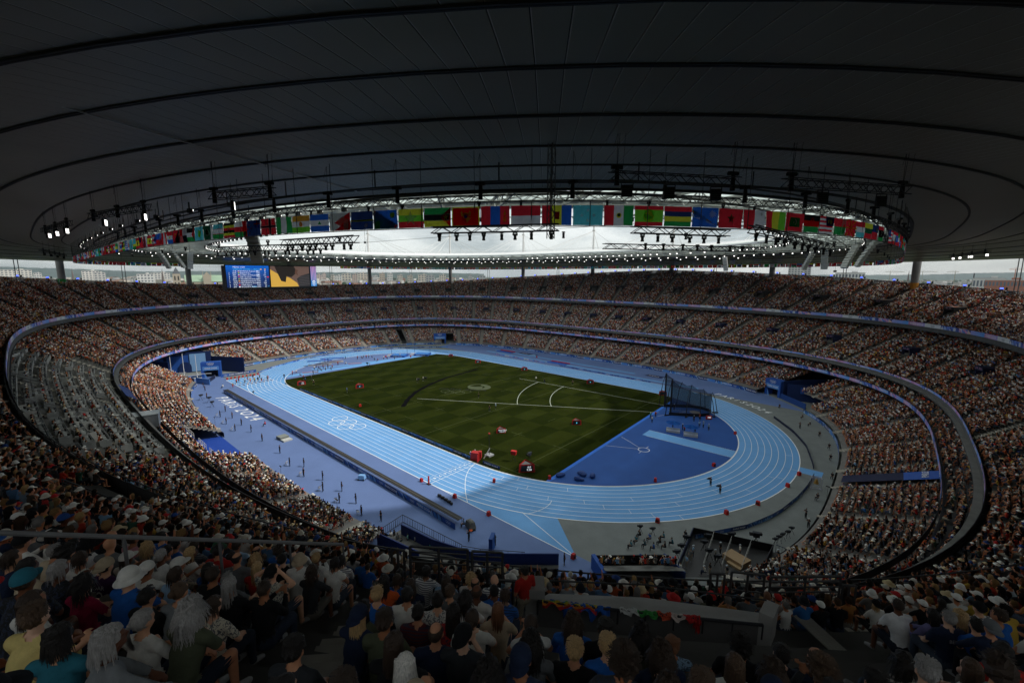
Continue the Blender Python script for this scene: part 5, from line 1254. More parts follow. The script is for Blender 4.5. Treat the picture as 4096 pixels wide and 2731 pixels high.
# ---------------------------------------------------------------- columns and masts
COLM=mat('column_concrete',attr='Col',rough=.5,spec=.5,noise=.15,nscale=.7)
COLA=[214.6,197.1,179,160.9,141.3,122.1,101.8,80.6,61,42.2,18.5,-2,-20,233]
DESC=['leftmost','second from left','third from left, behind the big screens','fourth from left','fifth from left','sixth from left','seventh from left','eighth from left','fourth from right','with orange foot','outside right','outside right edge','outside','outside left']
for i,a in enumerate(COLA):
    P=SE(136.2,114.2,3,R(a)); zb=zrim(R(a))-2.5; x,y,z_=projn([[P.x,P.y,36]])
    if z_[0]<0: continue
    t=thing('roof_column','thick grey roof column rising from the top rim, %s'%DESC[i],'column',(P.x,P.y,zb),0,'columns carrying the roof')
    mb=MB(); mb.tube((0,0,0),(0,0,41.5-zb),1.0,1.05,20,(.20,.19,.18)); mb.build('shaft',COLM,t,smooth=False)
    mb=MB(); mb.tube((0,0,.6),(0,0,2.6),1.04,1.04,20,(.02,.25,.05) if i==0 else (.5,.2,.02) if i==9 else (.13,.12,.12)); mb.build('painted_foot',PAINT,t)
    if i in (3,4,5,6,7,8,9):
        t=thing('roof_mast','slim white mast with stay cables above the far roof, over the column %s'%DESC[i],'mast',(P.x,P.y,45),0,'white masts above the roof')
        mb=MB(); mb.tube((0,0,-1.5),(0,0,16.5),.62,.45,14,(.7,.7,.68)); mb.tube((0,0,14.0),(0,0,14.6),.75,n=12,c=(.5,.5,.48)); mb.build('pole',PAINT,t)
        d=Vector((-P.x,-P.y,0)).normalized(); sd_=Vector((-d.y,d.x,0))
        for k,(u,v) in enumerate(((15,34),(-15,34),(9,30),(-9,30),(24,26),(-24,26),(0,-12))):
            c_=MB(); q=d*v+sd_*u; c_.tube((0,0,14.2),(q.x,q.y,1.0),.09,n=5,c=(.7,.7,.68)); c_.build('stay_cable',PAINT,t)
for a in (220.5,206.5,188.,170,151,131.5,112,91,71,50.5,31,9):
    P=SE(135.6,113.8,3,R(a)); zb=zrim(R(a))-1.6; t=thing('tie_rod_pair','pair of thin steel tie rods between the roof rim and the upper tier near %d degrees'%0 if 0 else 'pair of thin grey tie rods in the gap under the roof','tie rods',(P.x,P.y,zb),0,'tie rod pairs in the gap under the roof')
    mb=MB(); d=Vector((-P.y,P.x,0)).normalized()*.55; mb.tube(d,(d.x,d.y,41-zb),.11,n=6,c=(.12,.12,.12)); mb.build('rod',PAINT,t); mb=MB(); mb.tube(-d,(-d.x,-d.y,41-zb),.11,n=6,c=(.12,.12,.12)); mb.build('rod',PAINT,t)
# blue stage lights standing on the rim
lt=None; a=228.
while a>8:
    P=SE(136.6,114.6,3,R(a)); z=zrim(R(a))+.05
    if inview(P+Vector((0,0,z)),20):
        rz=math.atan2(CY-P.y,CX-P.x)-PI/2
        if lt is None:
            lt=thing('rim_light','small stage light glowing blue on the rim of the upper tier','stage light',(P.x,P.y,z),rz,'blue stage lights standing along the rim')
            mb=MB(); mb.box((0,0,.08),(.5,.4,.16),(.01,.01,.012)); mb.tube((-.35,0,.45),(.35,0,.45),.3,n=10,c=(.012,.012,.014)); mb.box((-.85,0,.35),(.4,.4,.7),(.01,.01,.012)); mb.build('body',PAINT,lt)
            mb=MB(); mb.box((0,.3,.47),(.62,.06,.3)); mb.build('lens',BLUELAMP,lt)
        else: copyt(lt,(P.x,P.y,z),rz)
    a-=3.9
# ---------------------------------------------------------------- floodlights on the opening edge
fl=None; n=175
for k in range(n):
    C_=hpt(SL*k/n,43.35); D_=hpt(SL*(k+.1)/n,43.35); d=(D_-C_).normalized(); inw=Vector((-d.y,d.x,0)); p=C_-inw*.9
    if (k//10)%3==2 and RNG.random()<.4: continue
    if not inview(p,10): continue
    rz=math.atan2(inw.y,inw.x)-PI/2
    if fl is None:
        fl=thing('edge_floodlight','square white floodlight lit under the edge of the roof opening','floodlight',p,rz,'floodlights lining the roof opening')
        mb=MB(); mb.box((0,0,0),(.6,.3,.5),(.03,.03,.03)); mb.beam((0,-.1,.3),(0,-.1,1.2),.08,.08,(.1,.1,.1)); mb.build('housing',PAINT,fl)
        mb=MB(); Mx=Matrix.Rotation(R(-28),3,'X'); mb.box((0,.17,-.06),(.5,.05,.38),M=Mx); mb.build('lens',LAMP,fl)
    else: copyt(fl,p,rz)
f2=None
for d_,step,zz in ((-6.,4.2,42.6),(2.4,6.3,42.2)):
    s=0
    while s<SL:
        s+=step*(1+.3*math.sin(s*1.7)); p=rpt(s,d_,zz)
        if abs(p.x-CX)<40 and abs(p.y-CY)<60: continue
        if not inview(p,10) or (d_>0 and p.x>60): continue
        c0=rpt(s,-2.6);c1=rpt(s,2); d=(c0-c1); rz=math.atan2(d.y,d.x)-PI/2
        if f2 is None:
            f2=thing('roof_spotlight','small lit rectangular spotlight hanging under the roof','spotlight',p,rz,'small spotlights hanging under the roof')
            mb=MB(); mb.box((0,0,0),(.5,.3,.4),(.03,.03,.03)); mb.beam((0,0,.2),(0,0,.9),.05,.05,(.05,.05,.05)); mb.build('housing',PAINT,f2)
            mb=MB(); mb.box((0,.16,-.03),(.42,.04,.32),M=Matrix.Rotation(R(-20),3,'X')); mb.build('lens',LAMP,f2)
        else: copyt(f2,p,rz)
# ---------------------------------------------------------------- trusses
BT=(.035,.035,.037)
def truss(mb,p,q,w=.42,c=BT,step=.5,r=.022):
    p=Vector(p);q=Vector(q);d=(q-p);L_=d.length;d.normalize(); a=d.cross(Vector((0,0,1)))
    a=a.normalized()*w/2 if a.length>.1 else Vector((w/2,0,0)); u=a.cross(d).normalized()*w/2
    cs=[a+u,a-u,-a-u,-a+u]
    for x in cs: mb.beam(p+x,q+x,r*2,r*2,c)
    n=max(2,int(L_/step))
    for i in range(n):
        s,e=p+d*L_*i/n,p+d*L_*(i+1)/n; k=i%2
        mb.beam(s+cs[0 if k else 1],e+cs[1 if k else 0],r*1.3,r*1.3,c); mb.beam(s+cs[3 if k else 2],e+cs[2 if k else 3],r*1.3,r*1.3,c); mb.beam(s+cs[0 if k else 3],e+cs[3 if k else 0],r*1.3,r*1.3,c)
def proto_floor():
    t=thing('hanging_floodlight','x','floodlight'); mb=MB(); M=Matrix.Rotation(R(-35),3,'X')
    mb.box((0,0,-.55),(.62,.2,.66),(.012,.012,.013),M=None); 
    for i in range(5): mb.box((0,-.14,-.8+.12*i),(.56,.06,.03),(.02,.02,.02))
    mb.build('housing',PAINT,t); mb=MB(); mb.beam((-.34,0,-.5),(-.34,0,-.1),.03,.05,BT); mb.beam((.34,0,-.5),(.34,0,-.1),.03,.05,BT); mb.beam((-.34,0,-.1),(.34,0,-.1),.03,.05,BT); mb.build('yoke',PAINT,t)
    mb=MB()
    for i in range(5): mb.box((-.22+.11*i,.11,-.55),(.085,.02,.5))
    mb.build('lens',LAMP,t); return t
def proto_mover():
    t=thing('moving_light','x','stage light'); mb=MB(); mb.box((0,0,-.06),(.3,.26,.1),(.01,.01,.012)); mb.beam((-.15,0,-.1),(-.15,0,-.3),.04,.1,(.01,.01,.012)); mb.beam((.15,0,-.1),(.15,0,-.3),.04,.1,(.01,.01,.012)); mb.build('base',PAINT,t)
    mb=MB(); mb.tube((0,0,-.16),(0,0,-.56),.125,.1,12,(.012,.012,.014)); mb.tube((0,0,-.5),(0,0,-.62),.13,.13,12,(.01,.01,.01)); mb.build('head',PAINT,t); return t
def proto_hoist():
    t=thing('chain_hoist','x','hoist'); mb=MB(); mb.box((0,0,0),(.5,.2,.16),(.012,.012,.013)); mb.tube((-.28,0,0),(.28,0,0),.1,n=10,c=(.012,.012,.013)); mb.build('motor',PAINT,t)
    mb=MB(); mb.tube((.02,0,-.08),(.02,0,-.85),.1,.13,10,(.008,.008,.009)); mb.build('chain_bag',PAINT,t); mb=MB(); mb.tube((0,0,.05),(0,0,1.6),.012,n=5,c=(.01,.01,.01)); mb.tube((-.2,0,.9),(.0,0,1.6),.01,n=4,c=(.01,.01,.01)); mb.build('cable',PAINT,t); return t
PF,PM,PH=proto_floor(),proto_mover(),proto_hoist()
used_p={}
def put(pr,loc,rz,label,group):
    if pr is PM: pr.scale=(.62,)*3
    if pr is PF: pr.scale=(.85,)*3
    if pr.name not in used_p: used_p[pr.name]=1; pr.location=loc; pr.rotation_euler=(0,0,rz); pr['label']=label; pr['group']=group; return pr
    return copyt(pr,loc,rz,label,group)
def htr(name,P0,P1,label,floods=(),hoists=(.05,.95),fyaw=None,w=.42):
    P0=Vector(P0);P1=Vector(P1); t=thing('lighting_truss',label,'truss'); mb=MB(); truss(mb,P0,P1,w); mb.build('lattice',PAINT,t)
    mb=MB()
    for h in hoists:
        p=P0.lerp(P1,h); mb.tube((p.x,p.y,p.z),(p.x+.1,p.y,43),.012,n=4,c=BT); mb.tube((p.x+.25,p.y+.1,p.z),(p.x+.35,p.y+.1,43),.008,n=4,c=BT)
    mb.build('hanging_cable',PAINT,t); d=(P1-P0); rz=math.atan2(d.y,d.x)
    sh=' '.join(label.split()[-4:])
    for i_,h in enumerate(hoists): p=P0.lerp(P1,h); put(PH,(p.x,p.y,p.z+.42),rz,'black chain hoist, %s along the truss %s'%(ORD[i_],sh),'chain hoists above the trusses')
    for i_,f in enumerate(floods): p=P0.lerp(P1,f); put(PF,(p.x,p.y,p.z-.2),(fyaw if fyaw is not None else rz+PI/2),'black LED floodlight, %s along the truss %s'%(ORD[i_],sh),'LED floodlights hung under the roof trusses')
V=Vector
htr('',(89.2,-71.9,41.05),(93.5,-66.2,41.05),'dark lighting truss with three big floodlights right of centre',(.13,.45,.82),fyaw=R(41))
htr('',(95.3,-64.7,41.05),(100.1,-57.5,41.05),'dark lighting truss with two big floodlights over the right end',(.3,.78),fyaw=R(41))
htr('',(68.1,-83.1,41),(72.9,-81.3,41),'short dark lighting truss above the flags left of centre',(.35,),fyaw=R(-20))
htr('',(49.2,-86.9,41),(59.7,-84.8,41),'long dark lighting truss with two lit floodlights on the left',(.25,.92),(.05,.5,.93),fyaw=R(-25))
htr('',(28,-89,41),(41.7,-87.7,41),'dark lighting truss with lit floodlights near the left bend of the ring',(.2,.5,.85),(.1,.5,.9),fyaw=R(-30))
htr('',(-31.7,-87.7,41),(-66.5,-82.1,41),'far lighting truss with a row of lit floodlights at the left edge',(.12,.35,.6,.88),(.1,.3,.5,.7,.9),fyaw=R(30))
htr('',(108.9,61.3,41),(112.8,34.7,41),'far lighting truss with lit floodlights at the right edge',(.1,.3,.55,.6,.95),(.1,.35,.6,.9),fyaw=R(200))
htr('',(82.7,-77.7,38.45),(88.3,-74.8,38.45),'horizontal stage-light truss directly below the middle flags',(),(),w=.3)
htr('',(90.6,-72.1,38.4),(93.5,-67.3,38.4),'stage-light truss below the flags right of centre',(),(),w=.3)
htr('',(94.7,-67.9,38.5),(96.9,-57.0,38.0),'stage-light truss below the right hand flags',(),(),w=.35)
htr('',(71.4,-80.4,38.2),(79,-79.7,38.1),'stage-light truss below the flags left of centre',(),(),w=.35)
htr('',(57,-80.2,38.3),(70.5,-77.2,38.2),'long stage-light truss hung with a row of dark lights, left',(),(),w=.4)
htr('',(86.7,-67.9,38),(93.2,-57.4,38),'silver truss hanging level with the far roof edge',(),(),w=.3)
def movers(P0,P1,n,lb,g):
    P0,P1=V(P0),V(P1)
    for i in range(n): 
        p=P0.lerp(P1,(i+.5)/n+random.uniform(-.02,.02)); put(PM,(p.x,p.y,p.z-.15),random.uniform(0,3),lb+', %s along it'%ORD[i],g)
movers((82.7,-77.7,38.45),(88.3,-74.8,38.45),8,'black moving stage light on the truss under the middle flags','moving lights under the middle flags')
movers((90.6,-72.1,38.4),(93.5,-67.3,38.4),6,'black moving stage light on the truss right of centre','moving lights right of centre')
movers((94.7,-67.9,38.5),(96.9,-57.0,38.0),10,'black moving stage light on the truss under the right flags','moving lights under the right flags')
movers((71.4,-80.4,38.2),(79,-79.7,38.1),9,'black moving stage light on the truss left of centre','moving lights left of centre')
movers((57,-80.2,38.3),(70.5,-77.2,38.2),16,'black moving stage light in the long row on the left','moving lights in the long left row')
movers((88,-66,38.4),(92.5,-58.4,38.4),7,'black light hanging from the silver truss','lights on the silver truss')
mb=MB(); t=thing('vertical_truss','grey ladder truss hanging straight down through the flag ring','truss'); truss(mb,(86.05,-72.4,43),(86.05,-72.4,38.2),.28,(.12,.12,.12),.3,.018); mb.build('lattice',PAINT,t)
# speaker arrays near both ends of the opening
spk=None
for px,py,rr in ((690,1000,0),(760,1015,.3),(1000,905,.2),(3300,1000,0),(3420,985,.5),(3500,960,.4),(3250,1010,.2),(2900,1030,0),(640,1010,.1)):
    p=hit(px,py,41.0); 
    if spk is None:
        spk=thing('speaker_array','curved white loudspeaker array hanging at the end of the roof opening','loudspeaker',p,rr,'curved loudspeaker arrays'); mb=MB()
        for k in range(9):
            a=R(8*k); mb.box((0,.9*math.sin(a)*2.2-.2,-1.9*k/4.2*math.cos(a*.4)),(1.1,.55,.42),(.5,.5,.47),M=Matrix.Rotation(-a,3,'X'))
        mb.build('cabinets',PAINT,spk); mb=MB(); mb.tube((0,0,0),(0,0,2.5),.04,n=5,c=BT); mb.build('cable',PAINT,spk)
    else: copyt(spk,p,rr*5)
# ================================================================ flag ring
FA,FB,FN,FZ=100.4,82.75,4.6,39.0
_fa=np.linspace(0,2*PI,3600,endpoint=False); _fp=np.array([SE(FA,FB,FN,a)[:2] for a in _fa]); _fs=np.concatenate([[0],np.cumsum(np.linalg.norm(np.roll(_fp,-1,0)-_fp,axis=1))]); FL=_fs[-1]
def fpt(s,z=0): s=s%FL; return Vector((np.interp(s,_fs,np.append(_fp[:,0],_fp[0,0])),np.interp(s,_fs,np.append(_fp[:,1],_fp[0,1])),z))
def fs_of(px,py,z=39.): p=hit(px,py,z); return _fs[int(np.argmin(np.hypot(_fp[:,0]-p.x,_fp[:,1]-p.y)))]
C_={'w':'e6e4de','r':'c8202a','g':'1f7a3c','b':'1f4f9c','n':'16284f','y':'e8b92e','k':'141414','o':'e8792a','l':'4aa3d8','m':'7a1f33','t':'2f8f8f','d':'0f3f2a','p':'5aa02c','s':'8a8a84'}
C_={k:tuple(min(.93,x*2.3+.004) for x in lin(v)) for k,v in C_.items()}
def star(cx,cy,r,n=5,k=.4,a=1.):
    return [(cx+(r if i%2==0 else r*k)*math.sin(PI*i/n)/1.5*a,cy+(r if i%2==0 else r*k)*math.cos(PI*i/n)) for i in range(2*n)]
# code: base ; ornaments   (x right, y up, unit square)
FLAGS={
'Samoa red':'h r;R 0 .5 .5 1 b','light blue':'h l;D .5 .5 .2 w','rwanda':'h l l y g;D .2 .8 .1 y','spain':'h r y y r;D .6 .5 .14 m','qatar':'v m m w;','puerto':'h r w r w r;T 1 0 1 1 .55 .5 b;S .85 .5 .14 w','philippines':'h b r;T 1 0 1 1 .55 .5 w','peru':'v r w r;','paraguay':'h r w b;D .5 .5 .09 y','png':'v r;T 0 0 1 0 1 1 k;D .35 .65 .13 y','panama':'h w r;R 0 0 .5 .5 w;R .5 0 1 .5 n;R .5 .5 1 1 w;R 0 .5 .5 1 r;S .75 .75 .13 b;S .3 .25 .13 r',
'palestine':'h k w g;T 1 0 1 1 .6 .5 r','palau':'h l;D .55 .5 .27 y','pakistan':'v d d d w;D .45 .5 .26 w;D .38 .56 .22 d;S .3 .7 .09 w','uzbek':'h l w g;D .75 .84 .09 w;R 0 .31 1 .345 r;R 0 .66 1 .69 r','uganda':'h k y r k y r;D .5 .5 .17 w;D .5 .5 .08 r','oman':'h w r g;R .7 0 1 1 r','newzealand':'h n;R .55 .5 1 1 b;R .74 .5 .82 1 r;R .55 .71 1 .79 r;S .2 .7 .08 r;S .12 .45 .08 r;S .3 .5 .08 r;S .2 .2 .09 r',
'norway':'h r;R .56 0 .76 1 w;R 0 .4 1 .6 w;R .61 0 .71 1 n;R 0 .45 1 .55 n','nigeria':'v g w g','niger':'h o w p;D .5 .5 .15 o','nicaragua':'h b w b;T .42 .42 .58 .42 .5 .6 g','nepal':'h s;T 1 0 1 1 .2 .45 r;T 1 0 .2 0 1 .6 r;S .75 .3 .14 w;S .75 .65 .1 w','nauru':'h n;R 0 .46 1 .54 y;S .7 .22 .15 w 12','namibia':'h b;T 0 .0 0 .8 .95 0 g;Q 0 .78 .06 1 1 .2 .98 0 w;Q 0 .86 .03 1 1 .15 .9 0 r;S .8 .72 .2 y 12',
'myanmar':'h y p r;S .5 .5 .42 w','mozambique':'h g k y;R 0 .64 1 .67 w;R 0 .33 1 .36 w;T 1 0 1 1 .6 .5 r;S .82 .5 .17 y','montenegro':'h y;R .04 .06 .96 .94 r;D .5 .55 .17 y;T .3 .45 .7 .45 .5 .12 y;Q .3 .72 .36 .82 .42 .55 .34 .5 y;Q .7 .72 .64 .82 .58 .55 .66 .5 y;D .5 .5 .08 b','mongolia':'v r b r;R .78 .22 .88 .5 y;D .83 .6 .07 y;T .8 .66 .86 .66 .83 .82 y','monaco':'h r w','moldova':'v r y b;Q .42 .3 .58 .3 .6 .68 .4 .68 m;D .5 .5 .1 r','micronesia':'h l;S .5 .76 .12 w;S .5 .24 .12 w;S .3 .5 .12 w;S .7 .5 .12 w',
'mexico':'v r w g;D .5 .5 .13 y;D .5 .52 .08 d','mauritania':'h r p p p r;D .5 .48 .28 y;D .5 .56 .27 p;S .5 .68 .13 y','mauritius':'h r n y g','marshall':'h b;T 0 .85 0 .7 1 .1 o;T 0 .7 0 .5 1 .05 w;S .78 .68 .22 w 12','morocco':'h r;S .5 .48 .26 g;S .5 .48 .16 r','malta':'v r w;P .82 .8 .08 s','mali':'v r y p','maldives':'h r;R .2 .24 .8 .76 g;D .5 .5 .16 w;D .45 .5 .14 g','malawi':'h k r g;D .5 .68 .16 r;R 0 .34 1 .66 r','malaysia':'h r w r w r w r w;R .45 .45 1 1 n;D .78 .72 .15 y;D .74 .72 .13 n;S .62 .72 .13 y 8','madagascar':'h r g;R .68 0 1 1 w',
'macedonia':'h r;T 0 1 .12 1 .5 .5 y;T 1 1 .88 1 .5 .5 y;T 0 0 .12 0 .5 .5 y;T 1 0 .88 0 .5 .5 y;T .45 1 .55 1 .5 .5 y;T .45 0 .55 0 .5 .5 y;T 0 .44 0 .56 .5 .5 y;T 1 .44 1 .56 .5 .5 y;D .5 .5 .17 r;D .5 .5 .14 y','luxembourg':'h r w l','lithuania':'h y d r','liechtenstein':'h n r;D .78 .72 .13 y','libya':'h r k k g;D .5 .5 .14 w;D .46 .5 .11 k','liberia':'h r w r w r w r;R 0 .5 .35 1 b','lebanon':'h r w w r;T .4 .35 .6 .35 .5 .68 g','laos':'h r b b r;D .5 .5 .2 w','kuwait':'h g w r;T 0 0 0 1 .25 .5 k','kiribati':'h r b;D .5 .5 .2 y;R 0 .1 1 .2 w;R 0 .3 1 .4 w','kyrgyz':'h r;D .5 .5 .25 y;D .5 .5 .1 r','kenya':'h k r g;R 0 .62 1 .67 w;R 0 .33 1 .38 w;D .5 .5 .13 r','kazakh':'h t;D .5 .52 .2 y','jordan':'h k w g;T 0 0 0 1 .5 .5 r','japan':'h w;D .5 .5 .28 r','jamaica':'h k;T 0 1 1 1 .5 .5 g;T 0 0 1 0 .5 .5 g;Q 0 .08 0 0 1 .92 1 1 y;Q 0 1 0 .92 1 0 1 .08 y','italy':'v g w r','israel':'h w;R 0 .12 1 .24 b;R 0 .76 1 .88 b;S .5 .5 .16 b 6','iceland':'h b;R .3 0 .5 1 w;R 0 .4 1 .6 w;R .35 0 .45 1 r;R 0 .45 1 .55 r','ireland':'v g w o','iraq':'h r w k','iran':'h g w r','india':'h o w g;D .5 .5 .1 b','indonesia':'h r w','hungary':'h r w g','hongkong':'h r;S .5 .5 .28 w','honduras':'h l w l','haiti':'h b r;R .35 .35 .65 .65 w','guyana':'h g;T 0 0 0 1 1 .5 y;T 0 .1 0 .9 .5 .5 r','guinea':'v r y g','guatemala':'v l w l','guam':'h n;D .5 .5 .25 l','grenada':'h r y r;T .1 .1 .9 .1 .5 .5 g;T .1 .9 .9 .9 .5 .5 g;D .5 .5 .1 r','greece':'h b w b w b w b w b;R 0 .45 .37 1 b;R 0 .67 .37 .78 w;R .14 .45 .22 1 w','britain':'h n;Q 0 1 .1 1 1 0 .9 0 w;Q 0 0 .1 0 1 1 .9 1 w;R .4 0 .6 1 w;R 0 .36 1 .64 w;R .44 0 .56 1 r;R 0 .42 1 .58 r','georgia':'h w;R .45 0 .55 1 r;R 0 .43 1 .57 r','gambia':'h r n g;R 0 .62 1 .67 w;R 0 .33 1 .38 w','gabon':'h g y b','france':'v n w r','finland':'h w;R .28 0 .42 1 b;R 0 .4 1 .6 b','usa':'h r w r w r w r;R 0 .45 .42 1 n',
'vietnam':'h r;S .5 .5 .3 y','yemen':'h r w k','zambia':'h g;R .7 0 1 .6 r;R .8 0 .9 .6 k','zimbabwe':'h g y r k r y g;T 0 0 0 1 .35 .5 w','turkmen':'v g m g g g','tuvalu':'h l;R 0 .5 .5 1 b','ukraine':'h b y','uruguay':'h w b w b w b w;R 0 .5 .35 1 w','tunisia':'h r;D .5 .5 .24 w;D .5 .5 .16 r','turkey':'h r;D .42 .5 .2 w;D .47 .5 .16 r','trinidad':'h r;Q 0 1 .28 1 1 0 .72 0 w;Q .05 1 .23 1 .95 0 .77 0 k','tonga':'h r;R 0 .5 .4 1 w;P .2 .75 .12 r','togo':'h g y g y g;R 0 .4 .4 1 r;S .2 .7 .13 w','timor':'h r;T 0 0 0 1 .6 .5 y;T 0 0 0 1 .4 .5 k;S .15 .5 .12 w','thailand':'h r w b b w r','czech':'h w r;T 0 0 0 1 .5 .5 b','chad':'v b y r','tanzania':'h b;T 0 .2 0 1 .85 1 g;Q 0 .1 0 .3 .85 1 1 .85 k','syria':'h r w k;S .35 .5 .12 g;S .65 .5 .12 g','swiss':'h r;P .5 .5 .22 w','sweden':'h b;R .3 0 .42 1 y;R 0 .42 1 .58 y','argentina':'h l w l','belgium':'v k y r','brazil':'h g;Q .1 .5 .5 .9 .9 .5 .5 .1 y;D .5 .5 .2 b','canada':'v r w w r;S .5 .5 .2 r','china':'h r;S .2 .75 .15 y','colombia':'h y y b r','denmark':'h r;R .3 0 .42 1 w;R 0 .42 1 .58 w','ecuador':'h y y b r;D .5 .5 .14 m','estonia':'h b k w','saudi':'h g;R .3 .45 .7 .55 w','chile':'h w r;R 0 .5 .33 1 b','cuba':'h b w b w b;T 0 0 0 1 .45 .5 r','plain white':'h w;D .5 .5 .15 s','refugee':'h w;D .5 .45 .22 r','southafrica':'h r b;R 0 .38 1 .62 g;T 0 0 0 1 .35 .5 k','botswana':'h l k l','burundi':'h r r;T 0 0 0 1 .5 .5 g;T 1 0 1 1 .5 .5 g;D .5 .5 .2 w','cameroon':'v g r y','congo':'h l;Q 0 0 .2 0 1 1 .8 1 r','korea':'h w;D .5 .5 .2 r;D .5 .42 .13 b'}
FM={}
def flag_mesh(key):
    if key in FM: return FM[key]
    code=FLAGS[key]; base,*orn=code.split(';'); bs=base.split(); W_,H_=1.62,1.07; mb=MB()
    NX=10
    def wob(x,y): return .035*math.sin(x*7+y*2+len(key))*(1-y*.6)+.02*math.sin(x*15-y*5)
    def PT(x,y,off=0): return ((x-.5)*W_,off+wob(x,y),y*H_)
    cs=bs[1:]; n=len(cs)
    for i,c in enumerate(cs):
        for k in range(NX):
            if bs[0]=='h':
                y1,y0=1-i/n,1-(i+1)/n
                for q in range(max(1,6//n)):
                    m_=max(1,6//n); a,b=y0+(y1-y0)*q/m_,y0+(y1-y0)*(q+1)/m_; mb.poly([PT(k/NX,a),PT((k+1)/NX,a),PT((k+1)/NX,b),PT(k/NX,b)],C_[c])
            else:
                mm_=max(1,NX//n)
                if k>=mm_: continue
                x0=i/n+k/n/mm_; x1=x0+1/n/mm_
                for q in range(4): mb.poly([PT(x0,q/4),PT(x1,q/4),PT(x1,(q+1)/4),PT(x0,(q+1)/4)],C_[c])
    lay=0
    for o in orn:
        if not o.strip(): continue
        p=o.split(); ty=p[0]; lay+=1; polys=[]
        if ty=='R': x0,y0,x1,y1=map(float,p[1:5]); c=p[5]; nx_=max(1,int((x1-x0)*6)); ny_=max(1,int((y1-y0)*4)); polys=[[(x0+(x1-x0)*i/nx_,y0+(y1-y0)*j/ny_),(x0+(x1-x0)*(i+1)/nx_,y0+(y1-y0)*j/ny_),(x0+(x1-x0)*(i+1)/nx_,y0+(y1-y0)*(j+1)/ny_),(x0+(x1-x0)*i/nx_,y0+(y1-y0)*(j+1)/ny_)] for i in range(nx_) for j in range(ny_)]
        elif ty=='T': v=list(map(float,p[1:7])); c=p[7]; polys=[[(v[0],v[1]),(v[2],v[3]),(v[4],v[5])]]
        elif ty=='Q': v=list(map(float,p[1:9])); c=p[9]; polys=[[(v[0],v[1]),(v[2],v[3]),(v[4],v[5]),(v[6],v[7])]]
        elif ty=='D': x,y,r=map(float,p[1:4]); c=p[4]; polys=[[(x+r*math.cos(2*PI*k/16)/1.5,y+r*math.sin(2*PI*k/16)) for k in range(16)]]
        elif ty=='S': x,y,r=map(float,p[1:4]); c=p[4]; nn=int(p[5]) if len(p)>5 else 5; pts=star(x,y,r,nn,.4 if nn<8 else .6); polys=[[pts[i-1],pts[i],pts[(i+1)%len(pts)],(x,y)] for i in range(0,len(pts),2)]
        elif ty=='P': x,y,r=map(float,p[1:4]); c=p[4]; polys=[[(x-r/1.5,y-r/3),(x+r/1.5,y-r/3),(x+r/1.5,y+r/3),(x-r/1.5,y+r/3)],[(x-r/4.5,y-r),(x+r/4.5,y-r),(x+r/4.5,y+r),(x-r/4.5,y+r)]]
        for s in (-1,1):
            for P_ in polys: mb.poly([PT(x,y,s*(.012+.004*lay)) for x,y in P_],C_[c])
    me=mb.data('cloth',FAB); FM[key]=me; return me
nearseq=['light blue','rwanda','spain','Samoa red','qatar','spain','puerto','philippines','peru','paraguay','png','panama','palestine','palau','pakistan','uzbek','uganda','oman','newzealand','norway','nigeria','niger','nicaragua','nepal','nauru','namibia','myanmar','mozambique','montenegro','mongolia','monaco','moldova','micronesia','mexico','mauritania','mauritius','marshall','morocco','malta','mali','maldives','malawi','malaysia','madagascar','macedonia','luxembourg','lithuania','liechtenstein','libya']
rightseq=['liberia','lebanon','laos','kuwait','kiribati','kyrgyz','kenya','kazakh','jordan','japan','jamaica','italy','israel','iceland','ireland','iraq','iran','indonesia','india','hungary','hongkong','honduras','haiti','guyana','chile','guinea','guatemala','guam','grenada','greece','britain','georgia','gambia','gabon','finland','usa','spain','ecuador','estonia']
leftseq=['syria','swiss','sweden','tanzania','chad','czech','thailand','timor','togo','tonga','trinidad','tunisia','turkey','turkmen','tuvalu','ukraine','uruguay','zambia','ecuador','vietnam','yemen','zambia','zimbabwe','france']
ring=thing('flag_ring_truss','continuous dark lattice ring truss holding the row of national flags','truss'); mb=MB(); mb2=MB()
n=int(FL/3.2)
for k in range(n):
    a,b=fpt(FL*k/n,40.45),fpt(FL*(k+1)/n,40.45); near=(a-V((CX,CY,40))).length<70
    if near: truss(mb,a,b,.34,BT,.42,.02)
    else:
        for dz in (-.17,.17): mb.beam(a+V((0,0,dz)),b+V((0,0,dz)),.07,.07,BT)
        mb.beam(a+V((0,0,-.17)),b+V((0,0,.17)),.05,.05,BT)
    mb.beam((a.x,a.y,38.93),(b.x,b.y,38.93),.05,.05,(.05,.05,.05))
    for h in (0,):
        mb2.tube((a.x,a.y,40.6),(a.x,a.y,43.4),.018,n=4,c=BT); mb2.beam((a.x,a.y,38.9),(a.x,a.y,40.3),.04,.04,(.1,.1,.1))
mb.build('lattice',PAINT,ring); tag(mb2.build('hanging_cable',PAINT,ring),kind='stuff')
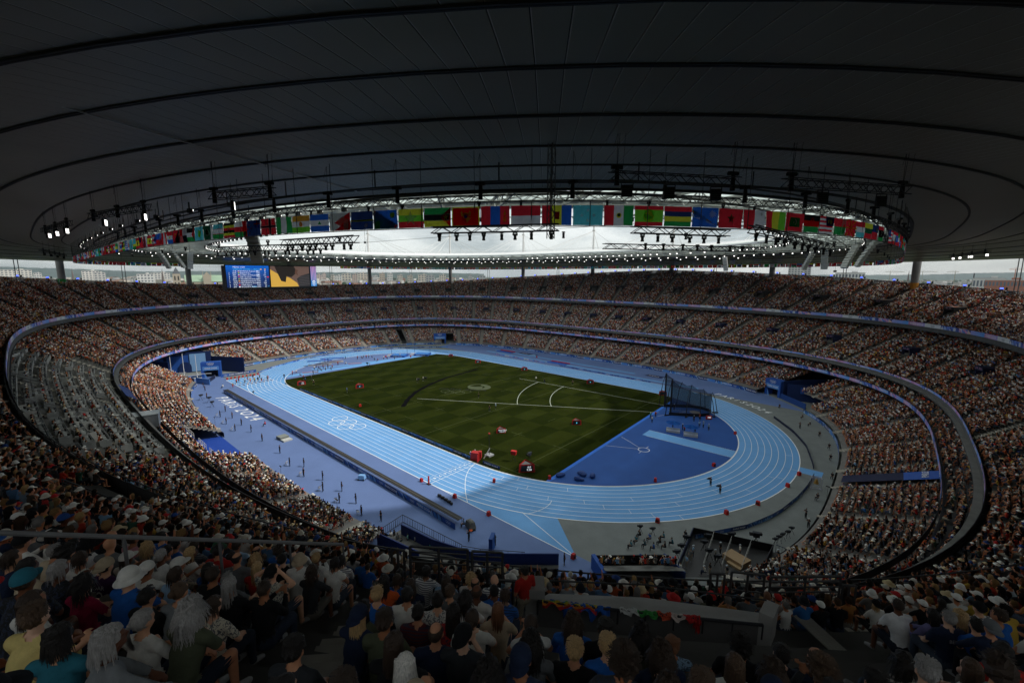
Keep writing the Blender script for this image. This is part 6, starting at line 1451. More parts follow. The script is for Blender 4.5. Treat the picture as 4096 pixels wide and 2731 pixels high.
# second inner truss ring close under the roof, and walkway tubes
rt2=thing('inner_rigging','dark rigging beams and walkways just inside the roof edge','rigging'); mb=MB()
for k in range(150):
    a,b=fpt(FL*k/150,0),fpt(FL*(k+1)/150,0); a,b=a*.975,b*.975; a.z=b.z=41.9; mb.beam(a,b,.12,.1,(.06,.06,.06))
    if k%2==0: mb.beam(a,(a.x,a.y,43.4),.06,.06,BT)
    a2,b2=a*.93,b*.93; a2.z=b2.z=42.6; mb.beam(a2,b2,.1,.16,(.12,.12,.11))
tag(mb.build('beams',PAINT,rt2),kind='stuff')
FSP=1.70
s_ref=fs_of(2298,893)  # centre of the moldova / micronesia gap
order={}
def put_flag(s,key,near,i,where):
    p=fpt(s);q=fpt(s+.2);q0=fpt(s-.2); d=(q-q0).normalized(); out=V((d.y,-d.x,0))
    view=V((CX,CY,0))-p; face=out if out.dot(view)>0 else -out
    rz=math.atan2(-face.x,face.y)+PI    # local -y faces the viewer
    if not inview(p+V((0,0,39.5)),30): return
    o=obj('national_flag',flag_mesh(key),None,(p.x,p.y,38.97),rz); tag(o,LAB(key,where),'flag','national flags hung round the ring truss')
CN={'w':'white','r':'red','g':'green','b':'blue','n':'navy','y':'yellow','k':'black','o':'orange','l':'light blue','m':'maroon','t':'teal','d':'dark green','p':'lime green','s':'grey'}
ORN={'D':'disc','S':'star','T':'triangle','P':'cross','R':'block','Q':'diagonal'}
def LAB(key,where):
    c=FLAGS[key].split(';'); b=c[0].split(); cols=[]; 
    for x in b[1:]:
        if not cols or cols[-1]!=CN[x]: cols.append(CN[x])
    cols=cols[:4]
    s=('plain ' if len(cols)==1 else 'horizontally striped ' if b[0]=='h' else 'vertically striped ')+' '.join(cols)+' flag'
    o=[x.split() for x in c[1:] if x.strip()]
    if o: s+=' with %s %s'%(CN[[q for q in o[0] if q in CN][-1]],ORN[o[0][0]])
    return s+' '+where
# which way does s run? increasing s is counter-clockwise; near side counter-clockwise is towards the right of the picture
im=nearseq.index('moldova')
sgn=1 if projn([tuple(fpt(s_ref+2,39))])[0][0]>2298 else -1
sc_=FSP
for i,kx in enumerate(nearseq):
    s=s_ref+sgn*(i-im-.0)*sc_-sgn*.0+sgn*(-.85)
    put_flag(s,kx,True,i,'in the near row')
s_end=s_ref+sgn*(len(nearseq)-im-.6)*sc_
s0=s_end+sgn*2.4
far=[k for k in FLAGS if k not in nearseq]
rg=random.Random(4)
smax=fs_of(1370,1073); i=0; s=s0; tot=(smax-s0)*sgn%FL
last=None
while (s-s0)*sgn<tot:
    kx=rightseq[i] if i<len(rightseq) else rg.choice(far)
    put_flag(s,kx,False,i,'in the far right row' if i<40 else 'in the far row')
    s+=sgn*1.72; i+=1
    if i%12==0: s+=sgn*.5
# left end: from france (953,1063) back to the near-left tip
sA=fs_of(945,1062); sB=s_ref+sgn*(0-im-.6)*sc_; i=0; s=sA; tot=((sB-sA)*sgn)%FL
while (s-sA)*sgn<tot-1.:
    kx=leftseq[::-1][i] if i<len(leftseq) else rg.choice(far)
    put_flag(s,kx,False,i,'in the far left row'); s+=sgn*1.72; i+=1
# hoists and dark lamp bodies along the near flag truss
for k in range(-24,26):
    s=s_ref+sgn*k*2.55; p=fpt(s,40.9); 
    if k%2==0: put(PH,(p.x,p.y,41.25),random.uniform(0,3),'chain hoist above the flag truss over the %s flag gap'%ORD[(k+24)//2],'chain hoists above the flag truss')
    q=p*.985; put(PM,(q.x,q.y,40.6 if k%3 else 38.8),random.uniform(0,3),'black stage light on the flag truss, %s %s of centre'%(ORD[abs(k)],'left' if k<0 else 'right'),'stage lights along the flag truss')
# ---------------------------------------------------------------- big screens
SCR=mat('screen_pixels',attr='Col',rough=.4,emit='src',estr=.75)
Pa,Pb,Pc=V((-128,-28.6,30)),V((-128,-10.6,30)),V((-128,12.0,30))
vb=thing('video_board','large video board showing a blue start list with white names','video board',(-127.6,-19.6,30.1),R(-90)+PI)
def sloc(u,w): return (u,0,w) # local x to the right as seen, y out
def scr(mb,x0,z0,x1,z1,c,y=-.0): mb.poly([(x0,y,z0),(x1,y,z0),(x1,y,z1),(x0,y,z1)],c)
vb.rotation_euler=(0,0,R(90))
mb=MB(); mb.box((0,.5,5.1),(18.6,.9,10.6),(.012,.012,.014)); mb.box((0,.5,-.5),(18.6,1.,1.0),(.05,.05,.05)); mb.box((-9.9,.4,4.5),(1.3,1.0,10.8),(.09,.08,.075)); mb.build('casing',PAINT,vb)
mb=MB()
for k in range(10): t=k/10; scr(mb,-9,k*1.0,9,(k+1)*1.0,(.005+.0*t,.02+.12*t*t,.10+.55*t*t))
for k in range(9): scr(mb,-6.6,.85+k*.9,6.2,.88+k*.9,(.25,.4,.6),-.02)
mb.build('display',SCR,vb)
WT=mat('screen_white',col=(.8,.82,.85),emit=(.8,.85,.9),estr=.8); CY_=mat('screen_cyan',col=(.1,.6,.8),emit=(.1,.6,.85),estr=.8)
rows=[('2','BRA','BARDI Felipe','27'),('3','INA','ZOHRI Lalu Muhammad','156'),('4','GBR','AZU Jeremiah','18'),('5','JAM','THOMPSON Kishane','6'),('6','GHA','AZAMATI Benjamin','43'),('7','SWZ','MATSENJWA Sibusiso','588'),('8','TUR','OZER Kayhan','54'),('9','JPN','HIGASHIDA Akihiro','40')]
rows=[('','CUB','ESPINOSA Reynaldo R.','95')]+rows
tx=[]
def stx(s,size,x,z,m=WT,al='LEFT'):
    cu=bpy.data.curves.new('t','FONT'); cu.body=s; cu.size=size; cu.align_x=al; cu.resolution_u=1; o=bpy.data.objects.new('t',cu); COL.objects.link(o); bpy.context.view_layer.update()
    me=bpy.data.meshes.new_from_object(o.evaluated_get(bpy.context.evaluated_depsgraph_get())); me.materials.clear(); me.materials.append(m); bpy.data.objects.remove(o); me.name='screen_text'
    return obj('screen_text',me,vb,(x,-.05,z),rot=(PI/2,0,0))
for i,(n_,cc,nm,wr) in enumerate(rows):
    z=7.95-i*.9-.0; stx(n_,.8,-8.0,z-.8); stx(cc,.8,-6.4,z-.8); stx(nm,.8,-3.4,z-.8); stx('WRk:',.75,3.4,z-.8); stx(wr,.8,7.6,z-.8,al='RIGHT')
stx("MEN'S 100M",.95,-6.2,8.9); stx('START LIST - ROUND 1 - HEAT 1/8',.75,-6.2,8.05,CY_); stx('PAGE 5/5',.55,1.,.1,CY_); stx('0.0',.6,8,.2,CY_)
mb=MB(); fc=[((.5,.02,.03),(.7,.7,.7)),((.02,.3,.1),(.7,.6,.05)),((.6,.02,.02),(.8,.8,.8)),((.02,.05,.3),(.7,.1,.1)),((.02,.02,.02),(.6,.5,.02)),((.6,.02,.02),(.7,.6,.05)),((.05,.15,.5),(.6,.3,.05)),((.6,.02,.02),(.6,.02,.02)),((.8,.8,.8),(.8,.8,.8))]
for i,(a,b) in enumerate(fc): z=7.2-i*.9; scr(mb,-4.3,z,-3.6,z+.25,a,-.05); scr(mb,-4.3,z+.25,-3.6,z+.5,b,-.05)
scr(mb,7.9,4.5,8.8,5.0,(.6,.02,.02),-.05); scr(mb,5.2,8.1,5.8,8.6,(.8,.4,.03),-.05); scr(mb,7.0,8.1,7.6,8.6,(.8,.4,.03),-.05); mb.build('flag_icons',SCR,vb)
v2=thing('video_board','video board showing a close-up of an athlete in a yellow shirt beside a striped banner','video board',(-127.6,1.0,30.1),R(90))
mb=MB(); mb.box((0,.5,5.1),(22.4,.9,10.6),(.012,.012,.014)); mb.box((0,.5,-.5),(22.4,1.,1.0),(.05,.05,.05)); mb.build('casing',PAINT,v2)
mb=MB(); Y1=(.62,.36,.06); DK=(.018,.014,.012); BR=(.1,.05,.035)
scr(mb,-11,0,7.6,9.9,(.13,.08,.065))
mb.poly([(-11,-.02,0),(2,-.02,0),(1.2,-.02,1.8),(-2,-.02,4.2),(-4.4,-.02,5.2),(-6,-.02,3.0),(-7.6,-.02,6.2),(-11,-.02,8.4)],Y1)
mb.poly([(-9,-.04,9.9),(-7.4,-.04,5.6),(-6.3,-.04,2.8),(-4.2,-.04,2.2),(-3.6,-.04,5.2),(-1.4,-.04,4.6),(.6,-.04,6.2),(1.2,-.04,8.2),(0,-.04,9.9)],DK)
mb.poly([(.4,-.05,6.4),(2.0,-.05,5.4),(1.6,-.05,7),(2.1,-.05,8.2),(.8,-.05,8.6)],BR); mb.poly([(2.4,-.03,0),(7.6,-.03,0),(7.6,-.03,6.6),(3,-.03,5.2),(1.2,-.03,3.8)],(.03,.028,.03))
for k in range(6): mb.poly([(2.4,-.045,.6+k*.8),(7.6,-.045,1.1+k*.8),(7.6,-.045,1.25+k*.8),(2.4,-.045,.75+k*.8)],(.09,.085,.085))
mb.build('display',SCR,v2)
mb=MB(); 
for k in range(10):
    t=k/9; scr(mb,8.2,k*1.0,11.2,(k+1)*1.,(.03+.0*t,.2-.1*t,.5-.2*t),-.06)
    for j in range(4): 
        if k>2: scr(mb,8.45+j*.7,k*1.0,8.8+j*.7,(k+1)*1.,(.3+.4*t,.3,.5),-.08)
mb.disc((9.7,-.09,2.2),.75,14,(.8,.82,.85),'y'); mb.disc((9.7,-.11,2.1),.4,8,(.05,.25,.5),'y'); mb.build('banner_strip',SCR,v2)
me=textmesh('PARiS 2O24',.42,WT,bold=.01); obj('lettering',me,v2,(9.7,-.1,1.15),rot=(PI/2,0,0)); mb=MB(); ringset(mb,Matrix.Translation((9.7,-.1,.55))@Matrix.Rotation(PI/2,4,'X'),.2,.05,(.7,.72,.75),10); mb.build('rings',SCR,v2)
# ================================================================ city skyline
CITYM=mat('city_wall',attr='Col',rough=.9,noise=.1,nscale=.05)
def tower(px,w_px,top_px,dist,col,label,cat='building',floors=None,roofc=(.35,.34,.33),name='city_building',pane=(.12,.14,.17)):
    b=at(px,1098,dist); w=w_px/FOC*dist; top=36.3+(1101-top_px)/FOC*dist; base=-8.; h=top-base; rz=math.atan2(b.y-CY,b.x-CX)-PI/2
    t=thing(name,label,cat,(b.x,b.y,base),rz); dp=max(12,w*.5)
    mb=MB(); mb.box((0,dp/2,h/2),(w,dp,h),col); mb.build('wall',CITYM,t); mb=MB(); mb.box((0,dp/2,h+.6),(w*1.01,dp*1.01,1.2),roofc); mb.box((w*.15,dp/2,h+2.4),(w*.2,dp*.3,3.),col); mb.build('roof',CITYM,t)
    nf=floors or max(3,int(h/3.2/(dist/700))); nw=max(3,int(w/4/(dist/700))); mb=MB()
    for i in range(nf):
        for j in range(nw):
            x=-w/2+w*(j+.5)/nw; z=h*(i+.6)/nf; mb.poly([(x-w/nw*.28,-.15,z-h/nf*.22),(x+w/nw*.28,-.15,z-h/nf*.22),(x+w/nw*.28,-.15,z+h/nf*.25),(x-w/nw*.28,-.15,z+h/nf*.25)],pane)
    tag(mb.build('windows',CITYM,t),kind='stuff'); return t
rg=random.Random(5)
tower(3182,52,1050,900,(.55,.55,.53),'tall pale residential tower with a grid of windows, left one of the pair','tower block',16); tower(3222,34,1052,940,(.42,.42,.42),'tall grey residential tower beside the pale one','tower block',16)
tower(66,85,1088,1500,(.62,.59,.53),'cream slab block on the horizon at the left edge'); tower(362,50,1092,1300,(.68,.65,.6),'white slab block left of the stepped block',floors=9); tower(398,34,1098,1290,(.55,.53,.5),'stepped pale block with balconies'); tower(150,22,1100,1900,(.6,.58,.54),'small pale block before the wooded hill')
tower(580,52,1104,1100,(.68,.67,.64),'white office block left of the church spire',floors=6); tower(642,60,1098,1700,(.62,.6,.56),'long pale block behind the basilica tower')
tower(3400,95,1093,800,(.62,.62,.6),'white flat building with rooftop plant, right of the big towers',floors=4); tower(4040,130,1120,620,(.34,.14,.09),'long red brick warehouse at the right edge',floors=3,roofc=(.4,.39,.38)); tower(3960,90,1113,700,(.6,.6,.58),'white low hall beside the brick warehouse',floors=2)
spec=[(1272,1103),(1296,1098),(1330,1104),(1352,1106),(1385,1100),(1418,1102),(1448,1097),(1468,1104),(1500,1108),(1528,1097),(1560,1098),(1600,1105),(1640,1106),(1690,1103),(1720,1106),(1770,1104),(1830,1106),(1880,1104),(1925,1107)]
wd=['slim','broad','stepped','low','tall','narrow']; cn=[('white',(.68,.66,.62)),('cream',(.6,.54,.45)),('grey',(.42,.42,.41)),('beige',(.55,.46,.36)),('pale pink',(.58,.46,.4))]
for i,(x,y) in enumerate(spec):
    c=cn[rg.randrange(5)]; tower(x,rg.choice((14,20,26,34)),y,rg.uniform(1300,2600),c[1],'%s %s housing block on the far skyline, %s from the screens'%(wd[i%6],c[0],['nearest','second','third','fourth','fifth','sixth','seventh','eighth','ninth','tenth','eleventh','twelfth','thirteenth','fourteenth','fifteenth','sixteenth','seventeenth','eighteenth','nineteenth'][i]))
# low roofs as a mass
mb=MB()
for _ in range(900):
    px=rg.uniform(-100,4200); d=rg.uniform(500,3200); 
    if 1950<px<3050: continue
    b=at(px,1098,d); w=rg.uniform(14,50); h=rg.uniform(6,17)+ (8 if px<1900 else 0); c=rg.choice([(.62,.6,.56),(.5,.45,.38),(.4,.39,.38),(.3,.17,.12),(.66,.64,.6),(.45,.4,.36)])
    mb.box((b.x,b.y,-8+h/2),(w,rg.uniform(12,30),h),c,rg.uniform(0,3)); mb.box((b.x,b.y,-8+h+.4),(w*.9,10,.8),rg.choice([(.3,.15,.1),(.3,.3,.3),(.2,.2,.22)]),rg.uniform(0,3))
tag(mb.build('low_city_roofs',CITYM),'mass of low pale houses and sheds spread over the plain',kind='stuff')
FOL=mat('far_foliage',col=(.035,.06,.025),rough=.95,noise=.5,nscale=.05)
mb=MB()
for _ in range(1500):
    px=rg.uniform(-100,4200)
    if 1950<px<3050: continue
    d=rg.uniform(350,3500); b=at(px,1098,d); r=rg.uniform(3,8)
    mb.ball((b.x+0,b.y,-8+r*.9+(3 if px<1900 else 0)),(r*rg.uniform(.9,1.6),r,r*rg.uniform(.9,1.6)),n=6,k=4)
tag(mb.build('distant_trees',FOL),'dark green tree masses between the far buildings',kind='stuff')
# basilica: square tower with spire, green copper nave roof
b=at(705,1098,760); rz=math.atan2(b.y-CY,b.x-CX)-PI/2; t=thing('basilica','old stone basilica with a square tower and long green copper roof','church',(b.x,b.y,-8),rz)
ST=(.42,.37,.29); mb=MB(); mb.box((0,6,22),(11,11,44),ST); mb.build('tower',CITYM,t)
mb=MB(); V_=[(-5.6,.4,44),(5.6,.4,44),(5.6,11.6,44),(-5.6,11.6,44),(0,6,56)]; mb.mesh(V_,[(0,1,4),(1,2,4),(2,3,4),(3,0,4)],(.1,.11,.12)); mb.build('spire',CITYM,t)
for dx in (-2.4,2.4):
    for z in (26,37): mb=MB(); mb.poly([(dx-1,-.1+.5,z-4),(dx+1,.4,z-4),(dx+1,.4,z+2.5),(dx,.4,z+4),(dx-1,.4,z+2.5)],(.03,.03,.03)); mb.build('window',CITYM,t)
mb=MB(); mb.box((46,14,15),(70,18,30),ST); mb.build('nave',CITYM,t); mb=MB(); mb.mesh([(11,4,30),(81,4,30),(81,24,30),(11,24,30),(11,14,42),(81,14,42)],[(0,1,5,4),(2,3,4,5),(0,4,3),(1,2,5)],(.30,.42,.30)); mb.build('copper_roof',CITYM,t)
mb=MB(); mb.box((44,3,22),(12,4,36),ST); mb.mesh([(38,1,40),(50,1,40),(44,1,48),(38,5,40),(50,5,40),(44,5,48)],[(0,1,2),(3,5,4),(0,2,5,3),(1,4,5,2)],ST)
for dx in (38,50): mb.tube((dx,2,38),(dx,2,50),.9,.1,6,ST)
mb.build('transept_gable',CITYM,t)
# other small verticals
for px,lab in ((650-0,'grey openwork church spire among the houses'),(290,'tall red and white lattice mast left of the white block'),(3635,'dark slim church spire on the right skyline'),(3897,'dark slim chimney on the right skyline')):
    b=at(px,1098,1000); t=tag(None or MB().build('skyline_spire',CITYM) if 0 else thing('skyline_spire',lab,'spire',(b.x,b.y,-8)),None); mb=MB()
    if 'chimney' in lab: mb.tube((0,0,0),(0,0,50),1.3,1.1,8,(.06,.06,.06))
    else: mb.tube((0,0,0),(0,0,34),3,2.4,6,(.2,.17,.15)); mb.tube((0,0,34),(0,0,56),2.2,.1,6,(.16,.13,.12))
    mb.build('shaft',CITYM,t)
for px,d,h in ((4060,1500,66),(3820,1900,60),(3690,2100,62),(3560,2000,60)):
    b=at(px,1098,d); t=thing('tower_crane','thin construction crane on the right skyline at %s'%{4060:'the far edge, orange',3820:'the orange column',3690:'the tie rods',3560:'the slim spire'}[px],'crane',(b.x,b.y,-8),rg.uniform(0,3)); c=(.5,.15,.05) if px==4060 else (.35,.3,.2)
    mb=MB(); mb.beam((0,0,0),(0,0,h),1.6,1.6,c); mb.build('mast',CITYM,t); mb=MB(); mb.beam((-18,0,h),(50,0,h),1.2,1.4,c); mb.beam((0,0,h+7),(45,0,h+.5),.4,.4,c); mb.beam((0,0,h+7),(-16,0,h+.5),.4,.4,c); mb.beam((0,0,h),(0,0,h+7),.8,.8,c); mb.build('jib',CITYM,t)
# wooded hills
HM=mat('wooded_hill',col=(.035,.06,.045),rough=1.,noise=.35,nscale=.004)
mb=MB(); prof=[(-500,1068),(-200,1072),(0,1075),(150,1079),(330,1084),(480,1090),(620,1093),(800,1090),(950,1092),(1150,1093),(1350,1094),(1500,1095),(1650,1093),(1800,1096),(1950,1099)]
prof2=[(3000,1101),(3300,1099),(3550,1099),(3700,1098),(3850,1092),(4000,1089),(4200,1087),(4600,1086)]
for pf in (prof,prof2):
    X=np.arange(pf[0][0],pf[-1][0],14); Yt=np.interp(X,[p[0] for p in pf],[p[1] for p in pf])+RNG.normal(0,.35,len(X)); rows=[]
    for dd,fr in ((4600,0.),(5000,.45),(5600,.8),(6200,1.),(6800,.7)):
        row=[]
        for x,y in zip(X,Yt):
            b=at(x,1098,dd); zt=36.3+(1101-y)/FOC*6200; row.append((b.x,b.y,-9+(zt+9)*fr+ (RNG.normal(0,1.5) if fr else 0)))
        rows.append(row)
    n=len(X); V_=[p for r in rows for p in r]; mb.mesh(V_,[(i*n+j,i*n+j+1,(i+1)*n+j+1,(i+1)*n+j) for i in range(4) for j in range(n-1)])
tag(mb.build('hills',HM),'long low wooded hills on the horizon, left and right',kind='structure')
# ================================================================ blue entrance walls, platforms, low-stand gaps
def wall(name,pts,z0,z1,c,label=None,th=.15,parent=None):
    mb=MB()
    for p,q in zip(pts[:-1],pts[1:]):
        mb.beam((p[0],p[1],(z0+z1)/2),(q[0],q[1],(z0+z1)/2),th,z1-z0,c)
    o=mb.build(name,PAINT,parent)
    if label: tag(o,label,'wall')
    return o
NB_=(.008,.025,.105); MBL=(.018,.085,.36); LB=(.10,.26,.60)
# west tunnel
t=thing('tunnel_surround','navy and blue painted walls round the far left players tunnel with arch motif','entrance wall')
wall('back_wall',[(-100,-66),(-92,-46)],0,7.6,NB_,parent=t); wall('left_wall',[(-86.5,-60),(-97,-67)],0,6,NB_,parent=t)
wall('side_wall',[(-92,-46),(-79.8,-38.8)],0,5.6,NB_,parent=t); wall('low_wall',[(-86.5,-59.5),(-70.5,-56.5)],0,2.2,NB_,parent=t); wall('front_wing',[(-73.5,-55.3),(-67.,-53)],0,1.9,LB,parent=t)
mb=MB(); mb.poly([(-99.6,-65,1),(-97.3,-59.4,.4),(-97.3,-59.4,5.8),(-99.6,-65,6.8)],MBL); mb.poly([(-97.0,-58.5,.3),(-94.6,-52.5,.3),(-94.6,-52.5,6.6),(-97.0,-58.5,6.2)],MBL); mb.poly([(-94.4,-52.2,.3),(-92.6,-47.6,.3),(-92.6,-47.6,7.),(-94.4,-52.2,6.9)],(.2,.38,.66))
for v in range(len(mb.v)): x,y,z=mb.v[v]; mb.v[v]=(x+.35,y-.14,z)
mb.build('motif_panels',PAINT,t)
mb=MB()
for k in range(12):
    a=PI*k/12;b=PI*(k+1)/12; c0=(-94.9,-53.8)
    def W(u,z): return (c0[0]+u*.37+.75,c0[1]+u*.93,z)
    mb.poly([W(0,2.2),W(1.9*math.cos(a),2.2+1.9*math.sin(a)),W(1.9*math.cos(b),2.2+1.9*math.sin(b))],NB_)
mb.poly([W(-1.9,.1),W(1.9,.1),W(1.9,2.2),W(-1.9,2.2)],NB_); mb.build('arch',PAINT,t)
def gate(name,label,c,rz,w=5.6,h=5.2,d=2.6):
    t=thing(name,label,'gateway',c,rz); mb=MB(); mb.box((-w/2+.4,d/2,h/2),(.8,d,h),MBL); mb.box((w/2-.4,d/2,h/2),(.8,d,h),MBL); mb.box((0,d/2,h-.75),(w-1.6,d,1.5),MBL); mb.build('frame',PAINT,t)
    mb=MB(); mb.box((0,.05,h*.60),(w-1.,.16,h*.26),LB); s=mb.build('name_board',PAINT,t); obj('lettering',textmesh('PARiS 2O24',.62,LEDW,sx=1.15,bold=.012),s,(0,-.06,h*.60),rot=(PI/2,0,0))
    mb=MB(); ringset(mb,Matrix.Translation((0,-.03,h-.45))@Matrix.Rotation(PI/2,4,'X'),.33,.08,(.7,.7,.72),14); mb.build('rings',PAINT,t); mb=MB(); mb.box((0,d*.9,h*.25),(w-1.6,.1,h*.5),(.005,.008,.02)); mb.poly([(-w/2+.9,-.02,0),(-w/2+1.7,-.02,0),(-w/2+.9,-.02,1.9)],LB); mb.build('dark_opening',PAINT,t); return t
gate('entrance_gate','blue gateway with rings and PARIS 2024 board at the far left tunnel',(-79.3,-49.5,0),R(-48)+PI/2+R(25),5.8,5.4)
gate('entrance_gate','blue gateway with rings and PARIS 2024 board at the right, by the curved lettering',(74.6,57.0,0),R(-32)+R(0),5.4,5.0)
gate('entrance_gate','blue gateway at the back of the far bend under the box tier',(-78.6,53.2,0),R(52),6.4,5.4,2.)
t=thing('tunnel_surround','navy and blue walls behind the right hand gateway','entrance wall'); wall('wall_panel',[(77.6,55.5),(86.5,66.5)],0,5.4,NB_,parent=t); wall('wall_panel',[(78.8,55),(95.0,58.5)],0,4.8,NB_,parent=t); wall('wall_panel',[(77.2,55.4),(84.5,47.5)],0,1.6,(.015,.06,.24),parent=t)
mb=MB(); mb.poly([(82,55.4,2.4),(88,56.6,2.4),(88,56.6,4.2),(82,55.4,4.2)],MBL); mb.poly([(90,57.,1),(94,57.9,1),(94,57.9,4),(90,57.,4)],(.2,.38,.66)); 
for v in range(len(mb.v)): x,y,z=mb.v[v]; mb.v[v]=(x,y-.12,z)
mb.build('motif_panels',PAINT,t)
o=line_boards([(-76.7,-44.6-4.5),(-70.0,-52.9)],1.3,4.,'light blue PARIS 2024 board leaning beside the far left gateway',D=panel_meshes(4.,1.3,True),seq=['txtb'])
# rugby posts parked in the tunnel
for px,py,h in ((688,1511,10.8),(740,1521,13.),(790,1514,11.8)):
    p=hit(px,py,0); t=thing('rugby_post','white rugby post on a flat base parked by the tunnel, %s'%{688:'left',740:'middle',790:'right'}[px],'goal post',(p.x,p.y,0),R(50)); mb=MB(); mb.tube((0,0,0),(0,0,h*.72),.12,.08,8,(.7,.7,.68)); mb.build('pole',PAINT,t); mb=MB(); mb.tube((0,0,1.6),(4.6,0,1.75),.09,n=8,c=(.7,.7,.68)); mb.build('crossbar',PAINT,t); mb=MB(); mb.box((0,0,.12),(2.2,1.4,.24),(.6,.6,.6)); mb.build('base',PAINT,t)
# blue front walls of the recessed low stands on the near left
sp=thing('low_stand_front','blue lower walls and white railings of the recessed near stands','stand front')
for d0,d1 in ((-99.6,-93.5),(-90.5,-86.5),(-84.6,-81.4)):
    pts=[(lambda q:(q.x,q.y))(LOW.pt(R(d0+(d1-d0)*k/4),.0 if k in(0,4) and 0 else .30)) for k in range(5)]; wall('blue_wall',pts,0,3.1,(.012,.05,.26),parent=sp)
    mb=MB()
    for k in range(5):
        p=pts[k]; mb.beam((p[0],p[1],3.1),(p[0],p[1],4.2),.06,.06,(.6,.6,.6))
        if k: 
            for z in (3.6,4.15): mb.beam((pts[k-1][0],pts[k-1][1],z),(p[0],p[1],z),.05,.05,(.6,.6,.6))
    mb.build('white_railing',PAINT,sp)
# navy platforms in the near corner
cp=thing('corner_platform','navy walled camera platform with black guard rails in the near corner below','platform')
def hp(l,z): return [(lambda q:(q.x,q.y))(hit(x,y,z)) for x,y in l]
def full(X,Y,ox,oy,s): return (ox+X/s,oy+Y/s)
PL=[full(a,b,1400,2050,1.344) for a,b in ((145,105),(370,205),(440,215),(1125,220),(1125,290),(700,260),(300,205),(145,160))]
w1=hp([full(a,b,1400,2050,1.344) for a,b in ((275,60),(440,140),(600,190),(660,212))],2.4); wall('navy_wall',w1,.0,2.4,(.014,.035,.16),parent=cp)
w2=hp([full(a,b,1400,2050,1.344) for a,b in ((660,217),(1122,219))],2.4); wall('navy_wall',w2,0,2.4,(.014,.035,.16),parent=cp)
w3=hp([full(a,b,1400,2050,1.344) for a,b in ((146,106),(370,208))],2.6); wall('navy_wall',w3,0,2.6,(.014,.035,.16),parent=cp)
mb=MB(); P_=hp([full(a,b,1400,2050,1.344) for a,b in ((150,150),(275,90),(660,250),(1122,262),(1122,300),(500,300))],.9); mb.poly([(x,y,.9) for x,y in P_],(.13,.13,.125)); mb.build('floor',CONC,cp)
def guard_rail(pts,z0,h,parent,bars=True,c=(.03,.03,.032),name='guard_rail',sp_=.35):
    mb=MB(); L=[Vector((p[0],p[1],z0)) for p in pts]
    for a,b in zip(L[:-1],L[1:]):
        u=Vector((0,0,1)); mb.beam(a+u*h,b+u*h,.06,.06,c); mb.beam(a+u*.1,b+u*.1,.05,.05,c); n=max(1,int((b-a).length/sp_))
        for k in range(n+1):
            p=a.lerp(b,k/n); 
            if bars or k%5==0: mb.beam(p,p+u*h,.03 if k%6 else .07,.03,c)
        if not bars:
            for z in (.4,.7): mb.beam(a+u*z*h,b+u*z*h,.035,.035,c)
    return mb.build(name,PAINT,parent)
guard_rail(hp([full(a,b,1400,2050,1.344) for a,b in ((90,80),(180,78),(283,12),(600,172))],1.2),.0,1.25,cp); guard_rail(hp([full(a,b,1400,2050,1.344) for a,b in ((600,180),(700,198),(940,215))],1.1),0,1.2,cp,False)
guard_rail(hp([full(a,b,1400,2050,1.344) for a,b in ((0,155),(50,150),(100,88))],1.6),.4,1.2,cp,True,(.2,.2,.2))
# small seating block and its blue walls by the finish chute
sb=thing('small_grandstand','small grey bench stand with blue side walls near the run-off point','grandstand'); q=hp([(2372,2235),(2655,2232),(2740,2310),(2420,2310)],1.2)
wall('blue_side',[q[0],q[3]],0,1.9,MBL,parent=sb,th=.5); wall('black_front',[q[0],q[1]],0,1.7,(.012,.012,.014),parent=sb); wall('blue_side',[q[1],q[2]],0,1.9,(.02,.05,.2),parent=sb)
mb=MB()
for k in range(6):
    a=Vector((*q[0],0)).lerp(Vector((*q[3],0)),k/6); b=Vector((*q[1],0)).lerp(Vector((*q[2],0)),k/6); a2=Vector((*q[0],0)).lerp(Vector((*q[3],0)),(k+1)/6); b2=Vector((*q[1],0)).lerp(Vector((*q[2],0)),(k+1)/6); z=.35*(k+1); mb.poly([(*a[:2],z),(*b[:2],z),(*b2[:2],z),(*a2[:2],z)],(.2,.2,.19)); mb.poly([(*a[:2],z-.35),(*b[:2],z-.35),(*b[:2],z),(*a[:2],z)],(.14,.14,.13))
    for j in range(14):
        f=(j+.5)/14; p=a.lerp(b,f); 
        if RNG.random()<.62 and abs(f-.42)>.07: CR.append(np.array([[p.x,p.y,z,R(140)]]))
mb.build('benches',CONC,sb)
# photographers' pit
pit=thing('photo_pit','black fenced photographers pit with camera rails at the near right','platform'); c4=hp([full(a,b,2700,2100,1.68) for a,b in ((120,62),(655,180),(580,335),(20,300))],.0)
wall('black_fence',[c4[0],c4[1]],0,1.1,(.012,.012,.014),parent=pit,th=.1); wall('black_fence',[c4[1],c4[2]],0,1.1,(.012,.012,.02),parent=pit,th=.1); wall('black_fence',[c4[0],c4[3]],0,1.1,(.02,.03,.08),parent=pit,th=.1)
for a,b in ((.27,.3),(.5,.52),(.74,.76)):
    A_=Vector((*c4[0],1.15)).lerp(Vector((*c4[1],1.15)),a); B_=Vector((*c4[3],1.15)).lerp(Vector((*c4[2],1.15)),b); mb=MB(); mb.beam(A_,B_,.05,.05,(.35,.35,.33)); mb.beam(A_-V((0,0,.5)),B_-V((0,0,.5)),.04,.04,(.3,.3,.28)); 
    for k in range(5): p=A_.lerp(B_,k/4); mb.beam((p.x,p.y,0),p,.05,.05,(.3,.3,.28))
    mb.build('steel_rail',PAINT,pit)
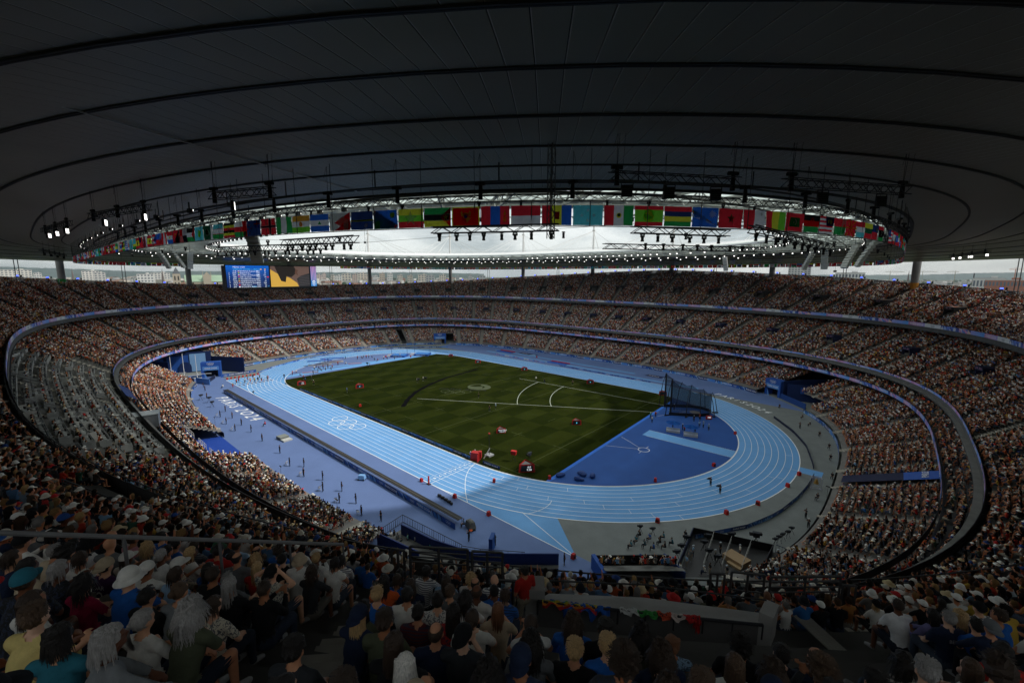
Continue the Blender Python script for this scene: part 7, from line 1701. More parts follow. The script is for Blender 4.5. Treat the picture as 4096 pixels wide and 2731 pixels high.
p=hit(2945,2245,.0); mb=MB(); mb.box((0,0,.35),(2.7,1.9,.7),(.36,.24,.13)); mb.box((.5,-1.2,.15),(1.8,.5,.3),(.42,.29,.16)); tag(mb.build('wooden_podium',PAINT,None,(p.x,p.y,0),R(-18)),'light wooden camera podium in the photographers pit','podium')
guard_rail(hp([full(a,b,2700,2100,1.68) for a,b in ((680,130),(960,240))],1.1),0,1.1,pit,True,(.03,.04,.1)); guard_rail(hp([full(a,b,2700,2100,1.68) for a,b in ((620,300),(870,220),(870,260))],1.1),.2,1.1,pit,True,(.25,.25,.25)); guard_rail(hp([full(a,b,2700,2100,1.68) for a,b in ((900,320),(1170,225),(1230,235))],1.6),.8,1.1,pit,True,(.25,.25,.25)); guard_rail(hp([full(a,b,2700,2100,1.68) for a,b in ((1040,330),(1230,270),(1310,230),(1344,240))],2.),1.2,1.2,pit,True,(.04,.05,.12))
sheet('pit_floor',hp([full(a,b,2700,2100,1.68) for a,b in ((120,62),(655,180),(1340,240),(1300,350),(20,350))],.0),.012,mat('pit_floor_dark',col=(.035,.035,.036),rough=.5))
# navy stair cover with PARIS 2024 in the right stand
def tier_quad(T,d0,d1,f0,f1,dz): return [tuple(T.pt(R(a),f,dz)) for a,f in ((d0,f0),(d1,f0),(d1,f1),(d0,f1))]
st=thing('stair_banner','long navy to blue banner reading PARIS 2024 laid over an aisle of the right stand','banner'); mb=MB(); a0=-2.6;a1=-.7
for k in range(8): mb.poly(tier_quad(LOW,a0,a1,.04+.087*k,.04+.087*(k+1),.95),(.008,.012,.05) if k<4 else (.03,.10,.42) if k<7 else (.5,.3,.5))
mb.build('cloth',PAINT,st); A_=LOW.pt(R((a0+a1)/2),.52,1.02); B_=LOW.pt(R((a0+a1)/2),.6,1.02); d=(B_-A_).normalized(); s_=Vector((-d.y,d.x,0)); n_=s_.cross(d)
Mx=Matrix((s_*-1,d*-1,n_*1)).transposed(); 
for tx_,ff in (('PARiS',.50),('2O24',.585)):
    me=textmesh(tx_,1.15,LEDW,bold=.02); o=obj('lettering',me,st); cpt=LOW.pt(R((a0+a1)/2),ff,1.08); Mx2=Matrix((s_*1,d*-1,s_.cross(d*-1))).transposed().to_4x4(); Mx2.translation=cpt; o.matrix_world=Mx2
# ---------------------------------------------------------------- press tribune of the middle tier
PT_=thing('press_tribune','white desk rows of the press tribune on the near left of the middle tier','press desks'); WD=(.42,.42,.40)
lap=None; SCRN=mat('monitor_glass',col=(.02,.025,.03),rough=.2,spec=.5)
mbm=MB(); mbm.box((0,0,.18),(.42,.03,.27),(.02,.02,.022)); mbm.box((0,0,.03),(.2,.14,.03),(.03,.03,.03)); MON=mbm.data('monitor',PAINT)
mbp=MB(); mbp.box((0,0,.01),(.3,.21,.02),(.55,.55,.54),.2); PAP=mbp.data('papers',PAINT)
nseat=0
for i in range(1,MID.nr,2):
    a=244.0; f=(i+.2)/MID.nr
    while a<291.3:
        P=MID.pt(R(a),f); w=3.3; da=w/(math.hypot(P.x,P.y)*R(1)); Q=MID.pt(R(a+da),f); z=MID.pt(R(a),(i+1)/MID.nr).z
        skip=(abs((a-249.5)%13.)<1.3) or RNG.random()<.06
        if inview(P,200) and not skip:
            mb=MB(); d=(Q-P); d.z=0; L=d.length; d.normalize(); ce=(P+Q)/2; rz=math.atan2(d.y,d.x); Rm=Matrix.Rotation(rz,3,'Z')
            mb.box((ce.x,ce.y,z+.98),(L*.98,.55,.05),WD,rz); o2=Rm@V((0,.28,0)); mb.box((ce.x+o2.x,ce.y+o2.y,z+.75),(L*.98,.04,.75),(.36,.36,.35),rz)
            for e in (-1,1): 
                o3=Rm@V((e*L*.49,-.25,0)); mb.box((ce.x+o3.x,ce.y+o3.y,z+.7),(.04,1.1,.95),(.38,.38,.37),rz)
            mb.build('desk',PAINT,PT_)
            for u in (-.36,-.1,.16,.4):
                q=ce+Rm@V((u*L,.05,0)); r_=RNG.random()
                if r_<.62: obj('monitor',MON,PT_,(q.x,q.y,z+1.01),rz+RNG.normal(0,.25))
                if r_>.3: q2=ce+Rm@V((u*L+.3,-.1,0)); obj('papers',PAP,PT_,(q2.x,q2.y,z+1.01),rz+RNG.normal(0,.5))
                if RNG.random()<.82:
                    s_=ce+Rm@V((u*L+RNG.normal(0,.08),-.62,0)); CR.append(np.array([[s_.x,s_.y,z,math.atan2(-s_.y*1.25,-s_.x*.8)]]))
        a+=da
for a,f0,f1 in ((252,.1,.95),(265,.1,.9),(278.2,.08,.9)):
    for s in (-.7,.7):
        mb=MB()
        A_=MID.pt(R(a+s),f0,1.5);B_=MID.pt(R(a+s),f1,1.5); mb.beam(A_,B_,.06,.06,(.12,.12,.12)); mb.beam(A_-V((0,0,.5)),B_-V((0,0,.5)),.05,.05,(.12,.12,.12))
        for k in range(9): p=A_.lerp(B_,k/8); mb.beam((p.x,p.y,p.z-1.3),p,.05,.05,(.12,.12,.12))
        mb.build('stair_rail',PAINT,PT_)
# white commentary booths at the back and the mixed boxes
k=0
for a,f,w,c in ((247.5,.86,5,WD),(250.2,.72,4,WD),(262.,.62,3.4,WD),(263.8,.5,3.4,WD),(272,.55,5,(.45,.44,.42)),(275.5,.7,4.4,(.45,.44,.42)),(281,.62,4.6,(.46,.44,.41)),(286,.4,4.8,(.46,.44,.41)),(289,.66,4,(.45,.44,.42)),(281.5,.36,4.2,(.45,.44,.42)),(270,.3,4,(.44,.44,.43)),(258.5,.34,3.4,(.42,.42,.4))):
    P=MID.pt(R(a),f); rz=math.atan2(-P.x,P.y)+PI; k+=1
    t=thing('commentary_booth','open white commentary booth number %d'%k if 0 else 'open white walled commentary booth %s'%['at the far back','below the far back one','left of the dark stairs','beside the dark stairs','in the middle rows','behind the middle rows','with a wooden sill','lowest of the near group','nearest to the railing','in front of the green screen','by the grey landing','near the ribbon'][k-1],'booth',(P.x,P.y,P.z+.4),rz,'open white booths among the press desks')
    mb=MB(); mb.box((0,0,.55),(w,.06,1.1),c); mb.build('front_wall',PAINT,t); mb=MB(); mb.box((-w/2,-1.,.65),(.06,2.,1.3),c); mb.box((w/2,-1.,.65),(.06,2.,1.3),c); mb.build('side_walls',PAINT,t); mb=MB(); mb.box((0,-.35,.9),(w,.6,.05),(.5,.5,.48)); mb.build('desk',PAINT,t)
    for u in (-.3,0,.3): obj('monitor',MON,t,(u*w,-.3,.93),RNG.normal(0,.2))
# grey roofed box and blue carpets in front of the boxes
P=hit(560,1640,12.6); mb=MB(); mb.box((0,0,0),(3.2,5.2,.12),(.5,.52,.54)); mb.box((0,0,-1.2),(2.9,5.,2.2),(.3,.31,.32)); tag(mb.build('white_canopy',PAINT,None,(P.x,P.y,11.9),R(-14)),'flat white canopy box on the ledge in front of the press rows','canopy')
for d0,d1,lb in ((252.5,261.5,'dark blue cloth panel covering the ledge beside the white canopy'),):
    mb=MB(); 
    for k in range(10):
        a,b=R(d0+(d1-d0)*k/10),R(d0+(d1-d0)*(k+1)/10); A_,B_,C2,D2_=SE(109.,78.2,2.95,a,11.35),SE(109.,78.2,2.95,b,11.35),SE(110.6,79.8,2.95,b,12.5),SE(110.6,79.8,2.95,a,12.5); mb.poly([A_,B_,C2,D2_],(.02,.05,.2))
    tag(mb.build('blue_cloth',PAINT),lb,'cloth')
mb=MB(); 
for k in range(8):
    a,b=R(-113.5+k*1.6),R(-113.5+(k+1)*1.6); mb.poly([tuple(LOW.pt(x,f,.5)) for x,f in ((a,.72),(b,.72),(b,.93),(a,.93))],(.03,.04,.3))
tag(mb.build('violet_cover',PAINT),'violet covered strip at the top of the near left lower stand','cloth')
# ================================================================ people and props on the floor
def pfl(px,py,label,pose='stand',lod=2,**k):
    p=hit(px,py,.02); rz=k.pop('rz',None); 
    if rz is None: rz=random.uniform(0,6.28)
    fem=k.pop('fem',0.); grp=k.pop('group',None)
    return person('person',label,'person',(p.x,p.y,.02),rz,pose,lod,fem,group=grp,**k)
G1=[(1578,1315),(1408,1265),(1360,1160),(1215,1155),(1237,1053),(1072,1055),(1070,957),(905,927),(907,840),(783,835),(697,722),(543,618),(447,540),(307,530),(362,480),(230,470),(282,420),(177,408),(222,362),(60,245),(45,180),(30,150)]
nm=['nearest, by the navy corner','second nearest, with open chair','third, bare deck','fourth, with chair','fifth, red cap','sixth, with chair','seventh','eighth, with chair','ninth','tenth, with chair','11th, beyond the step block','12th, level with the steps','13th, by the lettering end','14th, with chair','15th','16th, with chair','17th','18th, with chair','19th, beside the P','21st','22nd','last, by the far tunnel']
chair=None
def mkchair(loc,rz,label='folded white metal chair lying beside a guard on the deck'):
    global chair
    if chair is None:
        chair=thing('folding_chair',label,'chair',loc,rz,'folding chairs beside the guards'); c=(.55,.56,.58)
        mb=MB()
        for s in(-.2,.2): mb.beam((s,-.2,0),(s,.2,.45),.025,.025,c); mb.beam((s,.2,0),(s,-.22,.85),.025,.025,c)
        mb.beam((-.2,-.2,.02),(.2,-.2,.02),.025,.025,c); mb.beam((-.2,.2,.02),(.2,.2,.02),.025,.025,c); mb.build('frame',PAINT,chair)
        mb=MB(); mb.box((0,0,.45),(.4,.38,.03),(.3,.31,.33)); mb.build('seat',PAINT,chair); mb=MB(); mb.box((0,-.2,.78),(.4,.02,.14),(.5,.5,.52)); mb.build('backrest',PAINT,chair); return chair
    return copyt(chair,loc,rz,label)
for i,(x,y) in enumerate(G1):
    X,Y=800+x/2.1778,1480+y/2.1778; cap=i%3!=1; 
    pfl(X,Y,'security guard in black standing on the violet deck, %s'%nm[i],random.choice(['standback','standfront','stand']),1 if i<8 else 2,rz=R(165)+random.uniform(-.5,.5),hair='short',hat='cap' if cap else None,hatcol=(.3,.03,.03) if i in(4,) else (.01,.01,.012),scol=(.012,.012,.014),tcol=(.012,.012,.014),shcol=(.01,.01,.01),hcol=(.01,.01,.01),skin=lin(random.choice(['6b432e','b97d5c','4a2e20'])),sleeve='short',group='security guards standing on the violet deck')
    if i in(1,3,5,7,9,13,15,17): p=hit(X-14,Y-4,0); mkchair((p.x,p.y,.02),R(30+i*9),'folded white metal chair beside the guard described as %s'%nm[i].split(',')[0])
# athletes and officials at the sprint start (zoom 850,1420 s4.704)
st=[(497,515,'b3261e'),(612,525,'dedbd3'),(665,480,'2a8a80'),(712,520,'d8a02a'),(765,450,'131416'),(795,515,'d8b02a'),(858,500,'131416'),(890,440,'8a8a84'),(928,512,'1b2740'),(1045,470,'c62828'),(1032,475,'2a8a80'),(1350,440,'1b2740'),(455,545,'d0451e'),(385,615,'a08a70')]
for i,(x,y,c) in enumerate(st):
    pfl(850+x/4.704,1420+y/4.704,['sprinter in red vest leftmost behind the blocks','sprinter in white top and red shorts','sprinter in teal, third from left','sprinter in gold top beside the lane boxes','official in black behind the sprinters','sprinter in yellow, centre of the line','sprinter in black, centre right','official in grey behind the sprinters','sprinter in navy right of centre','tall sprinter in red and blue on the right','sprinter in teal on the right end','lone official walking on the far bend','volunteer in orange crouching at the outer lane','official with white cap beside the outer lane'][i],'stand',2,scol=lin(c),tcol=lin(random.choice(['b3261e','131416','1b2740'])),legs='short' ,sleeve='none' if i<11 else 'short',skin=lin(random.choice(['4a2e20','6b432e','a06a4a'])),hair='crop',rz=R(-90)+random.uniform(-.6,.6),hat='cap' if i in(11,13) else None,group='sprinters and officials at the start')
blk=None
for k in range(9):
    for xx in (-58.6,):
        p=(xx,-TR-(k+.5)*LW,.02)
        if blk is None:
            blk=thing('starting_block','red and black starting block set on the track lane','starting block',p,0,'starting blocks in the lanes'); mb=MB(); mb.box((0,0,.03),(.8,.1,.05),(.02,.02,.02)); mb.build('rail',PAINT,blk)
            for s in (-.13,.13): mb=MB(); mb.box((s*1.5,s,.14),(.22,.14,.2),(.25,.04,.03),M=Matrix.Rotation(R(-35),3,'Y')); mb.build('pedal',PAINT,blk)
        else: copyt(blk,p,0)
bc_=None
def redbox(px,py,label,s=1.,z=.02):
    global bc_
    p=hit(px,py,z)
    if bc_ is None:
        bc_=thing('lane_marker_box','x','marker box'); mb=MB(); mb.box((0,0,.3),(.55,.45,.6),(.5,.02,.015),taper=.8); mb.build('shell',PAINT,bc_); mb=MB(); mb.box((0,.24,.3),(.4,.02,.3),(.05,.01,.01)); mb.build('front_panel',PAINT,bc_); bc_.location=(p.x,p.y,z); bc_['label']=label; bc_['group']='red marker boxes round the track'; return
    copyt(bc_,(p.x,p.y,z),random.uniform(0,6),label,'red marker boxes round the track',s)
for x,y,l in ((1686,1925,'red box left of the finish line at the outer lane'),(1819,1990,'red box at the outer lane past the finish line'),(1955,2060,'red box half way along the run-off edge'),(2293,2232,'red box at the tip of the run-off'),(2630,2088,'red box at the near bend outer kerb, first'),(2905,2055,'red box at the near bend outer kerb, second'),(3031,2018,'red box at the near bend outer kerb, third'),(3150,1946,'red box at the near bend outer kerb, fourth'),(3196,1900,'red box by the lane exit'),(2621,1925,'red box inside the near bend, first'),(2855,1864,'red box inside the near bend, second'),(2941,1736,'red box inside the near bend, third'),(2198,1915,'red and blue box at the grass corner'),(1976,1928,'red box beside the photographers on the grass'),(1543,1428,'red box at the long jump board'),(2147,1430,'red box on the back straight'),(1441,1625,'flat red cover on the grass by the boards')): redbox(x,y,l,1.1)
for k in range(9): p=(-71.4,-TR-(k+.5)*LW,.02); copyt(bc_,p,0,'red speaker box behind a sprint start lane, %s from the outer lane'%ORD[8-k],'red boxes behind the start lanes')
lb9=None
for k in range(9):
    p=(-61.6,-TR-(k+.5)*LW,.02); 
    if lb9 is None: lb9=thing('lane_box','small white lane number box behind the blocks','lane box',p,0,'lane boxes behind the blocks'); mb=MB(); mb.box((0,0,.2),(.3,.3,.4),(.6,.6,.6)); mb.build('case',PAINT,lb9); mb=MB(); mb.disc((0,-.16,.2),.1,10,(.03,.03,.1),'y'); mb.build('number_disc',PAINT,lb9)
    else: copyt(lb9,p,0)
# triangular red scoreboards
def board(px,py,label,l1='',l2='',s=1.,rz=0.,pict=False):
    p=hit(px,py,.03); t=thing('trackside_scoreboard',label,'scoreboard',(p.x,p.y,.02),rz); t.scale=(s*.85,)*3; A_=[(-1.25,-.7),(1.25,-.7),(0,1.3)]; mb=MB()
    for i in range(3):
        a,b=A_[i],A_[(i+1)%3]; mb.poly([(*a,0),(*b,0),(b[0]*.93,b[1]*.93,1.25),(a[0]*.93,a[1]*.93,1.25)],(.42,.015,.015))
    mb.build('red_housing',PAINT,t); mb=MB(); mb.poly([(x*.9,y*.9,1.05) for x,y in A_],(.10,.10,.10)); mb.build('grey_top',PAINT,t)
    mb=MB()
    for i in range(3):
        a,b=V((*A_[i],0)),V((*A_[(i+1)%3],0)); n=V(((b-a).y,-(b-a).x,0)).normalized(); q=[a.lerp(b,.12)+V((0,0,.18)),a.lerp(b,.88)+V((0,0,.18)),a.lerp(b,.86)*.945+V((0,0,1.08)),a.lerp(b,.14)*.945+V((0,0,1.08))]; mb.poly([x+n*.03 for x in q],(.012,.02,.03))
    mb.build('screen',PAINT,t)
    M_=Matrix.Translation((0,-.74,.8))@Matrix.Rotation(PI/2-.03,4,'X')
    for k,l in enumerate((l1,l2)):
        if l: o=obj('display_digits',textmesh(l,.42,WT),t); o.matrix_parent_inverse=Matrix.Identity(4); o.location=(.35 if not pict else 0,-.745+.0,.82-.42*k); o.rotation_euler=(PI/2-.03,0,0)
    if pict: mb=MB(); mb.disc((0,-.745,.72),.07,8,(.1,.6,.8),'y'); mb.poly([(-.1,-.745,.62),(.18,-.745,.66),(.05,-.745,.4),(-.15,-.745,.36)],(.1,.6,.8)); mb.build('pictogram',SCR,t)
    return t
FZ_=lambda x,y:math.atan2(CY-hit(x,y,0).y,CX-hit(x,y,0).x)+PI/2
for x,y,l,a,b,s,pc in ((2105,1880,'red triangular scoreboard showing 0.0 and 9.58 near the finish bend','0.0','9.58',1.45,0),(2003,1728,'red triangular scoreboard with dark text lines in the near middle of the grass','WOOTEN J','USA 8.75',1.05,0),(2305,1695,'red triangular scoreboard with blue pictogram right on the grass','','',1.1,1),(2360,1532,'red triangular scoreboard with pictogram at the far right grass edge','','',1.15,1),(2097,1480,'red triangular scoreboard with pictogram at the far grass edge, centre','','',1.1,1),(1911,1450,'red triangular scoreboard at the far grass edge, left of centre','','',1.1,1),(1438,1550,'red triangular scoreboard on the left part of the grass','','',1.2,1),(1205,1538,'red scoreboard showing 0.0 and 9.58 at the far left grass corner','0.0','9.58',1.2,0),(1803,1425,'small red display at the far left grass edge','','',.9,0),(2650,1578,'red and white display behind the cage net','','',1.1,0)):
    board(x,y,l,a,b,s,FZ_(x,y)+R(8),pc)
# hammer / discus cage
cg=thing('throwing_cage','tall dark net cage with black masts round the throwing circle','cage'); C0=V((62.8,25.0,0)); aim=V((30.,3.,0))-C0; aim.normalize(); sd=V((-aim.y,aim.x,0))
NET=bpy.data.materials.new('cage_net'); NET.use_nodes=True; t=NET.node_tree; b=t.nodes['Principled BSDF']; b.inputs['Base Color'].default_value=(.006,.01,.02,1); b.inputs['Alpha'].default_value=.62
P_=[(7.2,-3.6),(2.8,-3.9),(.2,-3.9),(-2.6,-2.8),(-4.,0),(-2.6,2.8),(.2,3.9),(2.8,3.9),(7.2,3.6)]; H_=[9.5,7,6.4,5.6,5.4,5.6,6.4,7,9.5]
Q_=[C0+aim*u+sd*v for u,v in P_]
mb=MB()
for i in range(8): a,b=Q_[i],Q_[i+1]; a2,b2=a+V((0,0,H_[i])),b+V((0,0,H_[i+1])); mid=(a2+b2)/2-V((0,0,.5)); mb.poly([a,b,b2,mid,a2],(.01,.012,.02))
mb.build('net',NET,cg)
for i in range(9):
    a=Q_[i]; mb=MB(); out=(a-C0).normalized(); mb.tube(a+out*1.6,a+V((0,0,H_[i]*.72))+out*.8,.10,.08,6,(.012,.012,.014)); mb.tube(a+V((0,0,H_[i]*.72))+out*.8,a+V((0,0,H_[i]+.2)),.08,.07,6,(.012,.012,.014)); mb.beam(a+out*.3+V((0,0,.15)),a+out*1.8+V((0,0,.15)),.3,.25,(.012,.012,.014)); mb.build('mast',PAINT,cg)
for i in (0,8): mb=MB(); mb.beam(Q_[i],Q_[i]+V((0,0,H_[i])),.35,.35,(.01,.012,.018)); mb.build('end_post',PAINT,cg)
mb=MB(); [mb.beam(Q_[i]+V((0,0,.4)),Q_[i+1]+V((0,0,.4)),.1,.8,(.008,.01,.016)) for i in range(8)]; mb.build('ground_skirt',PAINT,cg)
# umbrellas with benches
for x,y,l in ((2692,1725,'left blue parasol over a white bench in the field event area'),(2762,1742,'right blue parasol over a white bench in the field event area')):
    p=hit(x,y,0); t=thing('athlete_shelter',l,'parasol',(p.x,p.y,.02),R(20)); mb=MB(); mb.tube((0,0,0),(0,0,2.2),.04,n=6,c=(.3,.3,.3)); mb.build('pole',PAINT,t); mb=MB()
    for k in range(8): a,b=2*PI*k/8,2*PI*(k+1)/8; mb.poly([(0,0,2.6),(1.7*math.cos(a),1.7*math.sin(a),2.1),(1.7*math.cos(b),1.7*math.sin(b),2.1)],(.03,.16,.5) if k%2 else (.04,.22,.6))
    mb.build('canopy',FAB,t); mb=MB(); mb.box((0,-.5,.25),(3.,.9,.5),(.5,.5,.5)); mb.box((0,-.1,.65),(3.,.12,.5),(.55,.55,.55)); mb.build('bench',PAINT,t)
pfs=[(2690,1712,'b3261e'),(2730,1722,'131416'),(2737,1730,'b3261e'),(2797,1710,'8fb0cc'),(2813,1712,'8fb0cc'),(2834,1722,'6f8fa8'),(2775,1687,'131416'),(2799,1680,'b3261e'),(2677,1662,'2a6f80'),(2696,1640,'131416'),(2602,1675,'2f8f80'),(2622,1670,'b3261e'),(2608,1690,'dedbd3'),(2780,1730,'1b2740')]
pl_=['sitting under the left parasol in red','standing official in black between the parasols','official in red beside the right parasol','first judge in light blue right of the parasols','second judge in light blue right of the parasols','third judge in grey blue with equipment','official in black behind the parasols','official in red beside the 100 display','judge in teal hat in front of the cage','thrower in black inside the cage','judge in teal at the grass corner by the cage','judge in red at the grass corner by the cage','judge in white crouching at the grass corner','athlete in navy at the right bench']
for (x,y,c),l in zip(pfs,pl_): pfl(x,y,l,'stand',2,scol=lin(c),tcol=(.015,.015,.02),rz=random.uniform(0,6),hair='short',hat=random.choice([None,'cap']),hatcol=(.6,.6,.6),group='officials and athletes in the blue throwing area')
p=hit(2836,1678,0); t=thing('number_display','red display reading 100 beside the cage','display',(p.x,p.y,.02),R(130)-PI/2); mb=MB(); mb.box((0,.2,.5),(1.4,.4,.9),(.4,.02,.015)); mb.build('case',PAINT,t); obj('display_digits',textmesh('100',.6,WT),t,(0,-.03,.55),rot=(PI/2,0,0))
# camera crews
cam3=None
def tvcam(px,py,label,rz,z=.02,s=1.,group='television cameras on the floor'):
    global cam3
    p=hit(px,py,z)
    if cam3 is None:
        cam3=thing('television_camera',label,'camera'); c=(.015,.015,.018); mb=MB()
        for k in range(3): a=2*PI*k/3; mb.beam((0,0,1.2),(.55*math.cos(a),.55*math.sin(a),0),.05,.05,c)
        mb.build('tripod',PAINT,cam3); mb=MB(); mb.box((0,0,1.5),(.4,.6,.5),(.02,.025,.035)); mb.box((0,-.4,1.62),(.3,.25,.25),c); mb.build('body',PAINT,cam3); mb=MB(); mb.tube((0,.3,1.5),(0,.62,1.5),.17,.19,10,c); mb.build('lens',PAINT,cam3); cam3.location=(p.x,p.y,z); cam3.rotation_euler=(0,0,rz); cam3.scale=(s,)*3; cam3['group']=group; return
    copyt(cam3,(p.x,p.y,z),rz,label,group,s)
tvcam(805,1600,'television camera on a tripod beside the low boards at the left',R(20)); tvcam(838,1610,'television camera crew position left of the P',R(20)); tvcam(850,1628,'second television camera left of the lettering',R(30))
tvcam(1014,1580,'remote camera standing on the dividing boards',R(40),1.0,.7); tvcam(1674,1533,'left camera on the grass beyond the black strip',R(-40)); tvcam(1702,1528,'right camera on the grass beyond the black strip',R(-60)); tvcam(1470,1467,'camera at the far left grass edge by the vault area',R(100)); tvcam(2117,1850,'camera behind the nearest red scoreboard',R(180),s=1.2)
for x,y,l in ((2842,1945,'left camera operator with shoulder rig walking on the near bend'),(2880,1975,'right camera operator with shoulder rig walking on the near bend')): pfl(x,y,l,'standcam',1,rz=R(150),scol=(.015,.015,.018),tcol=(.012,.012,.014),hair='short',hat='cap',hatcol=(.25,.02,.02)); p=hit(x,y,0); t=thing('shoulder_camera','black stabilised camera held by the %s on the near bend'%('left operator' if x<2860 else 'right operator'),'camera',(p.x,p.y,1.45),R(150)); mb=MB(); mb.box((0,.4,.1),(.25,.5,.25),(.012,.012,.014)); mb.build('body',PAINT,t); mb=MB(); mb.tube((0,.6,.1),(0,.9,.1),.09,n=8,c=(.01,.01,.01)); mb.beam((0,.3,-.05),(0,.25,-.6),.04,.04,(.02,.02,.02)); mb.build('rig',PAINT,t)
gp_=[(1388,1570,'1f5fae','person in blue filming on the left part of the grass'),(1668,1530,'dedbd3','camera operator in white at the left grass camera'),(1693,1524,'dedbd3','camera operator in white at the right grass camera'),(1915,1590,'131416','official in black walking on the grass by the emblem'),(1958,1645,'131416','official in black at the sector line, left'),(1983,1637,'8fb0cc','official in light blue pointing at the sector line'),(2144,1525,'dedbd3','official in white at the first distance mark'),(2178,1532,'131416','official in black at the first distance mark'),(2290,1540,'2f3236','official in dark clothes left of the far right scoreboard'),(1222,1528,'1f5fae','cameraman in blue at the far left grass corner'),(1255,1540,'131416','official in black at the far left grass corner'),(1246,1520,'1b2740','official in navy behind the far left scoreboard'),(1215,1518,'b3261e','official in red behind the far left scoreboard'),(1478,1468,'dedbd3','crouching operator in white at the vault area'),(1883,1838,'1f5fae','photographer in blue beside the red tower, left'),(1900,1830,'1f5fae','photographer in blue beside the red tower, right'),(1382,1437,'4aa3d8','official in light blue on the far bend'),(1300,1450,'b3261e','official in red on the far bend runway'),(1312,1450,'131416','official in black on the far bend runway')]
for x,y,c,l in gp_: pfl(x,y,l,random.choice(['stand','standcam','standfront']),2,scol=lin(c),tcol=lin(random.choice(['131416','1b2740'])),hair='short',hat='cap' if random.random()<.5 else None,hatcol=(.6,.6,.6),group='officials and camera people on the grass and bend')
# vault area clutter
for i,(x,y) in enumerate([(1170,1500),(1185,1492),(1275,1478),(1283,1484),(1293,1475),(1302,1482),(1312,1474),(1322,1480),(1330,1472),(1258,1480),(1265,1472),(1272,1490),(1352,1462),(1385,1458),(1445,1435),(1455,1432),(1465,1434),(1475,1432),(1487,1432),(1498,1442),(1512,1445),(1535,1438),(1548,1437),(1578,1438),(1643,1432),(1600,1428),(1253,1498),(1200,1505),(1430,1438)]):
    pfl(x,y,'vault area person numbered %s from the left, in %s'%(ORD[min(27,i)],['red','white','navy','teal'][i%4]),random.choice(['stand','lap']),2,scol=lin(['b3261e','dedbd3','1b2740','2a6f80'][i%4]),tcol=(.02,.02,.03),hair='short',group='people at the pole vault area')
for x,y,l,rz in ((1598,1425,'left blue pole vault landing mat with lettering',R(95)),(1690,1420,'right blue pole vault landing mat with lettering',R(95))):
    p=hit(x,y,0); t=thing('vault_landing_mat',l,'landing mat',(p.x,p.y,.02),rz-R(60)); mb=MB(); mb.box((0,0,.4),(6.5,5.2,.8),(.03,.10,.36)); mb.box((0,0,.84),(6.2,4.9,.06),(.05,.2,.55)); mb.box((-4.4,0,.35),(2.4,2.,.7),(.5,.5,.55),taper=.7); mb.build('mat',PAINT,t); obj('lettering',textmesh('PARiS 2O24',.8,LEDW),t,(0,-2.65,.4),rot=(PI/2,0,0)); 
    for s in (-3.6,3.6): mb=MB(); mb.beam((s,0,0),(s,0,6.2),.12,.12,(.1,.14,.35)); mb.build('upright',PAINT,t)
    mb=MB(); mb.beam((-3.5,0,5.6),(3.5,0,5.6),.05,.05,(.6,.6,.2)); mb.build('crossbar',PAINT,t)
for x,y,l in ((1280,1462,'near row of blue shelters over the vaulters bench'),(1330,1452,'far row of blue shelters over the vaulters bench')):
    p=hit(x,y,0); t=thing('bench_shelter',l,'shelter',(p.x,p.y,.02),R(62)); mb=MB(); mb.box((0,0,2.0),(9,1.8,.12),(.03,.1,.4)); mb.build('roof',PAINT,t); mb=MB(); [mb.beam((q,.7,0),(q,.7,2),.06,.06,(.4,.4,.4)) for q in (-4,0,4)]; mb.build('posts',PAINT,t); mb=MB(); mb.box((0,0,.3),(8.6,.6,.5),(.5,.5,.5)); mb.build('bench',PAINT,t)
for x,y,l in ((1240,1492,'bundle of vaulting poles laid on the ground, near'),(1420,1456,'bundle of vaulting poles laid on the ground, far'),(1345,1447,'pink wrapped vaulting poles beside the shelters')):
    p=hit(x,y,0); t=thing('vaulting_poles',l,'pole bundle',(p.x,p.y,.1),R(62)); mb=MB(); [mb.tube((-2.6,q*.16,.1*q%.3),(2.6,q*.16+.1,.1),.05,n=5,c=random.choice([(.5,.35,.2),(.45,.25,.4),(.2,.2,.4)])) for q in range(7)]; mb.build('poles',PAINT,t)
# sand pits with red and blue rims, adverts on the deck
for x0,x1_,y0,y1_,l in ((-41.,-32,57.3,60.2,'left long jump pit with red and blue rim'),(-7.,2.2,52.2,55.2,'right long jump pit with red and blue rim')):
    t=thing('sand_pit',l,'sand pit'); mb=MB(); mb.box(((x0+x1_)/2,y1_,.2),(x1_-x0,.5,.4),(.5,.02,.03)); mb.box(((x0+x1_)/2,y0,.2),(x1_-x0,.4,.4),(.03,.15,.6)); mb.build('rim',PAINT,t); mb=MB(); mb.box(((x0+x1_)/2,(y0+y1_)/2,.06),(x1_-x0,2.6,.08),(.02,.05,.25)); mb.build('cover',PAINT,t)
for c,l in (((39,57.6),'dark blue floor cloth with white lettering and leaf shapes on the far deck'),((-25,61.5),'dark blue floor cloth with lettering beside the left sand pit')):
    t=thing('floor_graphic',l,'floor graphic',(c[0],c[1],.016),R(-4)); mb=MB(); mb.poly([(-5,-1.6,0),(5,-1.6,0),(5,1.6,0),(-5,1.6,0)],(.01,.02,.09)); mb.poly([(1.5,-1.4,.006),(6,-1.2,.006),(4.2,.4,.006),(2.2,1.2,.006)],(.25,.4,.6)); mb.build('cloth',PAINT,t); obj('lettering',textmesh('PARIS',1.6,LEDW),t,(-2,0,.01))
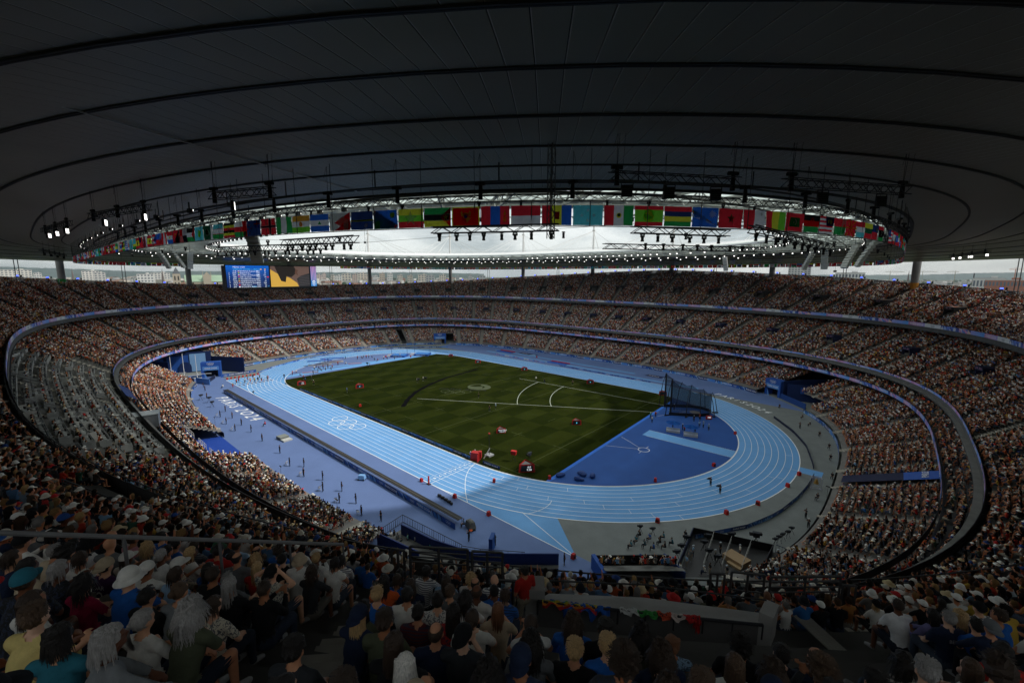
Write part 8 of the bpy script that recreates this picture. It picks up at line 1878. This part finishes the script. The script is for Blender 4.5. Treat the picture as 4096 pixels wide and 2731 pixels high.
# black strip lying on the grass
mb=MB(); A_=[(-18.7,22.6),(-17.9,15),(-16.8,6),(-13.6,-4),(-9.2,-13),(-4.2,-19.5),(.8,-24.6)]; pr=None
for i in range(len(A_)-1):
    for k in range(5):
        a=V((*A_[i],0)).lerp(V((*A_[i+1],0)),k/5);b=V((*A_[i],0)).lerp(V((*A_[i+1],0)),(k+1)/5); d=(b-a).normalized(); n_=V((-d.y,d.x,0)); w0=.62+.14*math.sin(i*5+k*2.1); w1=.62+.14*math.sin(i*5+(k+1)*2.1 if k<4 else (i+1)*5); mb.poly([(*(a-n_*w0)[:2],.06),(*(b-n_*w1)[:2],.06),(*(b+n_*w1)[:2],.10),(*(a+n_*w0)[:2],.10)],(.006,.006,.007))
tag(mb.build('black_strip',mat('black_cloth',attr='Col',rough=1.,spec=.0)),'long crumpled black cloth strip lying across the grass','cloth strip')
# deck pieces
p=hit(1137,1757,0); t=thing('step_block','low grey and white two-step podium block on the violet deck','podium',(1.3,-56.1,.02),R(4)); mb=MB(); mb.box((-.6,0,.3),(2.,1.9,.6),(.16,.17,.16)); mb.box((-.6,0,.62),(2.,1.9,.04),(.22,.24,.22)); mb.build('upper_step',PAINT,t); mb=MB(); mb.box((1.2,0,.15),(1.5,1.9,.3),(.5,.51,.48)); mb.build('lower_step',PAINT,t)
p=hit(1448,1918,0); t=thing('blue_cart','small blue and white equipment cart on the deck','cart',(p.x,p.y,.02),R(35)); mb=MB(); mb.box((0,0,.55),(1.3,.9,.7),(.2,.4,.7),taper=.8); mb.build('body',PAINT,t); mb=MB(); mb.tube((-.5,-.5,.15),(-.5,.5,.15),.15,n=8,c=(.02,.02,.02)); mb.tube((.5,-.5,.15),(.5,.5,.15),.15,n=8,c=(.02,.02,.02)); mb.build('wheels',PAINT,t)
for x,y,l in ((861,1700,'far microphone on a stand at the low stand edge'),(1125,1905,'middle microphone on a stand at the low stand edge'),(1350,2045,'nearest microphone on a stand at the low stand edge'),(3307,1990,'microphone on a stand by the right hand stand')):
    p=hit(x,y,0); t=thing('microphone_stand',l,'microphone',(p.x,p.y,.02)); mb=MB(); mb.tube((0,0,0),(0,0,1.9),.02,n=5,c=(.02,.02,.02)); mb.build('stand',PAINT,t); mb=MB(); mb.tube((-.3,0,1.95),(.3,0,1.95),.09,n=8,c=(.015,.015,.015)); mb.build('windshield',PAINT,t)
for x,y,l in ((1062,1704,'seated worker on the deck beside the dividing boards'),(893,1552,'seated man in white at the far end of the dividing boards')): pfl(x,y,l,'lap',2,scol=lin('b3261e' if x>1000 else 'dedbd3'),tcol=(.02,.02,.03),hair='short')
p=hit(1882,2110,0); t=thing('covered_camera_cart','grey covered camera cart at the near end of the dividing boards','cart',(p.x,p.y,.02),R(-15)); mb=MB(); mb.box((0,0,.6),(1.7,1.,.9),(.13,.13,.12),taper=.75); mb.ball((.1,0,1.),(.7,.45,.25),(.13,.13,.12)); mb.build('cover',PAINT,t); mb=MB(); mb.tube((.9,-.3,.1),(.9,.3,.1),.15,n=8,c=(.02,.02,.02)); mb.disc((1.,-.5,.3),.3,10,(.6,.1,.03),'z'); mb.build('wheel_and_flap',PAINT,t)
pfl(1857,2106,'operator sitting at the covered camera cart','lap',1,rz=R(160),scol=(.15,.25,.4)); pfl(1876,2165,'cameraman in black with lettered vest standing by the cart','standcam',1,rz=R(100),scol=(.012,.012,.014),tcol=(.012,.012,.014)); pfl(1980,2185,'woman in black beside the dark blue screen','standfront',1,fem=1.,hair='long',rz=R(100),scol=(.015,.015,.018),tcol=(.015,.015,.02)); pfl(2257,2260,'security guard in black at the run-off tip','standback',1,rz=R(130),scol=(.015,.015,.02),tcol=(.012,.012,.016),hair='crop')
p=hit(1968,2197,0); t=thing('blue_screen_panel','upright dark blue panel standing on the near deck','panel',(p.x,p.y,0),R(-60)); mb=MB(); mb.box((0,0,1.),(1.6,.5,2.),(.01,.06,.25)); mb.build('panel',PAINT,t)
# finish equipment
def pole(px,py,h,label,c,name='finish_post',w=.14):
    p=hit(px,py,0); t=thing(name,label,'post',(p.x,p.y,.02)); mb=MB(); mb.beam((0,0,0),(0,0,h),w,w,c); mb.build('post',PAINT,t); mb=MB(); mb.box((0,0,.04),(.8,.5,.08),(.02,.02,.02)); mb.build('foot',PAINT,t); return t
pole(1715,1936,1.5,'red finish post at the outer lane',(.5,.02,.02),w=.2); pole(1910,1850,1.5,'red finish post at the inner kerb',(.5,.02,.02),w=.2)
p=hit(1957,1822,0); t=thing('camera_mast','tall thin black mast on a grey square base on the grass','mast',(p.x,p.y,.02)); mb=MB(); mb.tube((0,0,0),(0,0,4.6),.07,n=6,c=(.02,.02,.02)); mb.build('mast',PAINT,t); mb=MB(); mb.box((0,0,.15),(1.4,1.4,.3),(.3,.31,.32)); mb.build('base',PAINT,t); mb=MB(); mb.box((0,0,4.7),(.3,.3,.25),(.4,.03,.02)); mb.build('camera_head',PAINT,t)
p=hit(1903,1838,0); t=thing('photo_finish_tower','red cabinet with tripod equipment at the finish line','cabinet',(p.x,p.y,.02),R(20)); mb=MB(); mb.box((0,0,.8),(1.7,1.2,1.6),(.4,.015,.015)); mb.build('cabinet',PAINT,t); mb=MB(); mb.box((.8,.3,1.1),(.6,.7,1.3),(.45,.02,.02),R(15)); mb.build('side_screen',PAINT,t)
p=hit(1935,1835,0); t=thing('white_boom','white slanting panel board standing on the grass by the mast','board',(p.x,p.y,.02),R(40)); mb=MB(); mb.beam((0,0,.1),(1.2,.3,2.1),.3,.08,(.55,.56,.55)); mb.build('panel',PAINT,t)
p=hit(2055,1845,0); t=thing('red_reflector','red angular reflector on a black tripod on the grass','reflector',(p.x,p.y,.02)); mb=MB(); [mb.beam((0,0,1.1),(.6*math.cos(a),.6*math.sin(a),0),.04,.04,(.01,.01,.01)) for a in (0,2.1,4.2)]; mb.build('tripod',PAINT,t); mb=MB(); mb.box((0,0,1.8),(.9,.6,.8),(.5,.02,.02),R(20),taper=1.2); mb.build('hood',PAINT,t)
mb=MB(); p=hit(1990,1885,0)
for x,y,l,sx_ in ((2240,1905,'dark blue covered bags in the corner of the throwing area, first',1.),(2330,1900,'dark blue covered bags in the throwing area, second',1.1),(2370,1908,'dark blue covered bag on the throwing area, third',.9),(2310,1920,'low dark blue cover on the throwing area',.8)):
    q=hit(x,y,0); mb=MB(); mb.ball((0,0,.3),(.9*sx_,.6*sx_,.45),(.015,.05,.2)); mb.ball((.7,.2,.2),(.5,.4,.3),(.015,.05,.2)); tag(mb.build('covered_bags',PAINT,None,(q.x,q.y,.02),random.uniform(0,3)),l,'covered bags')
# bell and ring people on the right apron
p=hit(3262,1955,0); t=thing('track_bell','brass bell hanging in a pale tubular frame on the grey apron','bell',(p.x,p.y,.02),R(20)); c=(.4,.4,.5); mb=MB()
for sx_ in (-.7,.7):
    for sy in (-.5,.5): mb.beam((sx_,sy,0),(sx_,sy,2.1),.06,.06,c)
    mb.beam((sx_,-.5,2.1),(sx_,.5,2.1),.06,.06,c); mb.beam((sx_,-.5,.1),(sx_,.5,.1),.06,.06,c)
for sy in (-.5,.5): mb.beam((-.7,sy,2.1),(.7,sy,2.1),.06,.06,c); mb.beam((-.7,sy,.3),(.7,sy,.3),.06,.06,c)
mb.beam((-.7,0,2.1),(.7,0,2.1),.06,.06,c); mb.build('frame',PAINT,t); mb=MB(); mb.tube((0,0,1.0),(0,0,1.7),.38,.18,14,(.35,.2,.05)); mb.tube((0,0,1.7),(0,0,1.85),.18,.08,12,(.35,.2,.05)); mb.build('bell',PAINT,t)
for x,y,l,po in ((3118,1633,'crouching photographer at the curved lettering end','lap'),(3199,1715,'cameraman in grey with camera beyond the far right boards','standcam'),(3240,1705,'crouching photographer in white right of the standing cameraman','lap'),(3278,1745,'seated photographer beside the right hand boards, upper','lap'),(3316,1795,'seated black clad guard on the right apron, upper','lap'),(3322,1840,'seated black clad guard on the right apron, middle','lap'),(3328,1915,'seated black clad guard beside the stair banner','lap'),(3270,2000,'seated black clad guard on the right apron, lower','lap'),(3222,2075,'cameraman standing with camera on the right apron','standcam'),(3232,2115,'photographer with white cap at the right stand corner','standcam'),(3210,1675,'photographer lying against the right boards','lap'),(2740,2165,'cameraman standing left of the pit fence','stand')):
    pfl(x,y,l,po,2,rz=R(150)+random.uniform(-.5,.5),scol=(.02,.022,.03),tcol=(.015,.015,.02),hair='short',hat='cap' if 'white' in l else None,group='photographers and guards on the grey apron')
for k,(x,y) in enumerate([(2545,2175),(2560,2150),(2580,2190),(2600,2165),(2615,2205),(2640,2180),(2660,2200),(2690,2185),(2655,2160),(2525,2195)]):
    pfl(x,y,'photographer with long lens, %s in the cluster left of the pit'%ORD[k],random.choice(['sitcam','lap']),2,rz=R(130)+random.uniform(-.6,.6),scol=lin(random.choice(['1f5fae','131416','2a6f80'])),tcol=(.015,.015,.02),hair='short',group='photographers clustered left of the pit')
for k,(x,y,s_) in enumerate([(2745,2180,.85),(2725,2215,.85),(2705,2240,.85),(2830,2175,.85),(2815,2200,.85),(2925,2170,.9),(2835,2235,.85),(2870,2260,.85),(3020,2190,1.3),(2560,2130,.7),(2610,2140,.7),(3100,2180,.65),(3130,2160,.65),(3150,2150,.65),(3165,2135,.65),(3115,2170,.65)]):
    tvcam(x,y,'black press camera %s'%['at the left pit fence, far','at the left pit fence, middle','at the left pit fence, near','on the first rail, far','on the first rail, middle','beside the wooden podium','in the pit middle, left','in the pit middle, right','under black covers behind the podium','of the outer cluster, far','of the outer cluster, near','at the right fence, first','at the right fence, second','at the right fence, third','at the right fence, fourth','at the right fence, fifth'][k],R(130)+random.uniform(-.3,.3),s=s_,group='press cameras in and beside the pit')
for k,(x,y,c) in enumerate([(2772,2228,'8fb0cc'),(2760,2245,'6f7274'),(2745,2270,'8fb0cc'),(2720,2300,'dedbd3'),(2860,2245,'6a655c'),(2880,2215,'131416'),(2838,2300,'131416'),(2820,2300,'dedbd3'),(2958,2225,'dedbd3'),(3110,2245,'2f3236'),(2905,2310,'2f3236'),(3075,2285,'6f7274'),(3140,2290,'1b2740'),(3168,2300,'8a3a30'),(3298,2290,'3aa0b8'),(3318,2290,'2a8098'),(3245,2285,'131416'),(3425,2290,'131416'),(3440,2310,'dedbd3')]):
    pfl(x,y,'%s person %s'%(['light blue shirted','grey clad','pale blue shirted','white shirted','khaki clad','black clad','dark clad','white clad','white shirted','dark clad with raised arm','dark clad','grey clad','navy clad','brown clad','turquoise shirted','teal shirted','black clad','black clad','white jersey'][k],['by the left pit fence, far','by the left pit fence','at the left fence, middle','at the left fence, near','between the camera rails','near the first rail','at the near side of the pit','crouching at the near side','standing on the wooden podium','at the right end of the pit','by the covered camera','behind the grey barriers, left','behind the grey barriers','with camera behind the barriers','on the barrier stairs, left','on the barrier stairs, right','in the barrier lane','by the navy fence','seen from behind at the tribune'][k]),'stand' if k not in(7,12,13) else 'sitcam',1 if k in(8,) else 2,rz=R(130)+random.uniform(-.7,.7),scol=lin(c),tcol=lin(random.choice(['131416','1b2740','8a8272'])),hair='short',hat=random.choice([None,'cap']),hatcol=(.5,.55,.6),group='camera crew in the photographers pit')
# people on the navy corner platform
for k,(x,y,c) in enumerate([(1565,2140,'dedbd3'),(1578,2145,'131416'),(1592,2160,'6f7274'),(1608,2168,'2f3236'),(1632,2162,'8fc0b8'),(1663,2168,'dedbd3'),(1702,2178,'dedbd3'),(1775,2195,'dedbd3'),(1990,2240,'dedbd3'),(2065,2250,'6f7274'),(2120,2255,'2a80b8'),(1722,2200,'2a8a80'),(1740,2205,'131416')]):
    pfl(x,y+18,'commentator in %s on the navy corner platform, %s from left'%({'dedbd3':'white','131416':'black','6f7274':'grey','2f3236':'dark grey','8fc0b8':'pale teal','2a80b8':'bright blue','2a8a80':'green'}[c],ORD[k]),'stand' if k%3 else 'lap',2,rz=R(110)+random.uniform(-.5,.5),scol=lin(c),tcol=lin(random.choice(['131416','1b2740','8a8272'])),hair='short',group='commentators on the navy corner platform')
# hurdles wagon row and blocks beside the home straight
p=hit(1755,1985,0); mb=MB(); [mb.box((q*.45,0,.2+.1*(q%2)),(.3,.3,.4),(.02,.02,.022)) for q in range(9)]; tag(mb.build('black_cases',PAINT,None,(p.x,p.y,.02),R(-5)),'row of small black cases beside the home straight','cases')
# overhead camera hanging from wires
for x,y,d,l in ((1460,970,60,'small black cable camera hanging on wires in front of the sky'),(727,1067,150,'dark round microphone hanging below the far left flags'),(3340,1085,120,'black boom microphone hanging below the far right flags')):
    p=at(x,y,d); t=thing('hanging_camera' if 'camera' in l else 'hanging_microphone',l,'camera' if 'camera' in l else 'microphone',tuple(p)); mb=MB(); s=.5 if d<100 else 1.
    mb.ball((0,0,0),(.45*s,.3*s,.3*s),(.02,.02,.02)); mb.build('body',PAINT,t); mb=MB(); mb.tube((0,0,0),(0,0,43-p.z),.02,n=4,c=(.02,.02,.02))
    if d<100: mb.tube((0,0,0),(60,30,3),.02,n=4,c=(.02,.02,.02)); mb.tube((0,0,0),(-60,-20,3),.02,n=4,c=(.02,.02,.02))
    mb.build('wire',PAINT,t)
# ================================================================ assemble crowd
if CR: build_crowd('seated_crowd','thousands of seated spectators in mixed summer clothes filling all tiers of the bowl',np.concatenate(CR))
print('CROWD',sum(len(c) for c in CR),'OBJ',len(bpy.data.objects))

# ================================================================ air
hz=MB(); b0=(-7200,-7200,-12.),(7200,7200,220.); (x0,y0,z0),(x1,y1,z1)=b0
P=[(x0,y0,z0),(x1,y0,z0),(x1,y1,z0),(x0,y1,z0),(x0,y0,z1),(x1,y0,z1),(x1,y1,z1),(x0,y1,z1)]
me=bpy.data.meshes.new('haze'); me.from_pydata(P,[],[(0,3,2,1),(4,5,6,7),(0,1,5,4),(1,2,6,5),(2,3,7,6),(3,0,4,7)])
m=bpy.data.materials.new('haze_air'); m.use_nodes=True; t=m.node_tree; t.nodes.clear(); o=N(t,'ShaderNodeOutputMaterial'); v=N(t,'ShaderNodeVolumePrincipled'); v.inputs['Color'].default_value=(.72,.82,.92,1); v.inputs['Density'].default_value=.00005; v.inputs['Anisotropy'].default_value=.2
t.links.new(v.outputs[0],o.inputs['Volume']); me.materials.append(m); tag(obj('haze',me),'thin pale summer haze over the plain and the city',kind='stuff')
